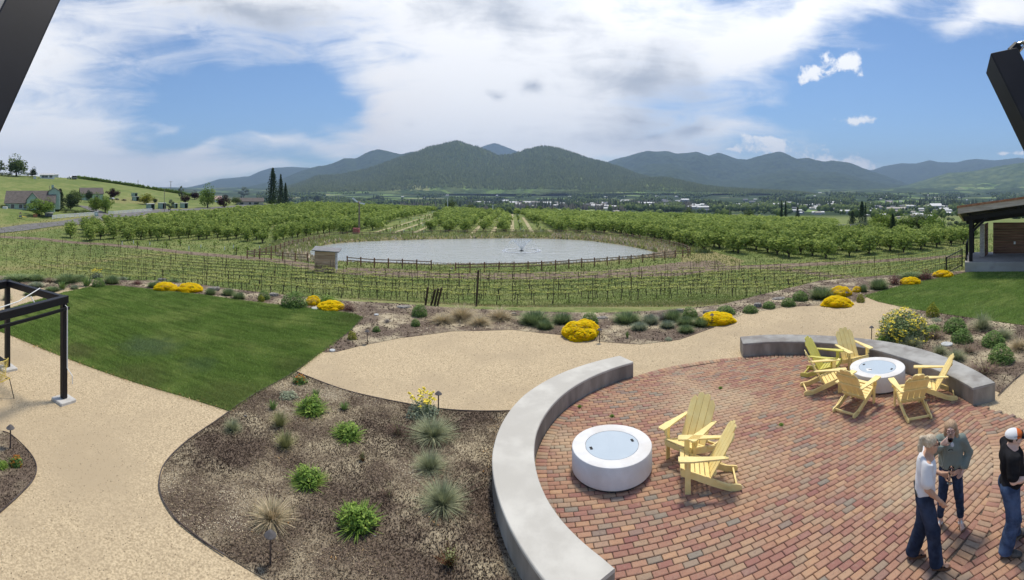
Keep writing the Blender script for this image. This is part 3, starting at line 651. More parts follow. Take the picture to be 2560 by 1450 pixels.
# ---------------------------------------------------------------- adirondack chairs
yel_m = M('pale_yellow_paint', (.90, .71, .29), (.93, .76, .34), sc=7, rough=.55, spec=.3, bump=.12, bsc=60, rnd=.05, c3=(.84, .65, .27), sc3=2.5)
lime_m = M('lime_yellow_paint', (.62, .56, .12), (.66, .60, .15), sc=5, rough=.5, spec=.35)
def yz(mb): mb.v = [(c, a, b) for a, b, c in mb.v]; return mb
def chair():
    e = thing('adirondack_chair', '', 'chair', (0, 0, 0), 0, 'yellow adirondack chairs on the brick patio')
    for s_ in (-1, 1):
        mb = MB(); pl_ = spline([(.37, .375), (.38, .27), (.20, .215), (-.10, .10), (-.40, .0), (-.54, .0), (-.585, .035), (-.565, .085), (-.50, .10), (-.36, .115), (-.14, .20), (.05, .275), (.22, .335)], 2)
        mb.prism(pl_, s_ * .255 - .013, s_ * .255 + .013); part('side_rail', yz(mb), yel_m, e)
        mb = MB(); mb.prism([(.235, 0), (.325, 0), (.325, .545), (.235, .545)], s_ * .283 - .013, s_ * .283 + .013); part('leg', yz(mb), yel_m, e)
        mb = MB(); mb.prism([(.25, .545), (.31, .545), (.31, .43), (.27, .40)], s_ * .325 - .028, s_ * .325 + .028) if False else mb.prism([(.262, .545), (.298, .545), (.298, .40), (.262, .43)], s_ * .297, s_ * .297 + s_ * .05); part('arm_bracket', yz(mb), yel_m, e)
        mb = MB(); o_ = [(.25, .43), (.375, .43), (.40, .40), (.40, .20), (.385, .10), (.365, -.12), (.345, -.36), (.275, -.36), (.27, -.1), (.262, .1), (.25, .28)]
        mb.prism([(s_ * x, y) for x, y in o_], .548, .572); part('armrest', mb, yel_m, e)
        mb = MB(); mb.beam((s_ * .283, -.16, .185), (s_ * .283, -.40, .075), .022, .045, bev=.005); part('folding_link', mb, yel_m, e)
    for k in range(6):
        t_ = k / 5; y = .365 - t_ * .40; z = .385 - .145 * t_ - .02 * math.sin(t_ * PI); sl_ = math.atan2(.145, .40)
        mb = MB(); mb.cbox((0, y, z), (.545, .072, .02), Matrix.Rotation(sl_ - (.35 if k == 0 else 0) * 0, 3, 'X'), .005); part('seat_slat', mb, yel_m, e)
    mb = MB(); mb.cbox((0, .388, .325), (.54, .02, .095), Matrix.Rotation(-.12, 3, 'X'), .005); part('front_apron', mb, yel_m, e)
    bx = Vector((0, -.085, .215)); d = Vector((0, -.46, .80)).normalized(); nn = Vector((0, .80, .46)).normalized()
    R = Matrix((Vector((1, 0, 0)), d, -nn)).transposed() if False else Matrix((Vector((1, 0, 0)), d, nn)).transposed()
    for k, (x, L) in enumerate([(-.205, .76), (-.068, .84), (.068, .84), (.205, .76)]):
        a = .0585; top = [(-a * 1.1, L - .035), (-a * .85, L - .006), (0, L + .012), (a * .85, L - .006), (a * 1.1, L - .035)]
        o_ = [(-a, 0), (a, 0), (a + .006, L * .6)] + top[::-1] + [(-a - .006, L * .6)]
        if k in (0, 3): sgn = -1 if k == 0 else 1; o_ = [(px_, py_ - (.055 if (px_ * sgn > .02 and py_ > L * .8) else 0)) for px_, py_ in o_]
        mb = MB(); mb.prism([(px_ + x * (1 + .0 * py_), py_) for px_, py_ in o_], -.010, .010)
        mb.v = [tuple(bx + R @ Vector(v)) for v in mb.v]; part('back_slat', mb, yel_m, e)
    for L, wd in ((.10, .56), (.40, .66), (.68, .46)):
        c = bx + d * L - nn * .024; mb = MB(); mb.cbox(c, (wd, .06, .024), R, .005); part('back_brace', mb, yel_m, e)
    mb = MB(); mb.cbox((0, -.50, .055), (.486, .03, .045), None, .005); part('rear_stretcher', mb, yel_m, e)
    return e
Z0 = .050
CH = [((3.12, 7.66), (-.84, -.54), 'yellow slatted garden chair of the near pair that stands further back, facing the fire pit'),
      ((3.06, 6.88), (-.94, .35), 'yellow slatted garden chair nearest the viewer, seen side-on by the fire pit'),
      ((8.42, 9.22), (-.15, -1), 'tall pale yellow garden chair behind the far fire pit against the bench wall'),
      ((7.50, 9.28), (.58, -.82), 'odd lime yellow garden chair, greener than the rest, left behind the far fire pit'),
      ((7.00, 8.62), (.90, -.44), 'pale yellow garden chair in front of the lime one, side-on and facing right'),
      ((6.98, 7.50), (.96, .28), 'pale yellow garden chair seen from behind, left front of the far fire pit'),
      ((7.66, 6.50), (.50, .87), 'pale yellow garden chair seen from behind, right front of the far fire pit'),
      ((8.48, 6.55), (-.64, .77), 'pale yellow garden chair rightmost in the circle, facing left by the bench end')]
proto = chair()
for i, (p_, h_, lb) in enumerate(CH):
    rz = math.atan2(h_[1], h_[0]) - PI / 2
    o = proto if i == 0 else dup(proto, None, None, lb)
    o.location = (*p_, Z0); o.rotation_euler = (0, 0, rz); o['label'] = lb
    if 'odd lime' in lb:
        for c in o.children: setmat(c, lime_m)

# ---------------------------------------------------------------- pergola, its crank, the wire chair and table
def post_foot(e, x, y, top, foot=True):
    mb = MB(); mb.cbox((x, y, (top + .06) / 2 + .03), (.125, .125, top - .06), None, .006); part('post', mb, steel_m, e)
    if foot: mb = MB(); mb.cbox((x, y, .035), (.42, .42, .09), None, .015); part('footing', mb, conc_p, e)
conc_p = M('footing_concrete', (.48, .46, .42), (.58, .56, .52), sc=8, rough=.9, bump=.2)
A0 = Vector((-8.72, 5.92, 0)); pe = thing('pergola', 'black steel pergola frame standing on the gravel at the left edge', 'pergola', A0)
u1 = Vector((.50, -1.87, 0)).normalized(); u2 = Vector((-2.3, -.24, 0)).normalized()
TOPZ = 2.42
post_foot(pe, 0, 0, TOPZ - .2); q = u2 * 2.36; post_foot(pe, q.x, q.y, TOPZ - .2); q = u1 * 4.2; post_foot(pe, q.x, q.y, TOPZ - .2); q = u1 * 4.2 + u2 * 2.36; post_foot(pe, q.x, q.y, TOPZ - .2)
for a, b, wd, ht in ((-u1 * .10, u1 * 4.4, .14, .17), (u2 * .08, u2 * 2.5, .13, .16), (u2 * 2.36 - u1 * .1, u2 * 2.36 + u1 * 4.4, .15, .2), (u1 * 4.2 + u2 * .08, u1 * 4.2 + u2 * 2.4, .15, .2)):
    mb = MB(); mb.beam(a + Vector((0, 0, TOPZ - ht / 2)), b + Vector((0, 0, TOPZ - ht / 2)), wd, ht, bev=.008); part('beam', mb, steel_m, pe)
mb = MB(); mb.beam(-u1 * .06 + Vector((.13, 0, TOPZ - .26)), u1 * 4.2 + Vector((.13, 0, TOPZ - .26)), .06, .06); part('gutter_rail', mb, steel_m, pe)
wht_m = M('white_cord', (.75, .75, .72), rough=.5)
mb = MB(); mb.tube([u2 * .9 + Vector((0, 0, TOPZ + .03)), u2 * .3 + u1 * 1.2 + Vector((0, 0, TOPZ + .02)), u1 * 2.2 + u2 * .15 + Vector((0, 0, TOPZ))], .012, 6); mb.tube([u2 * .45 + u1 * .7 + Vector((0, 0, TOPZ + .03)), u2 * .45 + u1 * .7 + Vector((.08, .05, TOPZ - .1))], .012, 6); part('tension_cord', mb, wht_m, pe)
mb = MB(); mb.tube([(.17, -.02, TOPZ - .22), (.17, -.02, .82)], .013, 6); mb.tube([(.17, -.02, .82), (.34, .0, .70), (.34, .0, .52)], .010, 6); mb.tube([(.17, -.02, TOPZ - .22), (.05, 0, TOPZ - .2)], .01, 6)
part('awning_crank', mb, wht_m, pe)
wy = M('yellow_wire', (.62, .47, .08), rough=.4, spec=.5)
wc = thing('wire_chair', 'yellow wire dining chair with thin black legs, cut by the left edge', 'chair', (-9.60, 4.66, .01), -1.25)
mb = MB()
for k in range(11):
    z = .48 + k * .038; rr_ = .20 + .05 * k / 10; mb.tube([(rr_ * math.cos(a_), rr_ * math.sin(a_) * .9, z + .03 * math.sin(a_)) for a_ in np.linspace(-.1, PI + .1, 13)], .007, 5)
mb.tube([(.26 * math.cos(a_), .24 * math.sin(a_), .93 if .5 < a_ < 2.6 else .70) for a_ in np.linspace(-.1, PI + .1, 13)], .012, 6)
part('wire_back', mb, wy, wc)
mb = MB()
for k in range(9):
    y = -.22 + k * .05; mb.tube([(-.21, y, .46), (0, y, .44), (.21, y, .46)], .006, 5)
mb.tube([(-.22, -.24, .465), (.22, -.24, .465), (.22, .2, .465), (-.22, .2, .465), (-.22, -.24, .465)], .010, 6); part('wire_seat', mb, wy, wc)
for sx in (-1, 1):
    for sy in (-1, 1):
        mb = MB(); mb.tube([(sx * .14, sy * .12, .46), (sx * .20, sy * .2, .45), (sx * .27, sy * .28, 0)], .010, 6); part('leg', mb, blk_m, wc)
tb = thing('cafe_table', 'small black table edge beside the yellow wire chair', 'table', (-10.25, 4.62, .01))
mb = MB(); mb.cbox((0, 0, .73), (.8, .8, .03), None, .006); part('tabletop', mb, blk_m, tb)
mb = MB(); mb.tube([(0, 0, .0), (0, 0, .72)], .035, 10); part('pedestal', mb, blk_m, tb); mb = MB(); mb.cbox((0, 0, .012), (.5, .5, .024), None, .006); part('base', mb, blk_m, tb)

# ---------------------------------------------------------------- bracket arms at the viewer's terrace
lite_m = M('galvanised_edge', (.22, .22, .22), (.34, .34, .33), sc=6, rough=.5, metal=.3)
la = thing('bracket_arm', 'thick black steel bracket arm slanting across the top left corner', 'steel beam', (0, 0, 0))
p1, p2 = at(112, -60, 2.0), at(-60, 300, 1.75); dirv = (p1 - p2).normalized()
p1 = p1 + dirv * 1.2; p2 = p2 - dirv * .5
la.location = p2; mb = MB(); mb.beam((0, 0, 0), p1 - p2, .20, .13, (p2 - Vector((0, 0, H))).normalized(), bev=.006); part('box_section', mb, steel_m, la)
s0 = at(-26, 120, 2.0) - at(60, 120, 2.0); nrm = (p2 - Vector((0, 0, H))).normalized(); side = dirv.cross(nrm)
if side.dot(s0) < 0: side = -side
mb = MB(); mb.beam(side * .118 + nrm * .02, p1 - p2 + side * .118 + nrm * .02, .034, .11, nrm, bev=.004); part('edge_angle', mb, lite_m, la)
for t_ in (.35, .52, .70):
    c = (p1 - p2) * t_ + side * .12 - nrm * .036; mb = MB(); mb.tube([c, c - nrm * .012], .009, 8); part('bolt_head', mb, blk_m, la)
ra = thing('bracket_arm', 'black steel bracket arm with an eye plate and chain at the right edge', 'steel beam', (0, 0, 0))
p1, p2 = at(2503, 150, 2.1), at(2668, 480, 1.9); ra.location = p2; nrm = (p1 - Vector((0, 0, H))).normalized(); dirv = (p1 - p2).normalized()
mb = MB(); mb.beam(dirv * -.3, p1 - p2, .135, .14, (nrm + Vector((-.45, .1, 0))).normalized(), bev=.006); part('box_section', mb, steel_m, ra)
E0 = p1 - p2 + dirv * .005
side = dirv.cross(nrm).normalized(); side = side if side.x > 0 else -side
mb = MB(); mb.cbox(E0 + side * .035, (.10, .012, .05), Matrix((side, dirv, side.cross(dirv))).transposed(), .004); mb.tube([E0 + side * .06 + dirv * .0, E0 + side * .10 + dirv * .02], [.03, .024], 10); part('eye_plate', mb, steel_m, ra)
chn = thing('chain', 'short shiny steel chain hooked to the right bracket arm', 'chain', p2 + E0)
cm = M('bright_steel', (.45, .44, .42), rough=.25, metal=1)
for k in range(6):
    c = side * (.085 + .052 * k) + Vector((0, 0, .010 + .012 * k)); dx = side; dz = Vector((0, 0, 1)) if k % 2 == 0 else nrm
    mb = MB(); mb.tube([c + dx * .036 * math.cos(a_) + dz * .018 * math.sin(a_) for a_ in np.linspace(0, 2 * PI, 15)], .0065, 7, False); part('chain_link', mb, cm, chn)
# ---------------------------------------------------------------- plant builders (numpy clouds of blades and leaves)
def rot_basis(d):
    d = d / np.linalg.norm(d, axis=1, keepdims=True); r = np.where(np.abs(d[:, 2:3]) < .9, [[0, 0, 1.]], [[1., 0, 0]])
    a = np.cross(d, r); a /= np.linalg.norm(a, axis=1, keepdims=True); return d, a, np.cross(d, a)
def blades(n, r0, el0, el1, L0, L1, wd, droop, seed, base=None, segs=3):
    """arching blades from a small disc; el = start elevation range (deg)"""
    g = np.random.default_rng(seed); th = g.random(n) * 2 * PI; el = np.radians(el0 + (el1 - el0) * g.random(n) ** .8); L = L0 + (L1 - L0) * g.random(n)
    rr_ = r0 * np.sqrt(g.random(n)); b = np.c_[rr_ * np.cos(th), rr_ * np.sin(th), np.zeros(n)] if base is None else base
    V = []; px = -np.sin(th); py = np.cos(th); hor = 0 * L; ver = 0 * L; e = el.copy()
    for s in range(segs + 1):
        w_ = wd * (1 - s / segs) ** .7 * .5 + wd * .05
        c = b + np.c_[hor * np.cos(th), hor * np.sin(th), ver]
        V.append(c - np.c_[px * w_, py * w_, 0 * px]); V.append(c + np.c_[px * w_, py * w_, 0 * px])
        hor = hor + L / segs * np.cos(e); ver = ver + L / segs * np.sin(e); e = e - droop * (1 + s)
    V = np.stack(V, 1); k = V.shape[1]; o = np.arange(n)[:, None] * k
    Fq = np.concatenate([o + np.array([2 * s, 2 * s + 1, 2 * s + 3, 2 * s + 2]) for s in range(segs)])
    t = np.repeat(g.random(n), k); return V.reshape(-1, 3), Fq, t
def leaves(P, size, seed, nrm=None, asp=.55, jit=.8):
    """one quad leaf at each point P; leans along nrm"""
    g = np.random.default_rng(seed); n = len(P); d = g.normal(size=(n, 3)) * jit
    if nrm is not None: d += nrm; d[:, 2] += .5
    d, a, b = rot_basis(d); ph = g.random(n) * 2 * PI; u = a * np.cos(ph)[:, None] + b * np.sin(ph)[:, None]; v = np.cross(d, u)
    s = (size * (.6 + .8 * g.random(n)))[:, None]
    V = np.stack([P - u * s * .5, P + v * s * asp * .5, P + u * s * .5 + d * s * .12, P - v * s * asp * .5], 1)
    return V.reshape(-1, 3), np.arange(4 * n).reshape(n, 4), np.repeat(g.random(n), 4)
def dome(n, seed, rx=.5, rz=1.0, lump=.12, inner=.25, zmin=.0, nl=9):
    g = np.random.default_rng(seed); d = g.normal(size=(n, 3)); d[:, 2] = np.abs(d[:, 2]) * 1.0; d /= np.linalg.norm(d, axis=1, keepdims=True)
    L = g.normal(size=(nl, 3)); L[:, 2] = np.abs(L[:, 2]); L /= np.linalg.norm(L, axis=1, keepdims=True)
    bumpv = np.max(np.clip(d @ L.T, 0, 1) ** 10, axis=1); r = (1 - inner * g.random(n) ** 1.6) * (1 - lump + lump * 1.4 * bumpv)
    P = d * r[:, None] * [rx, rx, rz]; P[:, 2] = np.maximum(P[:, 2], zmin); return P, d
def join(*gs):
    V, Fq, T = [], [], []; o = 0
    for v, f, t in gs: V.append(v); Fq.append(f + o); T.append(t); o += len(v)
    return np.concatenate(V), np.concatenate(Fq), np.concatenate(T)
lav_m = M('lavender_leaf', (0.168, 0.231, 0.098), (0.266, 0.336, 0.161), sc=6, rough=.9, tint=.45, spec=.1, trl=.2)
lavg_m = M('grey_sage_leaf', (0.243, 0.284, 0.196), (0.365, 0.405, 0.270), sc=6, rough=.9, tint=.4, spec=.1, trl=.2)
grn_m = M('shrub_leaf', (0.098, 0.188, 0.045), (0.195, 0.300, 0.075), sc=6, rough=.7, tint=.5, spec=.25, trl=.25)
brt_m = M('bright_leaf', (0.154, 0.280, 0.042), (0.280, 0.392, 0.077), sc=6, rough=.7, tint=.45, spec=.25, trl=.25)
box_m = M('golden_box_leaf', (0.182, 0.217, 0.028), (0.378, 0.378, 0.042), sc=6, rough=.7, tint=.4, spec=.2, trl=.25)
yfl_m = M('yellow_blossom', (.93, .70, .004), (.95, .78, .012), sc=14, rough=.7, tint=.15, spec=.1, trl=.4)
pyf_m = M('pale_yellow_blossom', (.85, .70, .06), (.90, .76, .12), sc=14, rough=.7, tint=.25, spec=.1)
org_m = M('orange_red_blossom', (.55, .13, .015), (.62, .26, .02), sc=9, rough=.7, tint=.3)
tan_m = M('dry_straw_blade', (0.460, 0.380, 0.230), (0.644, 0.552, 0.368), sc=5, rough=.9, tint=.35, spec=.1, trl=.2)
blu_m = M('blue_fescue_blade', (.27, .30, .17), (.46, .48, .30), sc=5, rough=.9, tint=.4, spec=.1, trl=.2)
olv_m = M('olive_fescue_blade', (0.238, 0.252, 0.105), (0.392, 0.392, 0.182), sc=5, rough=.9, tint=.4, spec=.1, trl=.2)
brb_m = M('burgundy_leaf', (0.080, 0.019, 0.022), (0.160, 0.040, 0.038), sc=6, rough=.7, tint=.5, spec=.2, trl=.15)
twg_m = M('dry_twig', (0.133, 0.084, 0.063), (0.224, 0.154, 0.112), sc=8, rough=.9, tint=.4)
gtw_m = M('grey_twig', (.20, .18, .17), (.30, .27, .26), sc=8, rough=.9, tint=.4)
rus_m = M('russet_sprig', (.12, .045, .02), (.18, .10, .03), sc=8, rough=.9, tint=.5)
irs_m = M('iris_blade', (0.130, 0.221, 0.058), (0.221, 0.325, 0.098), sc=6, rough=.7, tint=.35, trl=.2)
rock_m = M('grey_boulder', (.20, .185, .165), (.40, .37, .33), sc=4, rough=.95, bump=.8, bsc=9, c3=(.13, .12, .10), sc3=3, rnd=.15)
def P_(name, data): return mesh_np(name, *data)
def lavmesh(s, n=900):
    g = np.random.default_rng(s); n1 = n; th = g.random(n1) * 2 * PI
    return join(blades(n, .34, 18, 90, .30, .52, .022, .04, s), blades(n // 2, .42, 5, 60, .2, .36, .024, .10, s + 1))
PK = {}
def proto_parts(kind, v):
    key = (kind, v)
    if key in PK: return PK[key]
    s = 100 + 17 * v + sum(map(ord, kind)) * 3
    def dl(n, size, **k):
        P, d = dome(n, s, **k); return leaves(P, size, s + 1, d * .8)
    if kind in ('lav', 'sage'):
        g = np.random.default_rng(s); V_, F_, T_ = join(blades(760, .30, 25, 90, .62, .86, .022, .03, s), blades(520, .40, 2, 50, .30, .46, .026, .05, s + 1)); V_[:, :2] *= .92
        L = [('foliage', (V_, F_, T_), lav_m if kind == 'lav' else lavg_m)]
    elif kind == 'ball': L = [('foliage', join(dl(1500, .075, lump=.08, inner=.3), blades(220, .15, 10, 85, .4, .7, .014, .0, s)), grn_m)]
    elif kind == 'leaf': L = [('foliage', join(dl(1100, .10, lump=.35, inner=.5, nl=16), blades(420, .12, 12, 88, .4, .86, .030, .05, s)), brt_m), ('stem', blades(70, .1, 20, 80, .3, .6, .02, 0, s + 5), gtw_m)]
    elif kind == 'box': L = [('foliage', dl(1000, .10, lump=.2, inner=.4, nl=14), box_m)]
    elif kind == 'yel': Pd, dd2 = dome(4600, s, lump=.22, inner=.08, nl=26, rx=.48, rz=.92); L = [('blossom', leaves(Pd, .052, s + 1, dd2 * 1.1 + [0, 0, 1.5], .8, .35), yfl_m), ('foliage', dl(200, .05, lump=.1, inner=.3, rx=.42, rz=.66), grn_m)]
    elif kind == 'tan': L = [('blade', join(blades(520, .10, 12, 88, .55, .95, .016, .16, s), blades(260, .12, 0, 60, .35, .6, .018, .18, s + 2)), tan_m)]
    elif kind == 'blue': L = [('blade', join(blades(950, .10, 10, 88, .45, .8, .010, .10, s), blades(60, .06, 15, 80, .9, 1.35, .009, .08, s + 2)), blu_m), ('dry_skirt', blades(160, .14, -5, 25, .3, .5, .016, .08, s + 4), tan_m)]
    elif kind == 'olv': L = [('blade', join(blades(520, .10, 25, 90, .5, .95, .014, .06, s)), olv_m), ('dry_skirt', blades(120, .14, 0, 35, .3, .5, .014, .08, s + 4), tan_m)]
    elif kind == 'barb':
        V_, F_, T_ = blades(90, .12, 25, 85, .55, 1.05, .022, .12, s, segs=4); P, d = dome(800, s, lump=.3, inner=.55, nl=14)
        L = [('stem', (V_, F_, T_), twg_m), ('foliage', leaves(P, .06, s, d), brb_m)]
    elif kind == 'twig': L = [('stem', blades(190, .14, 10, 85, .4, .9, .014, .05, s, segs=4), twg_m), ('foliage', leaves(dome(240, s, inner=.7)[0], .04, s), olv_m)]
    elif kind == 'gtwig': L = [('stem', blades(260, .2, 10, 88, .4, .85, .014, .03, s), gtw_m)]
    elif kind == 'sprig': L = [('stem', blades(60, .10, 45, 88, .6, 1.0, .03, .03, s), rus_m), ('foliage', leaves(np.random.default_rng(s).normal(0, .16, (260, 3)) * [1, 1, 1.2] + [0, 0, .45], .07, s), olv_m)]
    elif kind == 'iris': L = [('blade', blades(70, .16, 40, 88, .7, 1.0, .07, .05, s), irs_m)]
    elif kind == 'low': L = [('foliage', dl(700, .09, lump=.3, inner=.6, nl=16, rz=.8), lavg_m)]
    elif kind == 'phl':
        P, d = dome(230, s, lump=.25, inner=.05, nl=30); g = np.random.default_rng(s); fl = np.repeat(P, 9, 0) + g.normal(0, .017, (230 * 9, 3))
        L = [('foliage', join(dl(2600, .055, lump=.25, inner=.45, nl=30), blades(300, .12, 20, 88, .5, .9, .012, .0, s)), lav_m), ('blossom', leaves(fl, .042, s + 3, np.array([[0, 0, .8]])), pyf_m)]
    elif kind == 'orf':
        P, d = dome(45, s, rx=.42, rz=.95, inner=.1); g = np.random.default_rng(s); fl = np.repeat(P, 10, 0) + g.normal(0, .022, (450, 3)) + [0, 0, .06]
        L = [('foliage', join(dl(500, .13, lump=.3, inner=.6, nl=10, rz=.8), blades(80, .2, 40, 88, .5, .9, .03, .03, s)), grn_m), ('blossom', leaves(fl, .055, s), org_m)]
    elif kind == 'tyf':
        g = np.random.default_rng(s); n = 38; a = g.random(n) * 2 * PI; r = .42 * np.sqrt(g.random(n)); top = np.c_[r * np.cos(a), r * np.sin(a), .62 + .38 * g.random(n)]
        fl = np.repeat(top, 16, 0) + g.normal(0, .020, (n * 16, 3)) * [1, 1, .9]
        st = []
        for p_ in top: st.append(np.stack([p_ * [.3, .3, 0], p_ * [.3, .3, 0] + [.014, .01, 0], p_ + [.007, .004, 0], p_ - [.005, .004, 0]]))
        st = (np.concatenate(st), np.arange(4 * n).reshape(n, 4), np.repeat(g.random(n), 4))
        L = [('foliage', join(dl(900, .09, lump=.3, inner=.6, rz=.55, nl=12)), lavg_m), ('stem', st, lav_m), ('blossom', leaves(fl, .065, s, np.array([[0, 0, .8]])), pyf_m)]
    L = [(n_, P_(n_, dt), m_) for n_, dt, m_ in L]
    for n_, me, m_ in L: me.materials.append(m_)
    PK[key] = L; return L
NAMES = dict(lav='lavender', sage='sage_shrub', ball='round_shrub', leaf='leafy_shrub', box='golden_shrub', yel='yellow_flower_mound', tan='dry_fountain_grass', blue='blue_fescue', olv='fescue_tuft', barb='burgundy_barberry', twig='twiggy_shrub', gtwig='grey_twiggy_shrub', sprig='russet_sprig', iris='iris_clump', low='ground_cover', phl='flowering_shrub', orf='orange_flower', tyf='tall_yellow_flower')
CATS = dict(lav='lavender', sage='shrub', ball='shrub', leaf='shrub', box='shrub', yel='flowers', tan='ornamental grass', blue='ornamental grass', olv='ornamental grass', barb='shrub', twig='shrub', gtwig='shrub', sprig='plant', iris='plant', low='plant', phl='shrub', orf='flowers', tyf='flowers')
def plant(kind, px, py, wpx, hpx, label, v=None):
    x, y = gp(px, py, .0); d = math.hypot(x, y); dep = (py - 480) / F
    if d > np.interp(px, *EDGE) - .2:
        p3, d = tp(px, py, 14); x, y, z0 = p3
    else: z0 = .012
    x += 0; wd = wpx * 1.12 * d / F; h = max(.12, hpx * d / F - wd * .5 * dep * .6)
    if kind in ('tan', 'blue', 'olv', 'gtwig', 'twig', 'lav', 'sage'): h *= 1.1
    back = wd * .28; a = az(px); x += math.sin(a) * back; y += math.cos(a) * back
    e = thing(NAMES[kind], label, CATS[kind], (x, y, z0), random.random() * 6.28, None, (wd, wd, h))
    for n_, me, m_ in proto_parts(kind, random.randrange(3) if v is None else v): link(n_, me, None, e)
    return e
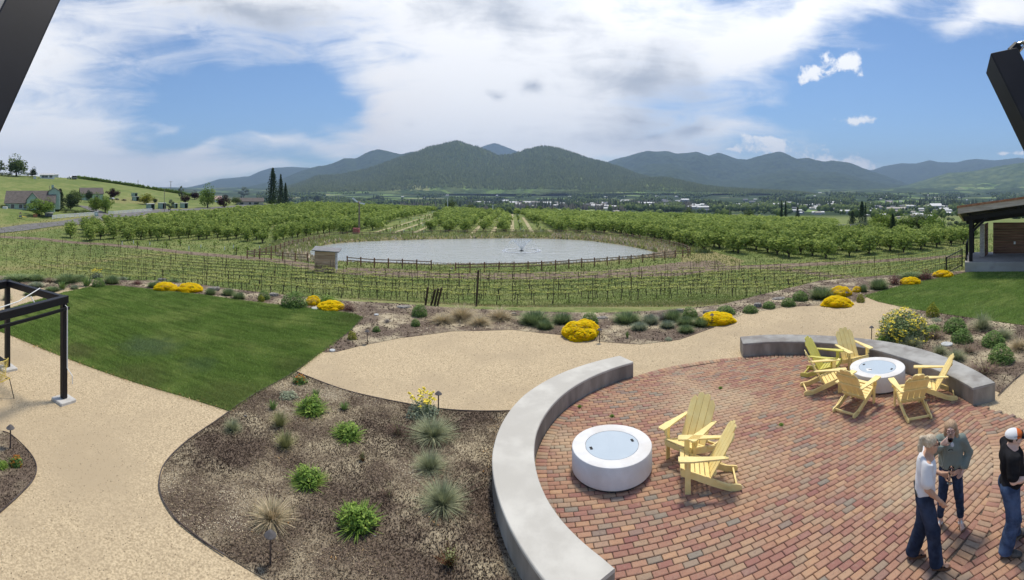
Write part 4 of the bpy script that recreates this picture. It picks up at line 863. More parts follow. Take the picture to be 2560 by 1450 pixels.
PL = [
 ('lav', 45, 703, 60, 17, 'low wide lavender at the far left end of the back bed'), ('lav', 88, 704, 40, 20, 'second lavender from the left edge, above the pergola beam'),
 ('sage', 91, 719, 30, 15, 'small grey leaved mound just above the pergola beam'), ('twig', 125, 707, 34, 17, 'reddish twiggy shrub between lavenders at far left'),
 ('lav', 166, 709, 46, 27, 'large lavender behind the pale iris clump at left'), ('lav', 131, 729, 30, 13, 'low lavender tucked behind the pergola corner'),
 ('iris', 155, 725, 28, 26, 'pale green sword leaved clump nearest the pergola corner'), ('sage', 186, 724, 17, 13, 'tiny grey mound right of the sword leaved clump'),
 ('lav', 200, 704, 30, 19, 'mid green lavender left of the second sword leaved clump'), ('iris', 217, 718, 30, 27, 'sword leaved clump left of the round green shrub'),
 ('ball', 246, 720, 34, 26, 'round green shrub at the top corner of the left lawn'), ('tyf', 242, 697, 30, 26, 'tall yellow flower spikes standing behind the left bed'),
 ('lav', 279, 711, 32, 26, 'lavender right of the yellow flower spikes'), ('sage', 305, 704, 26, 13, 'low grey shrub behind the top edge of the left lawn'),
 ('ball', 323, 708, 15, 13, 'small green tuft left of the dark red sprig'), ('barb', 343, 713, 26, 14, 'small bare dark red barberry behind the left lawn'),
 ('lav', 381, 720, 21, 17, 'small lavender touching the leftmost yellow mound'), ('sage', 392, 714, 16, 13, 'little grey tuft behind the leftmost yellow mound'),
 ('lav', 432, 712, 30, 16, 'lavender peeking over the two joined yellow mounds'), ('yel', 414, 729, 58, 24, 'leftmost yellow flower mound above the lawn'),
 ('yel', 474, 731, 62, 24, 'yellow flower mound joined to the right of the leftmost one'), ('ball', 480, 732, 15, 18, 'small green ball in front of the yellow mound'),
 ('lav', 526, 738, 22, 19, 'first small lavender ball right of the joined yellow mounds'), ('lav', 571, 740, 27, 21, 'second small lavender ball along the lawn top'),
 ('lav', 597, 749, 26, 21, 'third small lavender ball along the lawn top, set lower'), ('ball', 660, 751, 31, 26, 'green ball with a rock at its right, above the lawn'),
 ('box', 653, 756, 17, 18, 'golden green ball in front of the green ball above the lawn'), ('ball', 735, 772, 64, 44, 'largest dark green rounded shrub above the left lawn'),
 ('yel', 783, 764, 36, 26, 'yellow mound just right of the largest green shrub'), ('leaf', 819, 763, 46, 24, 'dark leafy shrub amid yellow blossom'),
 ('yel', 827, 777, 64, 26, 'yellow mound below the dark leafy shrub'), ('barb', 872, 780, 38, 26, 'burgundy barberry drooping toward the lawn corner'),
 ('ball', 1048, 794, 39, 34, 'dark green ball beside the leaning rusty stakes'), ('ball', 1039, 818, 23, 21, 'small green ball below the dark green ball'),
 ('ball', 941, 832, 18, 17, 'tiny green ball alone in the centre mulch'), ('box', 880, 851, 22, 25, 'golden green bush near the lawn edge and path light'),
 ('gtwig', 968, 809, 20, 15, 'small leafless grey plant in the centre mulch'), ('tan', 1105, 811, 50, 30, 'low dry grass, leftmost of the four by the vineyard'),
 ('tan', 1154, 804, 66, 48, 'tallest dry fountain grass of the four by the vineyard'), ('tan', 1200, 816, 44, 32, 'reddish dry grass nearest the gravel of the four'),
 ('tan', 1250, 803, 54, 38, 'dry fountain grass at the right of the four'), ('lav', 1336, 813, 60, 39, 'large lavender above the centre gravel circle'),
 ('lav', 1363, 825, 33, 27, 'small lavender ball in front of the large one'), ('lav', 1406, 811, 41, 32, 'lavender ball up left of the big yellow mound'),
 ('ball', 1475, 815, 42, 34, 'loose green shrub behind the big yellow mound'), ('yel', 1454, 849, 92, 52, 'biggest yellow flower mound, at the gravel edge in the centre'),
 ('lav', 1568, 810, 54, 32, 'broad dense lavender right of the big yellow mound'), ('sage', 1598, 827, 33, 22, 'small grey lavender below the broad dense one'),
 ('sage', 1624, 812, 35, 29, 'loose grey green shrub left of the leafless grey one'), ('iris', 1568, 847, 10, 22, 'single small upright sprout in bare mulch'),
 ('gtwig', 1656, 803, 38, 30, 'leafless grey lavender between green ones'), ('lav', 1683, 805, 38, 36, 'tall lavender right of the leafless grey one'),
 ('sage', 1668, 822, 29, 23, 'small round grey lavender under the tall one'), ('lav', 1715, 816, 34, 27, 'round lavender left of the yellow mound in the bend'),
 ('lav', 1715, 834, 31, 23, 'small lavender ball nearest the gravel bend'), ('lav', 1754, 818, 40, 27, 'lavender touching the left side of the bend yellow mound'),
 ('ball', 1725, 798, 40, 31, 'dark green bush behind the lavenders at the bend'), ('low', 1672, 853, 20, 8, 'flat weed patch at the gravel edge'),
 ('yel', 1791, 813, 88, 33, 'wide yellow mound at the gravel bend, second largest in the centre'), ('ball', 1815, 788, 46, 24, 'spiky dark green mound behind the bend yellow mound'),
 ('ball', 1876, 784, 35, 22, 'spiky green mound left of the pale rocks'), ('ball', 1922, 773, 32, 20, 'low dark mound between two pale rocks'),
 ('ball', 1971, 768, 35, 24, 'brown tipped green mound at the gravel edge'), ('ball', 2000, 754, 40, 28, 'round green bush behind the brown tipped mound'),
 ('lav', 2067, 722, 60, 22, 'wide lavender at the back, above the largest right one'), ('lav', 2055, 749, 50, 37, 'large smooth lavender left of the paired yellow mounds'),
 ('yel', 2101, 743, 54, 29, 'upper one of the paired yellow mounds'), ('yel', 2092, 768, 74, 28, 'lower one of the paired yellow mounds at the gravel edge'),
 ('barb', 2120, 728, 38, 22, 'burgundy barberry behind the upper paired yellow mound'), ('barb', 2166, 722, 32, 22, 'burgundy barberry left of the tall right lavender'),
 ('yel', 2143, 732, 22, 17, 'small yellow tuft left of the green ball'), ('lav', 2158, 731, 18, 23, 'narrow green ball rising between small yellow tufts'),
 ('box', 2151, 757, 20, 22, 'golden green bush at the tip of the right lawn'), ('lav', 2197, 725, 38, 33, 'tall lavender left of the two big barberries'),
 ('barb', 2236, 714, 42, 31, 'left one of the two big burgundy barberries on the right'), ('yel', 2276, 712, 50, 20, 'yellow mound between the two big barberries'),
 ('lav', 2281, 698, 52, 18, 'lavender behind the yellow mound between barberries'), ('barb', 2315, 701, 40, 29, 'right one of the two big burgundy barberries'),
 ('yel', 2357, 694, 48, 19, 'rightmost yellow mound by the black railing'),
 ('box', 2332, 794, 32, 38, 'upright golden bush at the lower edge of the right lawn'), ('phl', 2258, 856, 118, 84, 'big shrub dotted with pale yellow flowers behind the bench'),
 ('blue', 2456, 828, 50, 54, 'tall blue green grass against the right lawn'), ('ball', 2388, 836, 62, 44, 'green ball nearest the right lawn'),
 ('ball', 2405, 860, 52, 38, 'green ball in front of the one nearest the lawn'), ('ball', 2484, 869, 60, 42, 'green ball, second from the right in the right bed'),
 ('ball', 2502, 912, 66, 54, 'largest and lowest green ball in the right bed'), ('blue', 2280, 872, 46, 38, 'blue grass tuft right behind the far bench'),
 ('blue', 2350, 890, 36, 34, 'blue grass tuft, middle of three along the far bench'), ('blue', 2391, 906, 46, 40, 'blue grass tuft furthest right along the far bench'),
 ('blue', 2510, 852, 44, 40, 'spiky blue grass below the right lawn'), ('tan', 2546, 880, 46, 42, 'dry tan grass at the right edge'),
 ('twig', 2338, 852, 50, 34, 'dark low twiggy shrub right of the flowering shrub'), ('twig', 2420, 889, 50, 38, 'dark twiggy shrub among the green balls'),
 ('twig', 2463, 944, 80, 48, 'widest dark twiggy shrub behind the bench end'), ('leaf', 2333, 829, 32, 17, 'low leafy plant between flowering shrub and green balls'),
 ('leaf', 2210, 857, 34, 16, 'low leafy plant at the foot of the flowering shrub'), ('low', 2342, 805, 30, 9, 'flat grey creeping plant below the golden bush'),
 ('orf', 749, 964, 36, 28, 'red and orange daisies near the tip of the centre bed'), ('low', 722, 1001, 50, 22, 'low grey green spreading plant under the red daisies'),
 ('iris', 791, 999, 22, 28, 'dark spiky sprout right of the low grey plant'), ('iris', 682, 1029, 24, 30, 'dark spiky sprout behind the upper left fescue'),
 ('iris', 860, 1029, 24, 24, 'small dark sprout alone right of the silvery shrub'), ('leaf', 779, 1040, 62, 50, 'silvery green rounded shrub in the upper centre bed'),
 ('olv', 699, 1074, 42, 50, 'upright fescue, upper of two at the left of the bed'), ('olv', 713, 1129, 48, 54, 'upright fescue, lower of two at the left of the bed'),
 ('leaf', 869, 1104, 62, 48, 'bright green bush in the middle of the centre bed'), ('tyf', 1057, 1050, 76, 72, 'tall stems with yellow flower heads by the gravel circle'),
 ('twig', 994, 1095, 50, 50, 'dark red twiggy plant left of the big blue grass'), ('blue', 1082, 1108, 92, 68, 'big blue grass with long stalks below the tall yellow flowers'),
 ('blue', 1074, 1188, 68, 70, 'middle blue grass of the column of three by the bench'), ('blue', 1107, 1284, 94, 90, 'lowest and widest blue grass of the column by the bench'),
 ('sprig', 906, 1160, 26, 38, 'small russet sprig below the bright green bush'), ('twig', 972, 1250, 36, 38, 'small brown tuft between green bush and blue grass'),
 ('leaf', 770, 1223, 70, 60, 'green bush left of centre in the lower bed'), ('leaf', 895, 1338, 88, 86, 'largest bright green bush low in the centre bed'),
 ('tan', 680, 1322, 82, 78, 'pale straw grass clump beside the lowest path light'), ('sprig', 1125, 1432, 66, 72, 'green and dark red sprigs at the bottom of the bed'),
 ('blue', 582, 1084, 38, 42, 'small blue grass at the corner of lawn and path'),
 ('orf', 40, 1173, 36, 36, 'orange flowers in the little bed at the left edge'), ('leaf', 5, 1176, 26, 24, 'green plant cut by the left edge beside orange flowers'),
 ('blue', 18, 752, 26, 26, 'grey grass in the gravel inside the pergola'), ('lav', 76, 740, 26, 13, 'small lavender in the gravel behind the pergola')]
for k in PL: plant(*k)

# rocks, lids, path lights
def rock(px, py, wpx, hpx, label, flat=False):
    x, y = gp(px, py); d = math.hypot(x, y); z = 0
    if d > np.interp(px, *EDGE) - .3: p3, d = tp(px, py, 14); x, y, z = p3
    g = np.random.default_rng(int(px)); bm = bmesh.new(); bmesh.ops.create_icosphere(bm, subdivisions=2, radius=.5)
    off = g.normal(size=3)
    for v in bm.verts:
        n = math.sin(v.co.x * 5 + off[0]) * math.sin(v.co.y * 4 + off[1]) * .22 + g.normal() * .03; v.co *= 1 + n; v.co.z = max(min(v.co.z, .32), -.3)
    me = bpy.data.meshes.new('rock'); bm.to_mesh(me); bm.free(); wd = wpx * d / F; hh = hpx * d / F
    o = link('boulder', me, rock_m); o.location = (x, y, z + hh * .25); o.scale = (wd, wd * .7, hh * 1.5); o.rotation_euler = (0, 0, -az(px)); tag(o, label, 'rock', 'rocks along the planting beds')
for r_ in [(405, 702, 24, 8, 'flat grey rock behind the joined yellow mounds'), (533, 727, 34, 13, 'wide grey rock behind the first small lavender ball'), (684, 741, 24, 12, 'grey rock right of the green ball above the lawn'),
           (1010, 769, 36, 7, 'low flat stone left of the dark green ball'), (1283, 790, 17, 13, 'dark rock at the left of the large centre lavender'), (1506, 797, 28, 7, 'flat stone behind the big yellow mound'),
           (1773, 784, 32, 12, 'pale angular rock behind the bend yellow mound'), (1700, 782, 18, 14, 'grey upright rock left of the pale angular one'), (1895, 768, 24, 15, 'pale rock between two low green mounds'), (1945, 753, 36, 12, 'largest pale flat rock near the vineyard'),
           (1973, 742, 16, 9, 'small rock behind the largest pale one'), (2026, 731, 22, 9, 'pale rock at the left of the wide lavender'), (938, 1345, 9, 9, 'single small white pebble below the bright green bush'), (614, 1044, 8, 8, 'round grey stone at the lawn corner')]: rock(*r_)
lid2 = M('grey_plastic_lid', (.45, .46, .45), (.55, .56, .55), sc=5, rough=.6)
for px, py, wd, lb in [(941, 789, 12, 'round pale valve lid in the mulch by the barberry'), (831, 879, 15, 'round pale valve lid at the tip of the gravel'), (790, 773, 24, 'white flat stone under the dark leafy shrub'), (2367, 863, 30, 'flat grey slab among the right bed shrubs')]:
    x, y = gp(px, py); d = math.hypot(x, y); r = wd * d / F / 2; mb = MB(); mb.lathe([(r, 0), (r, .035), (r * .9, .045), (0, .045)], 20)
    o = link('valve_lid', mb.mesh('valve_lid'), lid2); o.location = (x, y, .015); tag(o, lb, 'lid')
brz = M('bronze_lamp', (.07, .055, .05), (.12, .10, .095), sc=9, rough=.5, metal=.4); brg = M('weathered_lamp_hat', (.09, .08, .075), (.13, .12, .12), sc=9, rough=.6)
def plight(px, py, hpx, label, hat=1):
    x, y = gp(px, py); d = math.hypot(x, y); h = max(.42, min(hpx * d / F * 1.12, .6)); e = thing('path_light', label, 'path light', (x, y, .01), 0, 'bronze path lights in the beds')
    mb = MB(); mb.tube([(0, 0, 0), (0, 0, h)], .014, 8); part('stem', mb, brz, e)
    mb = MB(); mb.lathe([(.08, h - .03), (.078, h - .024), (.03, h + .024), (.012, h + .036), (0, h + .039)], 20); mb.lathe([(.08, h - .03), (.02, h - .01)], 20); part('hat', mb, brg, e)
for a in [(676, 1416, 68, 'path light nearest the viewer, beside the pale straw grass'), (26, 1124, 44, 'path light in the small bed at the left edge'), (1096, 1031, 36, 'path light beside the tall yellow flower stems'),
          (918, 861, 30, 'path light in mulch right of the golden bush at the lawn edge'), (1499, 857, 30, 'path light beside the biggest yellow mound'), (1780, 816, 22, 'brown path light in front of the bend yellow mound'), (2117, 755, 20, 'path light in front of the upper paired yellow mound'), (2179, 850, 18, 'path light behind the far bench left of the flowering shrub')]: plight(*a)

# ---------------------------------------------------------------- loose ground litter and grass blades
def scatter(poly, n, seed, box=None, dens=None):
    P = np.array(poly); g = np.random.default_rng(seed); lo, hi = P.min(0), P.max(0); lo = np.maximum(lo, -32); hi = np.minimum(hi, 34)
    q = lo + (hi - lo) * g.random((n, 2)); k = pip(q[:, 0], q[:, 1], poly); ppx_, ppy_ = proj(q[:, 0], q[:, 1], 0); k &= (ppx_ > -60) & (ppx_ < 2640) & (ppy_ < 1480) & (q[:, 1] > 0)
    d = np.hypot(q[:, 0], q[:, 1]); k &= g.random(n) < np.clip((9 / d) ** 1.2, .12, 1) if dens is None else dens(q[:, 0], q[:, 1], g.random(n))
    return q[k], g
def chips(name, poly, n, size, z, m, seed, up=.25, tint=None, kind='stuff', dens=None):
    q, g = scatter(poly, n, seed, dens=dens); N = len(q); P = np.c_[q, np.full(N, z)]
    d = np.c_[g.normal(0, up, N), g.normal(0, up, N), np.ones(N)]; d, a, b = rot_basis(d); ph = g.random(N) * 2 * PI; u = a * np.cos(ph)[:, None] + b * np.sin(ph)[:, None]; v = np.cross(d, u)
    sc_ = (size * (.4 + 1.2 * g.random(N) ** 2) * np.clip(np.hypot(q[:, 0], q[:, 1]) / 9, 1, 2.2))[:, None]
    V = np.stack([P - u * sc_ + d * .004, P + v * sc_ * .35 + d * .006, P + u * sc_ + d * .008, P - v * sc_ * .35], 1).reshape(-1, 3)
    tt = g.random(N)
    if name == 'bark_litter': fb = fbm(q[:, 0] * .9 + 40, q[:, 1] * .9 + 40, 4, False, 5); tt = np.clip(tt * .75 + (fb - .50) * 2.2, 0, 1)
    return tag(link(name, mesh_np(name, V, np.arange(4 * N).reshape(N, 4), np.repeat(tt, 4)), m), kind=kind)
def litter_mat(name, stops):
    mt = bpy.data.materials.new(name); mt.use_nodes = True; t = NT(mt.node_tree); p = t.n['Principled BSDF']
    t.put(p, 'Base Color', t.ramp(t.new('ShaderNodeAttribute', attribute_name='tint').outputs['Fac'], stops)); p.inputs['Roughness'].default_value = .95; p.inputs['Specular IOR Level'].default_value = .1; return mt
mul_l = litter_mat('bark_chips', [(0, (.03, .02, .015)), (.35, (.11, .08, .055)), (.6, (.26, .20, .13)), (.85, (.45, .36, .24)), (1, (.62, .53, .38))])
grv_l = litter_mat('granite_fines', [(0, (.10, .075, .05)), (.38, (.30, .235, .15)), (.65, (.56, .45, .29)), (.88, (.74, .60, .40)), (1, (.78, .70, .55))])
for i, pl_ in enumerate((MULCH1, MULCH2, MULCH3, MULCH4)): chips('bark_litter', pl_, (190000, 150000, 30000, 15000)[i], (.014, .022, .02, .014)[i], .028, mul_l, 40 + i, .5)
chips('gravel_litter', gedge + [(40, -8), (-40, -8)], 420000, .009, .013, grv_l, 50, .35)
leafl = litter_mat('dry_leaf_litter', [(0, (.30, .16, .06)), (.5, (.50, .31, .13)), (1, (.62, .44, .24))])
def near_line(pts, wd):
    L_ = [gp(*p) for p in pts]
    return lambda x, y, r: (line_dist(x, y, L_) < wd * (.2 + r)) & (r < .8)
big_ = [(-30, 0), (30, 0), (30, 25), (-30, 25)]
chips('leaf_litter', big_, 260000, .020, .042, leafl, 60, .5, dens=near_line([(20, 836), (150, 890), (300, 945), (450, 990), (575, 1030)], .22))
chips('leaf_litter', big_, 260000, .018, .032, leafl, 61, .5, dens=near_line([(1235, 1060), (1228, 1150), (1232, 1210)], .30))
chips('leaf_litter', big_, 260000, .018, .032, leafl, 62, .5, dens=near_line([(1262, 1280), (1290, 1380), (1330, 1450)], .26))
chips('leaf_litter', big_, 400000, .018, .032, leafl, 63, .6, dens=lambda x, y, r: np.min([np.hypot(x - gp(*c)[0], y - gp(*c)[1]) / w_ for c, w_ in [((835, 1398), .22), ((1105, 1300), .3), ((720, 1300), .22), ((650, 1340), .2), ((778, 1050), .3), ((846, 1100), .2), ((700, 1150), .28), ((812, 1205), .12), ((1075, 1205), .3), ((895, 1350), .3)]], axis=0) < r * .9)
def turf(name, poly, n, seed, m, h=.045, zb=.03):
    q, g = scatter(poly, n, seed, dens=lambda x, y, r: r < np.clip((13 / np.hypot(x, y)) ** 1.5, .16, 1)); q = q + g.normal(0, .05, q.shape); N = len(q); d = np.hypot(q[:, 0], q[:, 1]); wd = .0045 * np.clip(d / 9, 1, 3.2)
    hh = h * (.6 + .8 * g.random(N)); a = g.random(N) * 2 * PI; lean = g.normal(0, .55, (N, 2)) * hh[:, None]
    P = np.c_[q, np.full(N, zb)]; o = np.c_[np.cos(a) * wd, np.sin(a) * wd, 0 * a]
    V = np.stack([P - o, P + o, P + np.c_[lean, hh]], 1).reshape(-1, 3)
    return tag(link(name, mesh_np(name, V, np.arange(3 * N).reshape(N, 3), np.repeat(g.random(N), 3)), m), kind='stuff')
def turf_mat(name, c1, c2, c3, edge=None):
    mt = bpy.data.materials.new(name); mt.use_nodes = True; t = NT(mt.node_tree); p = t.n['Principled BSDF']
    pos = t.new('ShaderNodeNewGeometry').outputs['Position']; a = t.new('ShaderNodeAttribute', attribute_name='tint').outputs['Fac']
    c = t.mixc(a, c1, c2); c = t.mixc(t.m('MULTIPLY', t.ss(t.noise(pos, .55, 5, .65), .45, .68), .75), c, c3)
    mq = t.new('ShaderNodeMapping'); t.put(mq, 'Vector', pos); mq.inputs['Rotation'].default_value = (0, 0, .9); mq.inputs['Scale'].default_value = (.5, 3.2, 1)
    c = t.mixc(t.m('MULTIPLY', t.ss(t.noise(mq.outputs[0], 1.3, 6, .7), .42, .66), .5), c, tuple(v * .5 for v in c1))
    if edge:
        for (ex, ey, er, col, s_) in edge:
            sv = t.new('ShaderNodeVectorMath', operation='DISTANCE'); t.put(sv, 0, pos); sv.inputs[1].default_value = (ex, ey, 0)
            c = t.mixc(t.m('MULTIPLY', t.ss(t.m('ADD', sv.outputs['Value'], t.m('MULTIPLY_ADD', t.noise(pos, 2.2, 4), er, -er * .5)), er, er * .25), s_), c, col)
    t.put(p, 'Base Color', c); p.inputs['Roughness'].default_value = .75; p.inputs['Specular IOR Level'].default_value = .25
    tr = t.new('ShaderNodeBsdfTranslucent'); t.put(tr, 'Color', c); mx = t.new('ShaderNodeMixShader'); mx.inputs[0].default_value = .3
    t.l.new(p.outputs[0], mx.inputs[1]); t.l.new(tr.outputs[0], mx.inputs[2]); t.l.new(mx.outputs[0], t.n['Material Output'].inputs[0]); return mt
tm = turf_mat('lawn_grass', (.155, .25, .048), (.35, .475, .115), (.46, .52, .16), [(*gp(375, 868), 1.3, (.20, .26, .16), .55), (*gp(500, 915), .8, (.14, .20, .12), .35), (*gp(575, 1010), 1.6, (.22, .21, .08), .45), (*gp(340, 945), 1.2, (.21, .20, .08), .45), (*gp(190, 880), .9, (.22, .19, .09), .5), (*gp(740, 920), 1.0, (.14, .17, .05), .5), (*gp(880, 800), 1.2, (.14, .17, .05), .5)])
turf('lawn_grass', LAWN1, 900000, 70, tm); turf('lawn_grass', LAWN2, 500000, 71, tm)
# steel edging of the beds
edg = M('rusty_edging', (.07, .05, .045), (.12, .10, .09), sc=6, rough=.8)
for i, pts_ in enumerate([[(575, 1030), (545, 1052), (470, 1104), (415, 1158), (398, 1205), (405, 1250), (440, 1303), (500, 1352), (560, 1393)], [(738, 931), (850, 974), (950, 999), (1100, 1025), (1200, 1031), (1290, 1030)], [(7, 1082), (30, 1092), (70, 1130), (90, 1165), (85, 1200), (50, 1240), (0, 1285)], [(905, 797), (870, 833), (803, 880), (738, 931), (640, 986), (580, 1026)], [(2495, 992), (2530, 958), (2560, 934), (2640, 884)]]):
    c0 = gp(*pts_[0]); mb = MB(); Pp = spline([gp(*p) for p in pts_], 4, False); mb.tube([(x - c0[0], y - c0[1], .035) for x, y in Pp], .011, 5)
    o = link('edging_strip', mb.mesh('edging_strip'), edg); o.location = (*c0, 0); tag(o, ['thin steel edging curving round the left of the centre bed', 'thin steel edging between centre bed and gravel circle', 'thin steel edging round the small left bed', 'thin steel edging along the right side of the left lawn', 'thin steel edging at the gravel path right of the bench end'][i], 'edging')
# weeds on the patio
for px, py in [(1530, 1047), (1449, 1023), (1801, 976), (1953, 1069)]:
    x, y = gp(px, py); e = thing('weed', 'small green weed in the brick joints, ' + {1530: 'between the near fire pit and bench', 1449: 'close to the inner side of the left bench', 1801: 'furthest back, above the near chairs', 1953: 'alone in the middle of the patio'}[px], 'weed', (x, y, .05), 0, None, (.09, .09, .05))
    link('foliage', proto_parts('leaf', 0)[0][1], None, e)
# ---------------------------------------------------------------- vineyard: trellis rows, stakes and vines
stk_m = M('rusty_stake', (.05, .035, .025), (.10, .065, .045), sc=7, rough=.8)
wire_m = M('trellis_wire', (.09, .085, .08), rough=.6)
bark_m = M('vine_bark', (.045, .035, .028), (.09, .07, .055), sc=12, rough=.95)
vleaf_m = M('young_vine_leaf', (.46, .50, .14), (.66, .66, .24), sc=4, rough=.8, tint=.35, spec=.15, trl=.3)
BLK_A = [(-60, 700), (-60, 668), (150, 664), (300, 649), (480, 640), (600, 655), (800, 682), (900, 692), (1280, 697), (1600, 697), (1830, 676), (1930, 673), (2090, 695), (2270, 706), (2380, 690), (2330, 720), (2150, 745), (1900, 770), (1650, 790), (1280, 800), (900, 790), (600, 745), (300, 722)]
BLK_C = [(1960, 668), (2050, 662), (2200, 654), (2360, 634), (2440, 622), (2440, 690), (2270, 702), (2180, 696), (2080, 686)]
BLK_B = [(-60, 592), (0, 594), (120, 603), (260, 618), (400, 632), (330, 643), (160, 660), (-60, 667)]
def inpx(x, y, z, poly):
    px, py = proj(np.array([x]), np.array([y]), z); return pip(px, py, poly)[0]
stake_me = MB(); stake_me.box((0, 0, .5), (.032, .026, 1)); stake_me = stake_me.mesh('stake'); stake_me.materials.append(stk_m)
vines = []; farposts = []
row_i = 0; ordn = ['first', 'second', 'third', 'fourth', 'fifth', 'sixth', 'seventh', 'eighth', 'ninth', 'tenth', 'eleventh', 'twelfth']
def trellis(pts, label, nposts):
    """pts = stake positions along one row"""
    x0, y0, z0 = pts[0]; e = thing('trellis_row', label, 'trellis', (x0, y0, z0), 0, 'trellis rows of the vineyard')
    for (x, y, z) in pts:
        o = bpy.data.objects.new('stake', stake_me); COL.objects.link(o); o.parent = e; h = random.uniform(1.5, 1.85); o.location = (x - x0, y - y0, z - z0 - .1); o.scale = (1, 1, h); o.rotation_euler = (random.gauss(0, .03), random.gauss(0, .03), random.random())
    mb = MB()
    for a, b in zip(pts[:-1], pts[1:]):
        if math.hypot(a[0] - b[0], a[1] - b[1]) > 40: continue
        for hh in (.35, .72, 1.1):
            p, q = Vector(a) - Vector(pts[0]), Vector(b) - Vector(pts[0]); p.z += hh; q.z += hh; mb.beam(p, q, .008, .008)
    if mb.v: part('wires', mb, wire_m, e)
for j in range(8):
    y0 = 31.0 + j * 2.35; xs = np.arange(-62, 60, 2.7) + (j % 3) * .6; pts = []
    for x in xs:
        x = x + random.gauss(0, .05); z = tz1(x, y0)
        if inpx(x, y0, z, BLK_A): pts.append((x, y0 + random.gauss(0, .03), z))
    for x in np.arange(-62, 60, 1.22):
        z = tz1(x, y0)
        if inpx(x, y0, z, BLK_A): vines.append((x + random.gauss(0, .08), y0, z, 0))
    if len(pts) > 2: trellis(pts, f'{ordn[j]} vineyard trellis row counted from the garden side', 0)
for j in range(14):     # far right block
    y0 = 26.0 + j * 2.6; pts = []
    for x in np.arange(34, 110, 2.6):
        z = tz1(x, y0)
        if inpx(x, y0, z, BLK_C): pts.append((x, y0, z)); vines.append((x, y0, z, 0)); vines.append((x + 1.3, y0, z, 0))
    if len(pts) > 2: farposts.append(pts)
for i, pts in enumerate(farposts[:12]): trellis(pts, f'{ordn[i]} trellis row of the far block left of the stage, nearest first', 0)
farL = []
for j in range(16):     # far left block, sloping rows
    y0 = 26 + j * 3.0; pts = []
    for x in np.arange(-130, -28, 3.0):
        yy = y0 + .22 * (x + 60); z = tz1(x, yy)
        if inpx(x, yy, z, BLK_B): pts.append((x + random.gauss(0, .2), yy, z)); vines.append((x, yy, z, 1))
    if len(pts) > 2: farL.append(pts)
for i, pts in enumerate(farL[:12]): trellis(pts, f'{ordn[i]} trellis row of the upper left block below the road, nearest first', 0)
def vine_parts(v, leafn=90):
    g = random.Random(v); mb = MB(); k = g.uniform(-.06, .06)
    mb.tube([(0, 0, 0), (k, .01, .3), (k * 1.6, .0, .62), (k, 0, .72)], [.035, .028, .024, .02], 5, False)
    for s_ in (-1, 1):
        L = g.uniform(.42, .62); mb.tube([(k, 0, .68), (k + s_ * .12, .0, .755), (k + s_ * L, .0, .74 + g.uniform(-.02, .03))], [.022, .017, .012], 5, False)
    gg = np.random.default_rng(v); n = leafn; P = np.c_[gg.uniform(-.6, .6, n), gg.normal(0, .06, n), .77 + .14 * gg.random(n) ** 1.5 + .0 * gg.random(n)]
    return mb, leaves(P, .10, v, np.array([[0, 0, .4]]))
VP = []
for v in range(4):
    mb, lf = vine_parts(v); me1 = mb.mesh('trunk'); me1.materials.append(bark_m); me2 = mesh_np('leaves', *lf); me2.materials.append(vleaf_m); VP.append((me1, me2, lf, mb))
vines.sort(key=lambda v: math.hypot(v[0], v[1]) + (30 if v[3] else 0))
stuffV, stuffF, stuffT, tV, tF = [], [], [], [], []; so = 0; to = 0
for i, (x, y, z, fl) in enumerate(vines):
    if i < 298:
        e = thing('grapevine', 'low grapevine budding pale green in the vineyard rows nearest the garden', 'grapevine', (x, y, z), random.choice((0, PI)) + random.gauss(0, .05), 'grapevines of the near rows', random.uniform(.85, 1.12))
        a = VP[random.randrange(4)]; link('trunk', a[0], None, e); link('leaves', a[1], None, e)
    else:
        a = VP[i % 4]; q = a[2][0][:200 if not fl else 80] + [x, y, z]; stuffV.append(q); stuffF.append(a[2][1][:len(q) // 4] + so); stuffT.append(a[2][2][:len(q)]); so += len(q)
        tv = np.array([(-.02, 0, 0), (.02, 0, 0), (.02, 0, .72), (-.02, 0, .72), (-.5, 0, .72), (.5, 0, .72), (.5, 0, .76), (-.5, 0, .76)]) + [x, y, z]; tV.append(tv); tF.append(np.array([(0, 1, 2, 3), (4, 5, 6, 7)]) + to); to += 8
tag(link('distant_vine_leaves', mesh_np('distant_vine_leaves', np.concatenate(stuffV), np.concatenate(stuffF), np.concatenate(stuffT)), vleaf_m), kind='stuff')
tag(link('distant_vine_wood', mesh_np('distant_vine_wood', np.concatenate(tV), np.concatenate(tF)), bark_m), kind='stuff')
# end posts leaning by the green ball, and tall marker posts
for i, (px, yb, pt, yt, lb) in enumerate([(1062, 769, 1070, 718, 'leftmost of four leaning rusty stakes at the vineyard edge'), (1075, 775, 1088, 724, 'second of four leaning rusty stakes at the vineyard edge'), (1084, 773, 1096, 721, 'third of four leaning rusty stakes at the vineyard edge'), (1091, 774, 1104, 719, 'rightmost of four leaning rusty stakes at the vineyard edge'),
                                          (1190, 775, 1196, 675, 'tall rusty post standing alone in the middle of the vineyard edge'), (1976, 735, 1970, 697, 'thick dark end post left of the right end post'), (2012, 728, 2006, 700, 'thick dark end post nearest the wide lavender')]):
    p, d = tp(px, yb, 20); q = at(pt, yt, d - .3); mb = MB(); mb.beam((0, 0, -.2), q - p, .075, .06)
    o = link('leaning_post', mb.mesh('leaning_post'), stk_m); o.location = p; tag(o, lb, 'post', 'rusty posts at the vineyard edge')
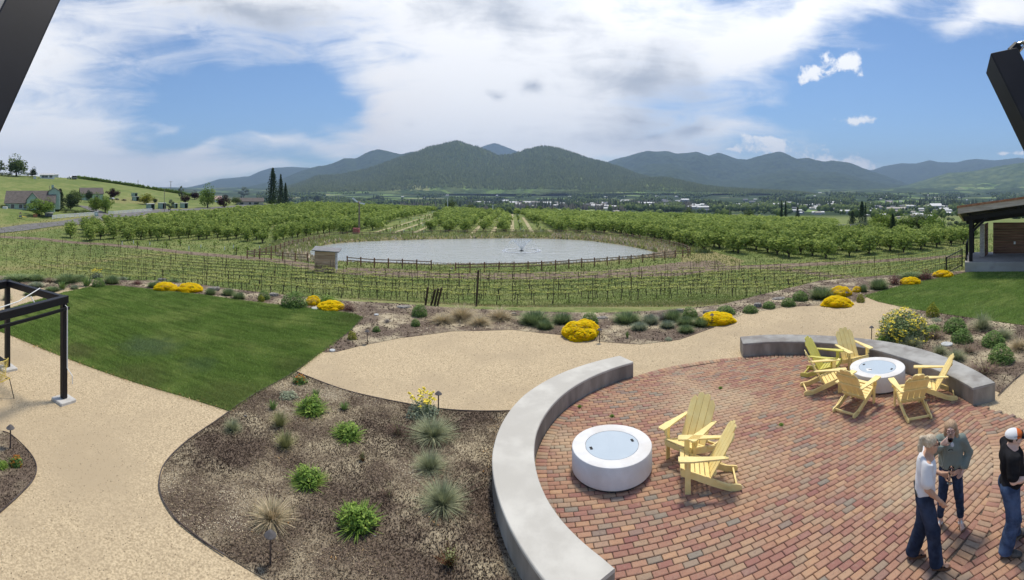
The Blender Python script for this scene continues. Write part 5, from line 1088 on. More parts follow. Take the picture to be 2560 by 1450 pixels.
# field grass tufts
def tufts(name, n, seed, m, region, size, dmin, dmax):
    g = np.random.default_rng(seed); a = g.uniform(-1.15, 1.15, n); u = g.random(n); d = 1 / (1 / dmin + (1 / dmax - 1 / dmin) * u)
    x, y = d * np.sin(a), d * np.cos(a); z = tz(x, y); px, py = proj(x, y, z); k = region(px, py, d, g.random(n)); x, y, z, d = x[k], y[k], z[k], d[k]; N = len(x)
    h = size * (.5 + g.random(N)) * np.clip(d / 45, .7, 1.8); wd = h * .30; ph = g.random(N) * 2 * PI; P = np.c_[x, y, z - .02]; o = np.c_[np.cos(ph) * wd, np.sin(ph) * wd, 0 * x]; ln = np.c_[g.normal(0, .4, (N, 2)) * h[:, None], h]
    V = np.stack([P - o, P + o, P + ln], 1).reshape(-1, 3); return tag(link(name, mesh_np(name, V, np.arange(3 * N).reshape(N, 3), np.repeat(g.random(N), 3)), m), kind='stuff')
def sdist_edge(px, d): return d - np.interp(np.clip(px, -400, 2900), *EDGE)
notdirt = lambda x, y: True
fg = turf_mat('field_grass_blades', (.15, .20, .05), (.30, .34, .10), (.40, .38, .17))
fd = turf_mat('dry_field_grass', (.48, .40, .19), (.66, .56, .31), (.32, .34, .13))
def reg1(px, py, d, r):
    x, y = d * np.sin((px - 1280) / F), d * np.cos((px - 1280) / F); ok = (sdist_edge(px, d) > 1.5) & (line_dist(x, y, TR1) > 1.6) & ~pip(x, y, POND) & ~(pip(px, py, [(860, 668), (1140, 683), (1500, 678), (1700, 655), (1830, 668), (1700, 690), (1300, 700), (870, 684)]) & (r > .2)); return ok
tufts('field_grass', 260000, 80, fg, reg1, .13, 21, 130)
tufts('dry_grass', 90000, 81, fd, lambda px, py, d, r: (sdist_edge(px, d) > 1.0) & (sdist_edge(px, d) < 9 + 4 * r) & (r < .9), .13, 20, 60)
reedm = M('tan_reeds', (.60, .48, .32), (.72, .60, .42), sc=3, rough=.95, tint=.4)
def regr(px, py, d, r):
    x, y = d * np.sin((px - 1280) / F), d * np.cos((px - 1280) / F); k = (np.abs(x) < 60) & (d < 120) & (d > 45); q = np.full(x.shape, 99.); q[k] = poly_dist(x[k], y[k], POND)
    right = (px > 1380) & (px < 1690) & (y > 45); return (q > .3) & (~pip(x, y, POND)) & (((q < 5) & right & (py < 645)) | ((q < 1.6) & (r < .3)) | ((px < 800) & (px > 690) & (q < 6) & (r < .25)))
tufts('pond_reeds', 330000, 82, reedm, regr, .26, 46, 115)
bankm = turf_mat('bank_grass', (.28, .34, .10), (.46, .48, .18), (.56, .50, .27))
tufts('bank_grass', 200000, 83, bankm, lambda px, py, d, r: regr(px, py, d, r * 0 + .2) & (r < .8) if False else ((lambda x, y: (poly_dist(np.where(np.abs(x) < 60, x, 99), y, POND) < 8) & ~pip(x, y, POND) & (r < .45))(d * np.sin((px - 1280) / F), d * np.cos((px - 1280) / F)) & (py < 632)), .30, 60, 115)

# ---------------------------------------------------------------- pond fence, gate, shed, fountain, wind machine
fen_m = M('stained_fence_wood', (.17, .085, .045), (.26, .14, .08), sc=5, rough=.85); rail_m = M('worn_fence_rail', (.24, .17, .11), (.34, .26, .18), sc=3, rough=.85)
fpx = [(1139, 683), (1175, 682), (1211, 681), (1248, 680), (1285, 680), (1320, 679), (1354, 677), (1389, 675), (1422, 672), (1454, 669), (1486, 667), (1518, 664), (1548, 661), (1578, 659), (1607, 656), (1635, 652), (1662, 648), (1688, 645), (1707, 643), (1720, 641),
       (1725, 636), (1718, 630), (1708, 626), (1697, 623), (1685, 620), (1674, 617), (1653, 612), (1635, 609), (1617, 606), (1600, 602), (1582, 600), (1568, 598), (1550, 596), (1530, 593), (1510, 591), (1490, 589), (1465, 588), (1440, 587), (1415, 587), (1390, 586), (1365, 586), (1340, 586), (1315, 586), (1290, 586), (1265, 585), (1240, 585), (1215, 585), (1190, 585), (1168, 586), (1145, 586), (1122, 587), (1102, 587), (1080, 587), (1055, 588), (1032, 589), (1005, 590), (980, 591), (950, 591), (925, 592), (905, 593), (868, 592), (850, 592),
       (824, 594), (812, 598), (798, 601), (785, 604), (772, 607), (759, 611), (745, 613), (732, 616), (722, 619), (711, 623), (701, 627), (689, 632), (678, 634), (665, 637), (650, 640), (636, 643), (618, 646), (649, 647), (678, 648), (707, 651), (738, 654), (769, 655)]
fpts = [tp(x, y, 40, 200)[0] for x, y in fpx]
def fence(name, label, pts, cat, ph=1.15, rails=(.95, .62), pm=None, rm=None, pw=.13, rw=.06, rh=.11, group=None):
    e = thing(name, label, cat, pts[0], 0, group); b = pts[0]
    for p in pts: mb = MB(); mb.box(p - b + Vector((0, 0, ph / 2 - .1)), (pw, pw, ph + .2)); part('post', mb, pm or fen_m, e)
    for p, q in zip(pts[:-1], pts[1:]):
        for r_ in rails: mb = MB(); mb.beam(p - b + Vector((0, 0, r_)), q - b + Vector((0, 0, r_)), rw, rh); part('rail', mb, rm or rail_m, e)
    return e
fence('pond_fence', 'long brown two rail wooden fence looping round the pond', fpts, 'fence')
fence('pond_fence', 'short brown rail fence between the shed and the wire gate', [tp(x, y, 40, 200)[0] for x, y in [(868, 663), (902, 666), (936, 669), (971, 670), (1006, 671), (1042, 673), (1078, 675)]], 'fence')
ga_, gb_ = tp(1080, 675, 40)[0], tp(1137, 680, 40)[0]; ge = thing('wire_gate', 'wire mesh gate with a small sign in the gap of the pond fence', 'gate', ga_)
mb = MB()
for z in (.12, .9): mb.beam(Vector((.1, 0, z)), gb_ - ga_ + Vector((-.1, 0, z)), .03, .03)
for k in range(14): p = (gb_ - ga_) * (k / 13); mb.beam(p + Vector((0, 0, .12)), p + Vector((0, 0, .9)), .012, .012)
part('gate_frame', mb, wire_m, ge)
sg = MB(); c = (gb_ - ga_) * .86; sg.box(c + Vector((0, -.05, .35)), (.26, .02, .26)); s1 = part('sign', sg, wht_m, ge); sg = MB(); sg.box(c + Vector((0, -.065, .42)), (.26, .012, .08)); part('sign_band', sg, M('sign_red', (.4, .04, .03), rough=.6), s1)
# pump shed
cl_m = [M('cedar_board', (.52, .33, .21), (.66, .47, .33), sc=3, rough=.85, stretch=(.4, .4, 6), rnd=.22, c3=(.42, .25, .15), sc3=2)]
p_, d_ = tp(838, 682, 40); w_l = (at(790, 682, d_) - at(838, 682, d_)).length
fx = Vector((at(792, 682, d_ + .3) - at(838, 684, d_))).xy.normalized(); fx = Vector((fx.x, fx.y, 0)); sx_ = Vector((-fx.y, fx.x, 0)); sx_ = sx_ if sx_.y > 0 else -sx_
she = thing('pump_shed', 'small cedar plank shed with a sloping metal roof beside the pond', 'shed', p_); WL = 2.25; WS = 1.9; hz_ = lambda t: 2.18 - .25 * 0 * t
for k in range(13):
    z = .09 + k * .172; hgt = .166
    mb = MB(); mb.box(fx * WL / 2 + Vector((0, 0, z)), (WL, .04, hgt), Matrix((fx, sx_, Vector((0, 0, 1)))).transposed()); part('plank', mb, cl_m[0], she)
    mb = MB(); mb.box(fx * WL / 2 + sx_ * WS + Vector((0, 0, z)), (WL, .04, hgt), Matrix((fx, sx_, Vector((0, 0, 1)))).transposed()); part('plank', mb, cl_m[0], she)
    mb = MB(); mb.box(fx * WL + sx_ * WS / 2 + Vector((0, 0, z)), (.04, WS, hgt), Matrix((fx, sx_, Vector((0, 0, 1)))).transposed()); part('plank', mb, cl_m[0], she)
R_s = Matrix((fx, sx_, Vector((0, 0, 1)))).transposed(); wsd = M('whitewashed_board', (.50, .47, .42), (.62, .60, .55), sc=4, rough=.8)
mb = MB(); mb.box(sx_ * WS / 2 + Vector((0, 0, 1.1)), (.05, WS, 2.2), R_s); part('end_wall', mb, wsd, she)
mb = MB(); mb.box(sx_ * WS * .62 - fx * .035 + Vector((0, 0, .95)), (.04, .75, 1.75), R_s); dr = part('door', mb, M('white_door', (.72, .72, .70), rough=.5), she); mb = MB(); mb.box(sx_ * WS * .45 - fx * .06 + Vector((0, 0, .95)), (.03, .04, .12), R_s); part('handle', mb, blk_m, dr)
for zz, yy in ((1.7, .18), (.9, .16)): mb = MB(); mb.box(sx_ * WS * yy - fx * .03 + Vector((0, 0, zz)), (.03, .3, .3), R_s); vv = part('vent', mb, wht_m, she); mb = MB(); mb.box(sx_ * WS * yy - fx * .05 + Vector((0, 0, zz)), (.02, .18, .18), R_s); part('vent_opening', mb, blk_m, vv)
mb = MB(); rfv = [fx * -.45 - sx_ * .25 + Vector((0, 0, 2.20)), fx * (WL + .3) - sx_ * .25 + Vector((0, 0, 2.34)), fx * (WL + .3) + sx_ * (WS + .3) + Vector((0, 0, 2.52)), fx * -.45 + sx_ * (WS + .3) + Vector((0, 0, 2.30))]
mb.add([tuple(v) for v in rfv] + [tuple(v + Vector((0, 0, .1))) for v in rfv], [(3, 2, 1, 0), (4, 5, 6, 7), (0, 1, 5, 4), (1, 2, 6, 5), (2, 3, 7, 6), (3, 0, 4, 7)]); part('roof', mb, M('grey_sheet_roof', (.20, .19, .18), (.28, .27, .26), sc=2, rough=.5), she)
# fountain
fc_ = gp(1304, 627, WATER); fo = thing('fountain', 'white fountain spraying a V of water inside a ring of foam', 'fountain', (*fc_, WATER))
foam = M('foam_water', (.8, .82, .84), (.7, .74, .78), sc=6, rough=.5, tint=.15)
g = np.random.default_rng(5); V_ = []
n = 5200; th = g.random(n) * 2 * PI; t_ = g.random(n); up_ = g.random(n) < .72; rad_ = np.where(up_, 1.45 * t_ ** 1.2, 1.45 + 1.6 * t_); zz_ = np.where(up_, .1 + 1.75 * t_, 1.85 * (1 - t_ ** 1.7)) * (1 + g.normal(0, .05, n)); th = np.round(th * 3.5) / 3.5 + g.normal(0, .05, n)
P = np.c_[np.cos(th) * rad_, np.sin(th) * rad_, zz_]
part_me = mesh_np('spray', *leaves(P, .075, 6)); link('spray', part_me, foam, fo)
n = 5200; th = g.random(n) * 2 * PI; r_ = 3.05 + .5 * g.normal(0, .35, n); P = np.c_[np.cos(th) * r_, np.sin(th) * r_, .03 + .05 * g.random(n)]
link('foam_ring', mesh_np('foam_ring', *leaves(P, .10, 7, np.array([[0, 0, 2.]]))), foam, fo)
mb = MB(); mb.lathe([(.35, -.1), (.35, .05), (.12, .14), (0, .14)], 14); part('nozzle_float', mb, blk_m, fo)
# wind machine
b_, dW = tp(898, 583, 60); sc_ = dW / F; hm_ = 76 * sc_; we = thing('wind_machine', 'tall orchard wind machine with two white blades above the trees', 'wind machine', b_)
pol = M('rusty_steel_tower', (.20, .14, .10), (.30, .24, .19), sc=3, rough=.7)
mb = MB(); mb.tube([(0, 0, 0), (0, 0, hm_)], [.26, .16], 10); part('tower', mb, pol, we)
mb = MB(); mb.tube([(-.15, -.5, hm_ + .05), (.1, .4, hm_ + .15)], [.2, .24], 10); mb.box((0, .3, hm_), (.5, .6, .4)); part('gearbox', mb, pol, we)
for s_, q in ((-1, at(881, 495, dW)), (1, at(912, 510, dW))):
    v = q - b_; c = Vector((0, -.5, hm_ + .05)); d = (v - c); mb = MB(); mb.beam(c + d * .12, c + d, .34, .05, (.2, -1, .2)); part('blade', mb, wht_m, we)
mb = MB(); mb.cbox((-.5, -.6, .75), (1.5, .9, 1.0), None, .06); mb.box((-.5, -.6, .12), (1.6, 1.0, .24)); part('engine_housing', mb, M('faded_red_paint', (.42, .10, .09), (.5, .2, .18), sc=4, rough=.6), we)

# ---------------------------------------------------------------- tree crowns
def crown(s, n, size, kind):
    g = np.random.default_rng(s)
    if kind == 'round':
        K = 26; c = g.normal(size=(K, 3)); c /= np.linalg.norm(c, axis=1, keepdims=True); c *= (.34 * g.random((K, 1)) ** .4 + .04); c *= [1, 1, 1.05]; r = .12 + .10 * g.random(K)
        i = g.integers(0, K, n); d = g.normal(size=(n, 3)); d /= np.linalg.norm(d, axis=1, keepdims=True); P = c[i] + d * (r[i] * (1 - .4 * g.random(n) ** 2))[:, None]; P[:, 2] = np.clip(P[:, 2] * .86 + .54, .03, 1.05); return leaves(P, size, s, d, .8)
    if kind == 'cone':
        L = 15; i = g.integers(0, L, n); h = .10 + .9 * (i + .6 * g.random(n)) / L; th = np.round(g.random(n) * 9 + i * .37) / 9 * 2 * PI + g.normal(0, .14, n); rad = (1 - h) ** .75 * .72 * (g.random(n) ** .5) * (.75 + .35 * np.sin(th * 5 + i)) + .02
        P = np.c_[rad * np.cos(th), rad * np.sin(th), h - rad * .16]; return leaves(P, size, s, np.c_[np.cos(th), np.sin(th), .3 + 0 * h], .7)
    if kind == 'open':
        K = 18; c = g.normal(size=(K, 3)); c /= np.linalg.norm(c, axis=1, keepdims=True); c *= .38; r = .07 + .06 * g.random(K); i = g.integers(0, K, n); d = g.normal(size=(n, 3)); d /= np.linalg.norm(d, axis=1, keepdims=True)
        P = c[i] + d * (r[i] * (1 - .4 * g.random(n) ** 2))[:, None]; P[:, 2] += .58; return leaves(P, size, s, d, .8)
    if kind == 'orchard':
        K = 14; th = g.random(K) * 2 * PI; c = np.c_[np.cos(th) * .26 * g.random(K) ** .5, np.sin(th) * .26 * g.random(K) ** .5, .30 + .50 * g.random(K)]; r = .13 + .11 * g.random(K); i = g.integers(0, K, n); d = g.normal(size=(n, 3)); d /= np.linalg.norm(d, axis=1, keepdims=True)
        return leaves(c[i] + d * (r[i] * (1 - .5 * g.random(n) ** 2))[:, None], size, s, d, .8)
def limbs(s, kind):
    g = random.Random(s); mb = MB()
    if kind == 'cone': mb.tube([(0, 0, 0), (0, 0, .5), (0, 0, .97)], [.030, .018, .004], 7); return mb
    ft = .30 if kind != 'orchard' else .14
    mb.tube([(0, 0, 0), (g.uniform(-.01, .01), g.uniform(-.01, .01), ft)], [.034, .024], 7)
    for k in range(7):
        a = k * 2.4 + g.random(); r = g.uniform(.16, .32); mb.tube([(0, 0, ft - .02), (r * .4 * math.cos(a), r * .4 * math.sin(a), ft + .16), (r * math.cos(a), r * math.sin(a), ft + g.uniform(.28, .5))], [.020, .012, .004], 5, False)
    return mb
trunk_m = M('tree_bark', (.06, .048, .038), (.12, .10, .08), sc=6, rough=.95)
def fol(name, a, b): return M(name, a, b, sc=2.2, rough=.8, tint=.42, spec=.15, trl=.38)
fo_dark = fol('conifer_needles', (.036, .062, .030), (.066, .10, .046)); fo_oak = fol('oak_leaves', (.10, .15, .045), (.18, .23, .08)); fo_grn = fol('green_leaves', (.16, .25, .045), (.26, .36, .08)); fo_lit = fol('spring_leaves', (.17, .25, .035), (.26, .34, .07))
fo_yel = fol('golden_leaves', (.24, .25, .02), (.34, .33, .04)); fo_pur = fol('purple_leaves', (.030, .012, .018), (.058, .022, .03)); fo_gry = fol('willow_leaves', (.16, .20, .12), (.24, .28, .18)); fo_pnk = fol('blossoming_leaves', (.22, .22, .15), (.32, .30, .22))
CR = {}
def crown_me(kind, v, n, size):
    k = (kind, v, n)
    if k not in CR:
        me = mesh_np('crown', *crown(v * 7 + 3, n, size, kind)); me.materials.append(fo_grn); mt = limbs(v, kind).mesh('trunk'); mt.materials.append(trunk_m); CR[k] = (me, mt)
    return CR[k]
def tree(name, label, px, yb, yt, wpx, m, kind='round', d=None, group=None, n=2600, cat='tree'):
    if d is None: p, d = tp(px, yb, 60)
    else: p = on(px, d); yb = 480 + F * (H - p.z) / d
    h = (yb - yt) * d / F; wd = wpx * d / F * (1.35 if kind != 'cone' else 1.1); e = thing(name, label, cat, p, random.random() * 6, group, (wd, wd, h * (1.0 if kind != 'round' else 1.02)))
    me, mt = crown_me(kind, random.randrange(3), n, .05 if kind != 'cone' else .06); setmat(link('crown', me, None, e), m); link('trunk', mt, None, e); return e

# ---------------------------------------------------------------- orchard
orch = []
def orow(x, y): return x, y
for xi in np.arange(-108, 190, 4.6):
    for yi in np.arange(44, 330, 3.3):
        x = xi + random.gauss(0, .25); y = yi + random.gauss(0, .3); orch.append((x, y))
orch = np.array(orch); oz = tz(orch[:, 0], orch[:, 1]); opx, opy = proj(orch[:, 0], orch[:, 1], oz); od = np.hypot(orch[:, 0], orch[:, 1])
fl_ = [(p.x, p.y) for p in fpts]
R_right = [(1392, 583), (1440, 583), (1500, 586), (1570, 594), (1640, 605), (1700, 618), (1740, 632), (1850, 636), (1960, 646), (2060, 647), (2170, 640), (2300, 632), (2400, 618), (2440, 600), (2440, 500), (1250, 500), (1290, 535), (1340, 560)]
R_c1 = [(1066, 582), (1172, 582), (1200, 545), (1218, 510), (1150, 505), (1110, 525)]
R_c2 = [(1188, 582), (1268, 582), (1262, 520), (1225, 510), (1205, 545)]
R_left = [(165, 600), (230, 604), (330, 605), (560, 600), (640, 612), (700, 610), (760, 596), (860, 586), (930, 578), (1000, 556), (1070, 533), (1180, 515), (1150, 495), (640, 495), (560, 535), (420, 548), (240, 565), (170, 588)]
R_young1 = [(930, 584), (1062, 582), (1110, 530), (1160, 515), (1100, 525), (1000, 558)]
R_young2 = [(1270, 583), (1395, 583), (1340, 560), (1290, 535), (1262, 522)]
R_young3 = [(170, 606), (640, 616), (790, 598), (860, 588), (760, 600), (640, 640), (520, 632), (420, 625), (240, 612)]
R_gap = [(640, 585), (760, 560), (900, 540), (1000, 528), (1000, 533), (900, 547), (760, 570), (640, 597)]
def inr(poly): return pip(opx, opy, poly)
road_d = line_dist(orch[:, 0], orch[:, 1], ROAD); pdm = poly_dist(np.clip(orch[:, 0], -70, 70), orch[:, 1], POND)
mature = ((inr(R_right) & (od > 58)) | inr(R_c1) | (inr(R_c2) & (RNG.random(len(orch)) < .55)) | (inr(R_left) & ~inr(R_gap))) & (road_d > 8) & (pdm > 7) & (orch[:, 1] < 300)
mature &= ~((opx < 1240) & inr(R_young1))
mature &= ~((opx > 2090) & (od > 108)) & ~((opx > 2000) & (opy < 548))
young = (inr(R_young1) | inr(R_young2) | inr(R_young3) | inr(R_gap)) & ~mature & (pdm > 6) & (road_d > 7)
fo_or = fol('orchard_leaves', (.22, .30, .065), (.37, .45, .12))
OC = [(mesh_np('crown', *crown(v + 50, 620, .085, 'orchard')), limbs(v + 9, 'orchard').mesh('trunk')) for v in range(5)]
for a, b in OC: a.materials.append(fo_or); b.materials.append(trunk_m)
OCs = [crown(v + 60, 120, .17, 'orchard') for v in range(6)]
M_ = [(orch[i, 0], orch[i, 1], oz[i], od[i], opx[i]) for i in np.where(mature)[0]]; M_.sort(key=lambda t: t[3])
sV, sF, sT = [], [], []; so = 0
for i, (x, y, z, d, px) in enumerate(M_):
    right = px > 1240; h = random.uniform(2.7, 3.6) * (1.0 if right else .92); wd = random.uniform(4.3, 5.4) if right else random.uniform(3.5, 4.5)
    if random.random() < .05: h *= .6; wd *= .6
    if i < 298:
        side_ = 'in the dense rows right of the pond' if right else 'in the rows between road and pond'
        e = thing('orchard_tree', f'low leafy fruit tree {side_}', 'fruit tree', (x, y, z), random.random() * 6, 'fruit trees right of the pond' if right else 'fruit trees left of the pond', (wd, wd, h * 1.05)); a = random.choice(OC); link('crown', a[0], None, e); link('trunk', a[1], None, e)
    else:
        c = OCs[i % 6]; an = random.random() * 6; ca_, sa_ = math.cos(an), math.sin(an); q = c[0]; q = np.c_[(q[:, 0] * ca_ - q[:, 1] * sa_) * wd + x, (q[:, 0] * sa_ + q[:, 1] * ca_) * wd + y, q[:, 2] * h * 1.05 + z]
        sV.append(q); sF.append(c[1] + so); sT.append(c[2] * .5 + random.random() * .5); so += len(q)
tag(link('distant_orchard', mesh_np('distant_orchard', np.concatenate(sV), np.concatenate(sF), np.concatenate(sT)), fo_or), kind='stuff')
print('orchard', len(M_), 'young', young.sum(), 'vines', len(vines))
# young trees: white guard tubes and dark replant stakes, straw strips in between
Yg = [(orch[i, 0] , orch[i, 1], oz[i], od[i], opx[i]) for i in np.where(young)[0]]; Yg.sort(key=lambda t: t[3]); tube_m = M('white_tree_guard', (.72, .71, .68), rough=.6)
gd = MB(); gd.tube([(0, 0, 0), (0, 0, .6)], .07, 6); gd = gd.mesh('guard_tube'); gd.materials.append(tube_m)
sap = mesh_np('crown', *crown(77, 60, .16, 'orchard')); sap.materials.append(fo_lit); dk = MB(); dk.tube([(0, 0, 0), (0, 0, .75)], .06, 5); dk = dk.mesh('trunk'); dk.materials.append(trunk_m)
for i, (x, y, z, d, px) in enumerate(Yg[:297]):
    t_ = random.random()
    if t_ < .45:
        e = thing('tree_guard', 'short white guard tube on a young orchard tree', 'tree guard', (x, y, z), 0, 'young guarded orchard trees'); link('guard_tube', gd, None, e)
    else:
        e = thing('young_tree', 'small young orchard tree on a dark trunk', 'young tree', (x, y, z), random.random() * 6, 'young orchard trees', (random.uniform(.7, 1.5),) * 3); link('trunk', dk, None, e)
        link('crown', sap, None, e)
if len(Yg) > 297:
    mb = MB(); mb2 = MB()
    for (x, y, z, d, px) in Yg[297:]: (mb if random.random() < .45 else mb2).beam((x, y, z), (x, y, z + .6), .12, .12, (0, 1, 0))
    tag(link('distant_guard_tubes', mb.mesh('distant_guard_tubes'), tube_m), kind='stuff'); tag(link('distant_young_trunks', mb2.mesh('distant_young_trunks'), trunk_m), kind='stuff')
straw = M('straw_strip', (.34, .30, .16), (.46, .40, .24), sc=1.2, rough=1, coord='World')
def strips(poly, xs, name):
    vs, fs = [], []
    for x in xs:
        for y in np.arange(60, 300, 2.0):
            z = tz1(x, y); 
            if not inpx(x, y, z, poly): continue
            o = len(vs); hw = .5
            for (a, b) in ((x - hw, y), (x + hw, y), (x + hw, y + 2.02), (x - hw, y + 2.02)): vs.append((a, b, tz1(a, b) + .06))
            fs.append((o, o + 1, o + 2, o + 3))
    mb = MB(); mb.add(vs, fs); tag(link(name, mb.mesh(name), straw), kind='structure')
strips(R_young1 + [], np.arange(-110.3, 30, 4.6), 'straw_path'); strips([(1172, 590), (1405, 590), (1340, 560), (1290, 535), (1262, 515), (1225, 508), (1200, 545)], np.arange(-105.7, 60, 4.6), 'straw_path')

# ---------------------------------------------------------------- midground trees
for a in [
 ('oak_tree', 'broad oak at the far left on the hill crest', 41, 441, 387, 56, fo_oak, 'round'), ('bare_tree', 'thin bare tree at the very left edge of the hill', 2, 438, 402, 16, fo_gry, 'open'),
 ('round_tree', 'dark tree left of the white hilltop house', 84, 444, 417, 19, fo_dark, 'round'), ('round_tree', 'tree behind the white hilltop house', 110, 436, 418, 26, fo_oak, 'round'),
 ('spring_tree', 'spreading spring green tree before the big green house', 98, 541, 497, 60, fo_grn, 'round'), ('spring_tree', 'light green tree touching the first tree by the playhouse', 122, 530, 495, 32, fo_lit, 'round'),
 ('conifer', 'blue green conifer in front of the house tower', 151, 526, 471, 30, fo_dark, 'cone'), ('conifer', 'dark shrubby conifer right of the tower', 177, 526, 486, 34, fo_dark, 'round'), ('round_tree', 'mid green tree between the two green houses', 187, 515, 474, 44, fo_oak, 'round'),
 ('blossom_tree', 'pale blossoming tree against the big green house roof', 116, 515, 480, 34, fo_pnk, 'round'), ('conifer', 'dark tree in front of the second green house', 222, 506, 474, 18, fo_dark, 'round'),
 ('spring_tree', 'pointed light green tree by the driveway', 240, 531, 483, 34, fo_lit, 'round'), ('spring_tree', 'green tree leaning over the gate, right of the pointed one', 263, 532, 490, 38, fo_grn, 'round'),
 ('purple_tree', 'round purple tree behind the parked cars', 282, 497, 471, 30, fo_pur, 'round'), ('golden_tree', 'golden yellow tree by the horse shelters', 366, 512, 484, 32, fo_yel, 'round'), ('round_tree', 'small dark tree right of the golden tree', 387, 508, 494, 12, fo_dark, 'round'),
 ('spindly_tree', 'bare spindly tree between horse shelters', 426, 532, 500, 18, fo_gry, 'open'), ('spindly_tree', 'tall thin sparse tree on the slope right of the shelters', 453, 497, 466, 14, fo_gry, 'open'),
 ('purple_tree', 'purple tree left of the tall green roadside tree', 464, 508, 487, 24, fo_pur, 'round'), ('purple_tree', 'purple tree behind, nearer the tall green roadside tree', 487, 499, 477, 24, fo_pur, 'round'),
 ('spring_tree', 'tall green roadside tree, largest right of the shelters', 519, 520, 461, 44, fo_grn, 'round'), ('purple_tree', 'purple leaved tree right of the tall roadside tree', 560, 521, 487, 30, fo_pur, 'round'),
 ('round_tree', 'small tree before the long low house', 590, 512, 491, 20, fo_oak, 'round'), ('spindly_tree', 'open grey tree above the long low house', 609, 500, 469, 24, fo_gry, 'open'),
 ('sequoia', 'tallest dark pointed conifer beyond the road', 682, 512, 418, 32, fo_dark, 'cone'), ('fir', 'thinner fir right of the tallest conifer', 702, 512, 434, 18, fo_dark, 'cone'), ('fir', 'ragged shorter fir, third of the group', 714, 512, 456, 16, fo_dark, 'cone'), ('round_tree', 'low tree at the foot of the tallest conifer', 681, 512, 496, 22, fo_grn, 'round'), ('round_tree', 'dark low tree right of the three firs', 722, 510, 490, 22, fo_dark, 'round'),
 ('round_tree', 'dark bush on the orchard skyline', 757, 508, 493, 12, fo_dark, 'round'), ('round_tree', 'dark pointed tree on the skyline right of the firs', 793, 507, 489, 22, fo_dark, 'cone'), ('round_tree', 'round tree beside the pointed skyline tree', 806, 507, 494, 18, fo_oak, 'round'),
 ('spring_tree', 'tree rising behind the wind machine', 918, 518, 501, 34, fo_grn, 'round')]:
    tree(a[0], a[1], *a[2:7], a[7], group=None)
for nm, lb, px, d, yt, wpx, m, k in [
 ('round_tree', 'dark cluster tree by the white pole on the centre skyline', 1127, 330, 494, 26, fo_oak, 'round'), ('round_tree', 'wide dark tree right of the white pole on the skyline', 1176, 300, 507, 36, fo_oak, 'round'),
 ('fir', 'tall thin fir, left of the far pair above the right orchard', 1954, 330, 501, 10, fo_dark, 'cone'), ('fir', 'tall thin fir, right of the far pair above the right orchard', 1964, 330, 501, 10, fo_dark, 'cone'), ('fir', 'shorter fir right of the thin pair', 1994, 320, 517, 14, fo_dark, 'cone'),
 ('round_tree', 'round dark tree on the orchard skyline near a pale roof', 1872, 300, 519, 30, fo_oak, 'round'), ('round_tree', 'broad dark tree among the town roofs', 1722, 420, 518, 26, fo_oak, 'round'),
 ('sequoia', 'dark pointed conifer left of the willow and white house', 2155, 200, 502, 24, fo_dark, 'cone'), ('fir', 'dark fir left of the pointed conifer by the white house', 2131, 230, 527, 22, fo_dark, 'cone'), ('fir', 'slim dark tree behind the pointed conifer', 2164, 260, 506, 8, fo_dark, 'cone'),
 ('willow_tree', 'silvery green willow beside the white house', 2156, 105, 545, 48, fo_gry, 'round'), ('spring_tree', 'bright green leafy tree right of the willow', 2206, 118, 530, 62, fo_lit, 'round'), ('conifer', 'dark conical tree inside the leafy clump', 2232, 112, 533, 22, fo_dark, 'cone'),
 ('round_tree', 'green tree in the middle of the leafy clump', 2262, 118, 535, 50, fo_grn, 'round'), ('round_tree', 'loose green tree right of the middle clump tree', 2298, 120, 528, 56, fo_oak, 'round'), ('round_tree', 'big round green tree at the right of the clump', 2332, 112, 534, 56, fo_grn, 'round'), ('spindly_tree', 'thin branching tree near the stage roof', 2372, 118, 545, 40, fo_gry, 'open'),
 ('round_tree', 'grey green tree seen under the stage roof edge', 2404, 150, 551, 44, fo_oak, 'round'), ('spring_tree', 'green tree behind the stage post', 2424, 105, 560, 36, fo_grn, 'round')]:
    tree(nm, lb, px, 0, yt, wpx, m, k, d=d)
for i, (px, yb, wp) in enumerate([(8, 520, 30), (165, 532, 24), (190, 534, 40), (210, 533, 30), (70, 441, 30), (20, 441, 26), (130, 522, 20), (5, 440, 20)]):
    tree('hedge_shrub', ['rounded shrub at the left edge by the big house', 'shrub under the blue green conifer', 'wide shrub above the left white fence', 'shrub by the gate pillar', 'hedge right of the hilltop oak', 'hedge under the hilltop oak', 'shrub by the house door', 'hedge at the far left crest'][i], px, yb, yb - 11, wp, fo_oak, 'round', n=900, cat='shrub')
# crest hedge orchard on the hill: one row of bushes reading as a mass
g = np.random.default_rng(9); hv = []; o_ = 0; HV, HF, HT = [], [], []
for k in range(330):
    t_ = k / 330; px = 150 + 330 * t_ + g.normal(0, 2); yy = np.interp(px, [150, 200, 250, 300, 350, 400, 450, 480], [436, 441, 448, 455, 463, 471, 479, 485]); p, d = tp(px, yy + 6, 150, 700)
    c = OCs[k % 6]; s_ = d * g.uniform(6, 12) / F; q = c[0] * [s_, s_, s_ * 1.0] + [p.x, p.y, p.z - .5]; HV.append(q); HF.append(c[1] + o_); HT.append(c[2]); o_ += len(q)
tag(link('hill_orchard', mesh_np('hill_orchard', np.concatenate(HV), np.concatenate(HF), np.concatenate(HT)), fo_grn), kind='stuff')

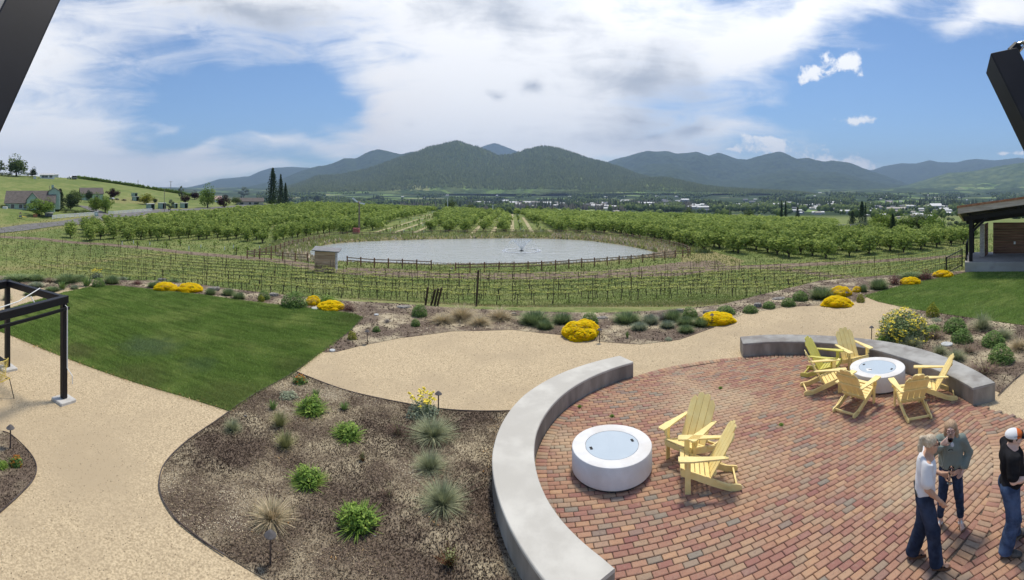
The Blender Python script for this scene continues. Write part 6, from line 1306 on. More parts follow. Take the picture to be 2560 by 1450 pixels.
# ---------------------------------------------------------------- houses and yard things on the left
shg = M('grey_shingle_roof', (.10, .085, .078), (.16, .14, .125), sc=1.5, rough=.95, stretch=(1, 1, 4)); mint = M('mint_siding', (.36, .47, .38), (.42, .53, .43), sc=2, rough=.8); whs = M('white_siding', (.68, .68, .66), rough=.8); gls = M('window_glass', (.05, .06, .07), rough=.1, spec=.6)
def house(name, label, base, W_, D_, hw, hr, rz, wm_, rm, wins=(), gab=None, cat='house', over=.4):
    e = thing(name, label, cat, base, rz); mb = MB(); mb.box((0, 0, hw / 2 - .4), (W_, D_, hw + .8))
    mb.add([(-W_ / 2, -D_ / 2, hw), (-W_ / 2, D_ / 2, hw), (-W_ / 2, 0, hw + hr), (W_ / 2, -D_ / 2, hw), (W_ / 2, D_ / 2, hw), (W_ / 2, 0, hw + hr)], [(0, 2, 1), (3, 4, 5)]); part('wall', mb, wm_, e)
    t = .14; a = over; sl = hr / (D_ / 2); mb = MB(); y1 = D_ / 2 + a; z1 = hw - a * sl
    for s_ in (-1, 1):
        v = [(-W_ / 2 - a, s_ * y1, z1), (W_ / 2 + a, s_ * y1, z1), (W_ / 2 + a, 0, hw + hr), (-W_ / 2 - a, 0, hw + hr)]; v = v + [(x, y, z + t) for x, y, z in v]; f = [(4, 5, 6, 7), (3, 2, 1, 0), (0, 1, 5, 4), (1, 2, 6, 5), (3, 0, 4, 7), (2, 3, 7, 6)]; mb.add(v, f if s_ < 0 else [q[::-1] for q in f])
    part('roof', mb, rm, e)
    for (x, z, ww, hh) in wins:
        mb = MB(); mb.box((x, -D_ / 2 - .02, z), (ww + .2, .05, hh + .2)); f_ = part('window', mb, whs, e); mb = MB(); mb.box((x, -D_ / 2 - .05, z), (ww, .03, hh)); part('pane', mb, gls, f_)
    return e
def hb(px, yb, dm=70): p, d = tp(px, yb, dm); return p, d, d / F
p, d, s = hb(78, 523, 110); hA = house('mint_house', 'large mint green house with long grey shingled roof at the left', p, 120 * s, 9, 17 * s, 28 * s, -az(78) - .1, mint, shg, [(-42 * s, 8 * s, 1.1, 1.2), (-22 * s, 8 * s, 1.1, 1.2), (-12 * s, 8 * s, .9, 1.2), (5 * s, 8 * s, 1.6, 1.1)])
# front gable and tower of the same house
def child_gable(e, x, y, W_, D_, hw, hr, zb=0):
    mb = MB(); mb.box((x, y, zb + hw / 2), (W_, D_, hw)); mb.add([(x - W_ / 2, y - D_ / 2, zb + hw), (x + W_ / 2, y - D_ / 2, zb + hw), (x, y - D_ / 2, zb + hw + hr)], [(0, 1, 2)]); g_ = part('gable_wing', mb, mint, e)
    mb = MB()
    for s_ in (-1, 1):
        v = [(x + s_ * (W_ / 2 + .3), y - D_ / 2 - .3, zb + hw - .25), (x, y - D_ / 2 - .3, zb + hw + hr), (x, y + D_ / 2, zb + hw + hr), (x + s_ * (W_ / 2 + .3), y + D_ / 2, zb + hw - .25)]; v = v + [(a, b, c + .14) for a, b, c in v]; f = [(0, 1, 2, 3), (7, 6, 5, 4), (0, 4, 5, 1), (3, 2, 6, 7), (0, 3, 7, 4)]; mb.add(v, f)
    part('gable_roof', mb, shg, g_)
    mb = MB(); mb.box((x, y - D_ / 2 - .04, zb + hw * .72), (1.3, .06, 1.1)); f_ = part('gable_window', mb, gls, g_)
child_gable(hA, 8 * s, -4.2, 28 * s, 4.0, 24 * s, 17 * s); child_gable(hA, 58 * s, 2, 28 * s, 7, 45 * s, 8 * s)
mb = MB(); mb.box((54 * s, 0, 56 * s), (6 * s, 1, 9 * s)); part('chimney', mb, mint, hA); mb = MB(); mb.box((-58 * s, -5.5, 3.4 * s), (10 * s, 4, 9 * s)); part('porch', mb, whs, hA)
p, d, s = hb(228, 500, 130); house('mint_house', 'second mint green house with plain grey roof behind the trees', p, 54 * s, 9, 16 * s, 14 * s, -az(228) + .1, mint, shg, [(-10 * s, 8 * s, 1, 1.2), (12 * s, 8 * s, 1, 1.2)])
p, d, s = hb(118, 446, 250); house('hilltop_house', 'low white house on the hill crest', p, 36 * s, 8, 8 * s, 4 * s, -az(118), whs, M('pale_roof', (.45, .45, .45), rough=.8), [(-10 * s, 4 * s, 2, 1.5), (-2 * s, 4 * s, 2, 1.5), (9 * s, 4 * s, 2, 1.5)]); p, d, s = hb(139, 443, 250); house('hilltop_annex', 'white garage wing right of the hilltop house', p, 14 * s, 6, 6 * s, 2 * s, -az(139), whs, M('annex_roof', (.5, .5, .5), rough=.8))
p, d, s = hb(87, 447, 250); house('hilltop_shed', 'tiny white shed left of the hilltop house', p, 7 * s, 3, 7 * s, 1 * s, -az(87), whs, whs)
p, d, s = hb(625, 512, 180); house('low_house', 'long low grey roofed house beyond the orchard left of the firs', p, 66 * s, 9, 9 * s, 8 * s, -az(625), M('beige_siding', (.42, .39, .34), rough=.8), shg, [(-20 * s, 4 * s, 2, 1.3), (0, 4 * s, 1.5, 1.3), (16 * s, 4 * s, 3, 1.3)])
p, d, s = hb(543, 505, 180); house('pink_roof_house', 'small house with a pinkish roof behind the tall roadside tree', p, 20 * s, 8, 7 * s, 8 * s, -az(543), whs, M('pink_roof', (.45, .32, .28), rough=.9))
p, d, s = hb(2115, 575, 90); p = on(2115, 125); s = 125 / F; house('white_farmhouse', 'white walled house with a dark roof left of the willow', p, 42 * s, 8, 14 * s, 9 * s, -az(2115) + .15, whs, M('dark_roof', (.09, .09, .10), (.13, .13, .14), sc=3, rough=.9))
p = on(2186, 112); house('white_outbuilding', 'small white outbuilding at the foot of the leafy clump', p, 3, 3, 1.2, .4, -az(2186), whs, whs)
grnshed = M('faded_green_boards', (.26, .36, .30), (.32, .42, .36), sc=3, rough=.85); drk = M('dark_opening', (.02, .02, .02), rough=.9)
def shelter(px, yb, w, h, lb):
    p, d, s = hb(px, yb, 100); W_, h_ = w * s, h * s; e = thing('horse_shelter', lb, 'shed', p, -az(px) + .25, 'green horse shelters on the paddock')
    mb = MB(); mb.box((-W_ / 2, 0, h_ / 2), (.1, 3, h_)); mb.box((W_ / 2, 0, h_ / 2), (.1, 3, h_)); mb.box((0, 1.5, h_ / 2), (W_, .1, h_)); mb.box((-W_ * .25, -1.45, h_ / 2), (W_ * .5, .1, h_)); part('wall', mb, grnshed, e)
    mb = MB(); mb.box((0, 0, h_ + .08), (W_ + .5, 3.5, .14)); part('roof', mb, whs, e); mb = MB(); mb.box((W_ * .2, 1.3, h_ / 2), (W_ * .5, .06, h_ * .95)); part('dark_back', mb, drk, e)
for a in [(376, 523, 17, 13, 'leftmost green horse shelter, above the white fence end'), (405, 522, 16, 14, 'second green horse shelter, beside the roadside pole'), (437, 520, 10, 11, 'narrow green horse shelter partly behind the spindly tree'), (460, 520, 16, 12, 'rightmost green horse shelter'), (336, 491, 12, 8, 'dark roofed small green shelter higher up the slope'), (339, 502, 15, 10, 'pale mint shed below the small upper shelter')]: shelter(*a)
whp = M('white_vinyl_fence', (.76, .76, .74), rough=.5)
def wfence(pts, lb): fence('white_fence', lb, [tp(x, y, 90, 300)[0] for x, y in pts], 'fence', 1.1, (1.0, .64, .28), whp, whp, .2, .08, .2)
wfence([(131, 548), (141, 547), (152, 546), (163, 545), (175, 544), (187, 543), (199, 542), (211, 541), (223, 540), (235, 539)], 'white three rail fence left of the gate pillar')
wfence([(272, 536), (284, 536), (296, 535), (308, 534), (320, 533), (333, 532), (345, 531), (357, 530), (369, 529), (380, 528)], 'white three rail fence right of the gate, below the shelters')
p, d, s = hb(241, 541, 90); e = thing('gate_pillar', 'mint gate pillar with a white panel at the driveway mouth', 'gate pillar', p, -az(241)); mb = MB(); mb.box((0, 0, 5.5 * s), (9 * s, .8, 11 * s)); part('pillar', mb, mint, e); mb = MB(); mb.box((0, -.42, 6.5 * s), (5 * s, .04, 4.5 * s)); part('panel', mb, whp, e); mb = MB(); mb.box((0, 0, 11.4 * s), (11 * s, 1, .12)); part('cap', mb, whp, e)
def car(px, yb, L, m, lb, rz, truck=False):
    p, d, s = hb(px, yb, 120); e = thing('parked_car' if not truck else 'pickup_truck', lb, 'car' if not truck else 'pickup truck', p, rz); L = L * s * 1.0; W_ = L * .4; pr = [(-.5, .10), (-.5, .17), (-.46, .21), (-.34, .22), (-.24, .32), (.06, .33), (.20, .24), (.42, .21), (.5, .16), (.5, .09)]
    if truck: pr = [(-.5, .10), (-.5, .24), (-.08, .24), (-.06, .34), (.14, .34), (.22, .25), (.46, .23), (.5, .16), (.5, .09)]
    mb = MB(); mb.prism([(x * L, z * L) for x, z in pr], -W_ / 2, W_ / 2); mb.v = [(a, c, b) for a, b, c in mb.v]; mb.f = [f[::-1] for f in mb.f]; part('body', mb, m, e)
    mb = MB(); mb.prism([(x * L, z * L) for x, z in ([(-.30, .23), (-.22, .30), (.05, .31), (.16, .235)] if not truck else [(-.05, .25), (-.04, .32), (.13, .32), (.2, .25)])], -W_ / 2 - .01, W_ / 2 + .01); mb.v = [(a, c, b) for a, b, c in mb.v]; mb.f = [f[::-1] for f in mb.f]; part('window_band', mb, gls, e)
    for x in (-.31, .31):
        for y in (-1, 1): mb = MB(); mb.tube([(x * L, y * W_ * .42, .075 * L), (x * L, y * W_ * .52, .075 * L)], .075 * L, 12); part('wheel', mb, blk_m, e)
car(281, 499, 15, M('silver_car_paint', (.45, .46, .48), rough=.3, metal=.3), 'silver car parked beneath the purple tree', -.1); car(293, 500, 12, M('dark_car_paint', (.03, .035, .05), rough=.25), 'dark car parked right of the silver one', -.2); car(310, 502, 13, M('brown_truck_paint', (.10, .07, .05), rough=.5), 'old dark pickup standing right of the parked cars', .1, True)
car(176, 448, 20, whs, 'white pickup parked near the hilltop house', .0, True)
p, d, s = hb(186, 449, 250); e = thing('horse_trailer', 'dark boxy trailer on the hill right of the white pickup', 'trailer', p, -az(186)); mb = MB(); mb.cbox((0, 0, 5.2 * s), (12 * s, 3, 8 * s), None, .1); part('body', mb, drk, e); mb = MB(); mb.box((0, -1.55, 4 * s), (11 * s, .06, 1.2 * s)); part('stripe', mb, whs, e)
for x in (-1, 1): mb = MB(); mb.tube([(x * 2 * s, -1.5, .6), (x * 2 * s, -1.2, .6)], .55, 12); part('wheel', mb, blk_m, e)
# playground, toy house, trailer
p, d, s = hb(51, 547, 80); e = thing('playhouse', 'wooden playhouse tower with a yellow slide in the yard', 'play tower', p, -az(51)); wd_ = M('play_wood', (.30, .20, .13), (.38, .27, .19), sc=3, rough=.8)
for x in (-1, 1):
    for y in (-1, 1): mb = MB(); mb.box((x * 3.2 * s, y * .5, 4.5 * s), (.12, .12, 9 * s)); part('leg', mb, wd_, e)
mb = MB(); mb.box((0, 0, 6 * s), (7 * s, 1.1, 3.4 * s)); part('deck', mb, M('play_blue', (.16, .2, .28), rough=.7), e); mb = MB(); mb.add([(-4 * s, -.7, 12 * s), (4 * s, -.7, 12 * s), (0, -.7, 17 * s), (-4 * s, .7, 12 * s), (4 * s, .7, 12 * s), (0, .7, 17 * s)], [(0, 1, 2), (5, 4, 3), (0, 2, 5, 3), (2, 1, 4, 5), (0, 3, 4, 1)]); part('roof', mb, wd_, e)
mb = MB(); mb.beam((3.5 * s, -.3, 6 * s), (15 * s, -.8, .4), .6, .08); part('slide', mb, M('slide_yellow', (.7, .5, .05), rough=.4), e)
p, d, s = hb(88, 543, 80); e = thing('toy_house', 'small terracotta playhouse right of the slide', 'toy house', p, -az(88)); mb = MB(); mb.box((0, 0, 3 * s), (10 * s, .9, 6 * s)); tc1 = M('terracotta', (.42, .17, .09), rough=.8); part('wall', mb, tc1, e); mb = MB(); mb.beam((-6 * s, 0, 6 * s), (0, 0, 8.5 * s), 1.1, .1, (0, 0, 1)); mb.beam((6 * s, 0, 6 * s), (0, 0, 8.5 * s), 1.1, .1, (0, 0, 1)); part('roof', mb, tc1, e)
p, d, s = hb(122, 541, 80); e = thing('garden_shed', 'dark low shed with a flat pale roof left of the white fence', 'shed', p, -az(122)); mb = MB(); mb.box((0, 0, 4 * s), (20 * s, 2, 7.5 * s)); part('wall', mb, M('slate_boards', (.14, .15, .17), (.2, .2, .22), sc=2, rough=.8), e); mb = MB(); mb.box((0, 0, 8.2 * s), (23 * s, 2.6, .12)); part('roof', mb, M('pale_flat_roof', (.5, .5, .48), rough=.8), e)
# utility poles
pwd = M('pole_wood', (.22, .19, .16), (.30, .27, .23), sc=3, rough=.9)
for px, yb, yt, arm, lb in [(100, 426, 406, 1, 'utility pole above the white hilltop house'), (185, 437, 423, 1, 'utility pole above the trailer on the crest'), (29, 442, 428, 0, 'thin pole before the hilltop oak'), (345, 463, 451, 0, 'utility pole low on the crest hedge'), (427, 478, 453, 1, 'utility pole with crossarm where the hill meets the mountains'), (411, 530, 471, 0, 'pale roadside pole beside the second shelter'), (124, 490, 464, 0, 'thin pole by the house tower'),
                        (693, 510, 478, 1, 'utility pole in front of the tallest conifer'), (811, 507, 491, 0, 'thin pole on the orchard skyline near the round tree'), (846, 507, 489, 0, 'thin pole left of the wind machine')]:
    p, d = tp(px, yb, 90); h = (yb - yt) * d / F; e = thing('utility_pole', lb, 'utility pole', p, -az(px), 'utility poles across the fields'); mb = MB(); mb.tube([(0, 0, 0), (0, 0, h)], max(.10, d * .0006), 7); part('pole', mb, pwd, e)
    if arm: mb = MB(); mb.box((0, 0, h * .95), (max(2.2, 8 * d / F), .15, .18)); part('crossarm', mb, pwd, e)
for px, d, yt, lb in [(1119, 300, 495, 'white pole on the skyline above the centre orchard'), (1232, 300, 512, 'short white pole above the sparse orchard rows'), (1824, 330, 520, 'thin pole above the right orchard by a pale roof')]:
    p = on(px, d); h = p.z; yb = 480 + F * (H - p.z) / d; h = (yb - yt) * d / F; e = thing('pole', lb, 'pole', p); mb = MB(); mb.tube([(0, 0, 0), (0, 0, h)], .28, 8); part('mast', mb, whs if px < 1800 else pwd, e)

# ---------------------------------------------------------------- stage (right)
e0 = Vector((*gp(2412, 681), 0)); st = thing('stage', 'open timber stage with plank walls and sloping roof at the right edge', 'stage', e0)
# local frame: X along the front edge to the right, Y away from the viewer
fa = math.radians(-59); R2 = Matrix.Rotation(fa, 3, 'Z'); st.rotation_euler = (0, 0, fa)
Wd, Dp, Hp = 13.0, 4.6, .62
mb = MB(); mb.cbox((Wd / 2, Dp / 2, Hp / 2), (Wd, Dp, Hp), None, .02); part('platform', mb, M('stage_concrete', (.36, .34, .31), (.46, .44, .41), sc=1, rough=.85, c3=(.30, .28, .26)), st)
for x, y in ((.35, .3), (.35, Dp - .3), (Wd - .35, .3), (Wd - .35, Dp - .3)):
    mb = MB(); mb.cbox((x, y, Hp + 1.42 - (.35 if y > 1 else 0)), (.22, .22, 2.84 - (.7 if y > 1 else 0)), None, .01); part('post', mb, steel_m, st)
    for dx, dy in ((1, 0), (-1 if x > 1 else 1, 1 if y < 1 else -1)): mb = MB(); mb.beam((x, y, Hp + 1.7), (x + (dx if x < 1 else -dx) * .95 * (1 - abs(dy)), y + dy * .95, Hp + 2.6), .14, .14); part('brace', mb, steel_m, st)
red_b = M('stained_plank', (.16, .075, .045), (.25, .125, .08), sc=2.4, rough=.7, stretch=(.25, .25, 5), rnd=.22, c3=(.10, .05, .035), sc3=3)
ywal = Dp - 1.0
for k in range(12):
    z = Hp + .10 + k * .176
    mb = MB(); mb.cbox((Wd / 2 + .55, ywal, z), (Wd - 2.4, .06, .168), None, .006); part('plank', mb, red_b, st)
    mb = MB(); mb.cbox((1.30, ywal - .62, z), (.06, 1.15, .168), Matrix.Rotation(-.16, 3, 'Z'), .006); part('plank', mb, red_b, st)
stm = M('stacked_stone', (.34, .31, .28), (.52, .49, .45), sc=9, rough=.9, bump=.6, bsc=12, stretch=(1, 1, 3))
mb = MB(); mb.cbox((1.02, ywal - 1.25, Hp + 1.05), (.30, .4, 2.10), None, .02); part('stone_pier', mb, stm, st)
ro_m = M('weathered_fascia', (.40, .33, .28), (.55, .48, .42), sc=3, rough=.85, stretch=(.5, .5, 5)); cor = M('rusted_roof_edge', (.30, .13, .07), (.42, .22, .14), sc=5, rough=.9)
def slab(z0, z1, t, x0, x1, y0, y1, m, nm, up=0):
    v = [(x0, y0, z0 + up), (x1, y0, z1 + up), (x1, y1, z1 + up - .85 * (y1 - y0) / 6.2), (x0, y1, z0 + up - .85 * (y1 - y0) / 6.2)]; v += [(a, b, c + t) for a, b, c in v]; mb = MB(); mb.add(v, [(3, 2, 1, 0), (4, 5, 6, 7), (0, 1, 5, 4), (1, 2, 6, 5), (2, 3, 7, 6), (3, 0, 4, 7)]); return part(nm, mb, m, st)
zr0, zr1 = Hp + 2.92, Hp + 4.9
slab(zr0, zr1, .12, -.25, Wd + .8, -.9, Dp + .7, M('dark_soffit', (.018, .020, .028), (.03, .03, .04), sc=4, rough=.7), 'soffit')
slab(zr0, zr1, .34, -.35, Wd + .9, -1.0, -.88, ro_m, 'fascia'); slab(zr0, zr0 + .02, .30, -.37, -.25, -.98, Dp + .7, ro_m, 'fascia'); slab(zr0, zr1, .12, -.41, Wd + 1, -1.06, Dp + .8, cor, 'roof', .34)
for y in (.3, Dp - .3): mb = MB(); mb.beam((-.1, y, zr0 - .20 - .55 * (y + 1) / Dp), (Wd + .4, y, zr1 - .25 - .55 * (y + 1) / Dp), .16, .28); part('roof_beam', mb, steel_m, st)
for k in range(9):
    x = .2 + k * 1.5; z = zr0 + (zr1 - zr0) * (x + 1) / (Wd + 2) - .12; mb = MB(); mb.beam((x, -.6, z), (x, Dp + .4, z - .5), .12, .2); part('rafter', mb, steel_m, st)
for x in (3.2, 6.4, 9.6): mb = MB(); mb.box((x, ywal - .04, Hp + .75), (.12, .03, .18)); part('wall_outlet', mb, wht_m, st)
def railing(a, b, h, lb):
    e = thing('railing', lb, 'railing', a); v = b - a; L = Vector((v.x, v.y, 0)).length; n = max(4, int(L / .13))
    for t_ in (0, 1): mb = MB(); mb.box(v * t_ + Vector((0, 0, h / 2)), (.06, .06, h + .05)); part('post', mb, steel_m, e)
    for z in (.12, h - .02): mb = MB(); mb.beam(Vector((0, 0, z)), v + Vector((0, 0, z)), .045, .04); part('rail', mb, steel_m, e)
    for k in range(1, n): mb = MB(); mb.beam(v * (k / n) + Vector((0, 0, .12)), v * (k / n) + Vector((0, 0, h - .02)), .018, .018, (0, 1, 0)); part('baluster', mb, steel_m, e)
ry = R2 @ Vector((-.12, .25, 0)) + e0; rb = R2 @ Vector((-.12, 3.4, 0)) + e0
q = Vector((*gp(2366, 689), 0)); railing(q, e0 + Vector((-.15, .1, .35)), 1.05, 'black metal railing sloping up to the stage corner'); railing(R2 @ Vector((.06, .55, Hp)) + e0, R2 @ Vector((.06, 3.2, Hp)) + e0, 1.05, 'black metal railing on the stage platform behind the post')

# ---------------------------------------------------------------- valley: town and trees
g = np.random.default_rng(21); roofs = [M('pale_metal_roof', (.62, .62, .60), rough=.7), M('grey_house_roof', (.20, .20, .21), rough=.9), M('beige_roof', (.42, .38, .33), rough=.9), M('white_warehouse', (.72, .72, .70), rough=.7)]; redr = M('red_warehouse_roof', (.48, .07, .08), rough=.7); wl = [M('cream_wall', (.5, .47, .42), rough=.9), M('grey_wall', (.3, .3, .31), rough=.9)]
town_l = {0: 'pale metal roofed building in the far valley town', 1: 'dark roofed house in the far valley town', 2: 'beige roofed building in the far valley town', 3: 'white warehouse in the far valley town'}
def tb_(px, py, wpx, hpx, mi, lb=None, rm=None):
    p, d = tp(px, py, 420, 4000); s = d / F; e = thing('town_building', lb or town_l[mi], 'building', p, -az(px) + g.normal(0, .3), None if lb else 'far town buildings ' + ['with pale roofs', 'with dark roofs', 'with beige roofs', 'in white'][mi])
    W_, h_ = wpx * s, hpx * s; D_ = W_ * .6; mb = MB(); mb.box((0, 0, h_ * .35), (W_, D_, h_ * .7)); part('wall', mb, wl[mi % 2], e)
    mb = MB(); o = .5; v = [(-W_ / 2 - o, -D_ / 2 - o, h_ * .7), (W_ / 2 + o, -D_ / 2 - o, h_ * .7), (W_ / 2 + o, D_ / 2 + o, h_ * .7), (-W_ / 2 - o, D_ / 2 + o, h_ * .7), (-W_ / 2, 0, h_ * 1.05), (W_ / 2, 0, h_ * 1.05)]; mb.add(v, [(0, 1, 5, 4), (2, 3, 4, 5), (0, 4, 3), (1, 2, 5), (3, 2, 1, 0)]); part('roof', mb, rm or roofs[mi], e)
tb_(1585, 517, 26, 7, 0, 'long red roofed warehouse in the far town', redr); tb_(1528, 521, 26, 7, 3, 'bright white shed left of the red roofed warehouse')
tb_(2030, 513, 70, 4, 3, 'longest flat white building right of the thin fir pair'); tb_(1838, 546, 28, 6, 2, 'pinkish flat roof just above the right orchard'); tb_(2240, 527, 46, 9, 2, 'beige house row above the willow')
for k in range(190):
    t_ = g.random(); px = 1180 + 1230 * t_ ** .8; py = np.interp(px, [1180, 1500, 1900, 2400], [511, 517, 521, 531]) + g.normal(0, np.interp(px, [1180, 1700, 2400], [2.0, 6, 9])); mi = int(g.choice([0, 1, 2, 3], p=[.35, .25, .25, .15]))
    tb_(px, py, g.uniform(10, 34) if mi in (0, 3) else g.uniform(8, 19), g.uniform(5, 9), mi)
for k in range(34): tb_(g.uniform(950, 2550), g.uniform(481, 506), g.uniform(4, 9), g.uniform(2.5, 4), 3 if k % 3 else 0)
def valley(name, n, seed, yr, xr, size, m, dens, kind='round'):
    g = np.random.default_rng(seed); px = g.uniform(*xr, n); py = g.uniform(*yr, n); a = (px - 1280) / F; dd = np.exp(np.linspace(math.log(380), math.log(5200), 260)); V, T = [], []
    nz = fbm(px / 60, py / 9, 3, False, seed); k = nz * 1.15 > dens + 0 * px; px, py, a = px[k], py[k], a[k]; N = len(px)
    X_, Y_ = np.sin(a)[:, None] * dd, np.cos(a)[:, None] * dd; Z_ = tz(X_, Y_, False); ray = H - (py[:, None] - 480) / F * dd; hit = np.argmax(ray <= Z_, axis=1); ok = hit > 0; ii = np.arange(N)[ok]; d = dd[hit[ok]]; P = np.c_[X_[ii, hit[ok]], Y_[ii, hit[ok]], Z_[ii, hit[ok]]]; N = len(P)
    h = size * (.6 + .8 * g.random(N)); r = h * (.42 if kind == 'round' else .22)
    if kind == 'round':
        u = np.array([(0, 0, 0), (1, 0, .35), (.31, .95, .42), (-.81, .59, .33), (-.81, -.59, .45), (.31, -.95, .36), (.5, .3, .85), (-.4, .4, .9), (-.1, -.5, .82), (0, 0, 1)]); f = np.array([(0, 2, 1), (0, 3, 2), (0, 4, 3), (0, 5, 4), (0, 1, 5), (1, 2, 6), (2, 7, 6), (2, 3, 7), (3, 4, 7), (4, 8, 7), (4, 5, 8), (5, 6, 8), (5, 1, 6), (6, 7, 9), (7, 8, 9), (8, 6, 9)])
    else:
        u = np.array([(1, 0, .08), (-.5, .87, .05), (-.5, -.87, .1), (0, 0, 1)]); f = np.array([(0, 1, 3), (1, 2, 3), (2, 0, 3)])
    th = g.random(N) * 6.28; c_, s_ = np.cos(th)[:, None], np.sin(th)[:, None]; jit = 1 + g.normal(0, .15, (N, len(u))); ux = (u[:, 0] * c_ - u[:, 1] * s_) * jit; uy = (u[:, 0] * s_ + u[:, 1] * c_) * jit
    V = np.stack([P[:, :1] + ux * r[:, None], P[:, 1:2] + uy * r[:, None], P[:, 2:] - .5 + u[:, 2] * h[:, None]], -1).reshape(-1, 3); FFf = (f[None] + (np.arange(N) * len(u))[:, None, None]).reshape(-1, 3)
    return tag(link(name, mesh_np(name, V, FFf, np.repeat(g.random(N), len(u)), kind == 'round'), m), kind='stuff')
va = fol('valley_broadleaf', (.09, .14, .04), (.17, .23, .07)); vb = fol('valley_conifer', (.028, .05, .024), (.05, .08, .036)); vc = fol('valley_grey_trees', (.10, .10, .085), (.15, .15, .12))
valley('valley_trees', 16000, 31, (484, 530), (640, 2560), 15, va, .56); valley('valley_conifers', 9000, 32, (482, 524), (640, 2560), 22, vb, .62, 'cone'); valley('near_valley_trees', 3800, 33, (508, 548), (950, 2560), 9, va, .56); valley('bare_poplars', 2500, 34, (505, 530), (1000, 1750), 15, vc, .5, 'cone')
# forest texture on the near mountains
def forest(name, RR, n, seed, size, m):
    x, y, z, T = RR; g = np.random.default_rng(seed); i = g.integers(0, x.shape[0] - 1, n); j = g.integers(2, 44, n); u = g.random(n)[:, None]; v = g.random(n)[:, None]
    Pm = np.stack([x, y, z], -1); P = (Pm[i, j] * (1 - u) + Pm[i + 1, j] * u) * (1 - v) + (Pm[i, np.minimum(j + 1, 43)] * (1 - u) + Pm[i + 1, np.minimum(j + 1, 43)] * u) * v
    h = size * (.5 + g.random(n)); r = h * .26; uu = np.array([(1, 0, 0), (-.5, .87, 0), (-.5, -.87, 0), (0, 0, 1)]); th = g.random(n) * 6.28; c_, s_ = np.cos(th)[:, None], np.sin(th)[:, None]
    V = np.stack([P[:, :1] + (uu[:, 0] * c_ - uu[:, 1] * s_) * r[:, None], P[:, 1:2] + (uu[:, 0] * s_ + uu[:, 1] * c_) * r[:, None], P[:, 2:] - 3 + uu[:, 2] * h[:, None]], -1).reshape(-1, 3)
    f = (np.array([(0, 1, 3), (1, 2, 3), (2, 0, 3)])[None] + (np.arange(n) * 4)[:, None, None]).reshape(-1, 3); return tag(link(name, mesh_np(name, V, f, np.repeat(g.random(n), 4)), m), kind='stuff')
vo_ = fol('hill_oaks', (.075, .11, .042), (.14, .18, .065))
forest('mountain_forest', RA, 60000, 41, 20, vo_); forest('foothill_forest', RA2, 16000, 42, 16, vo_)
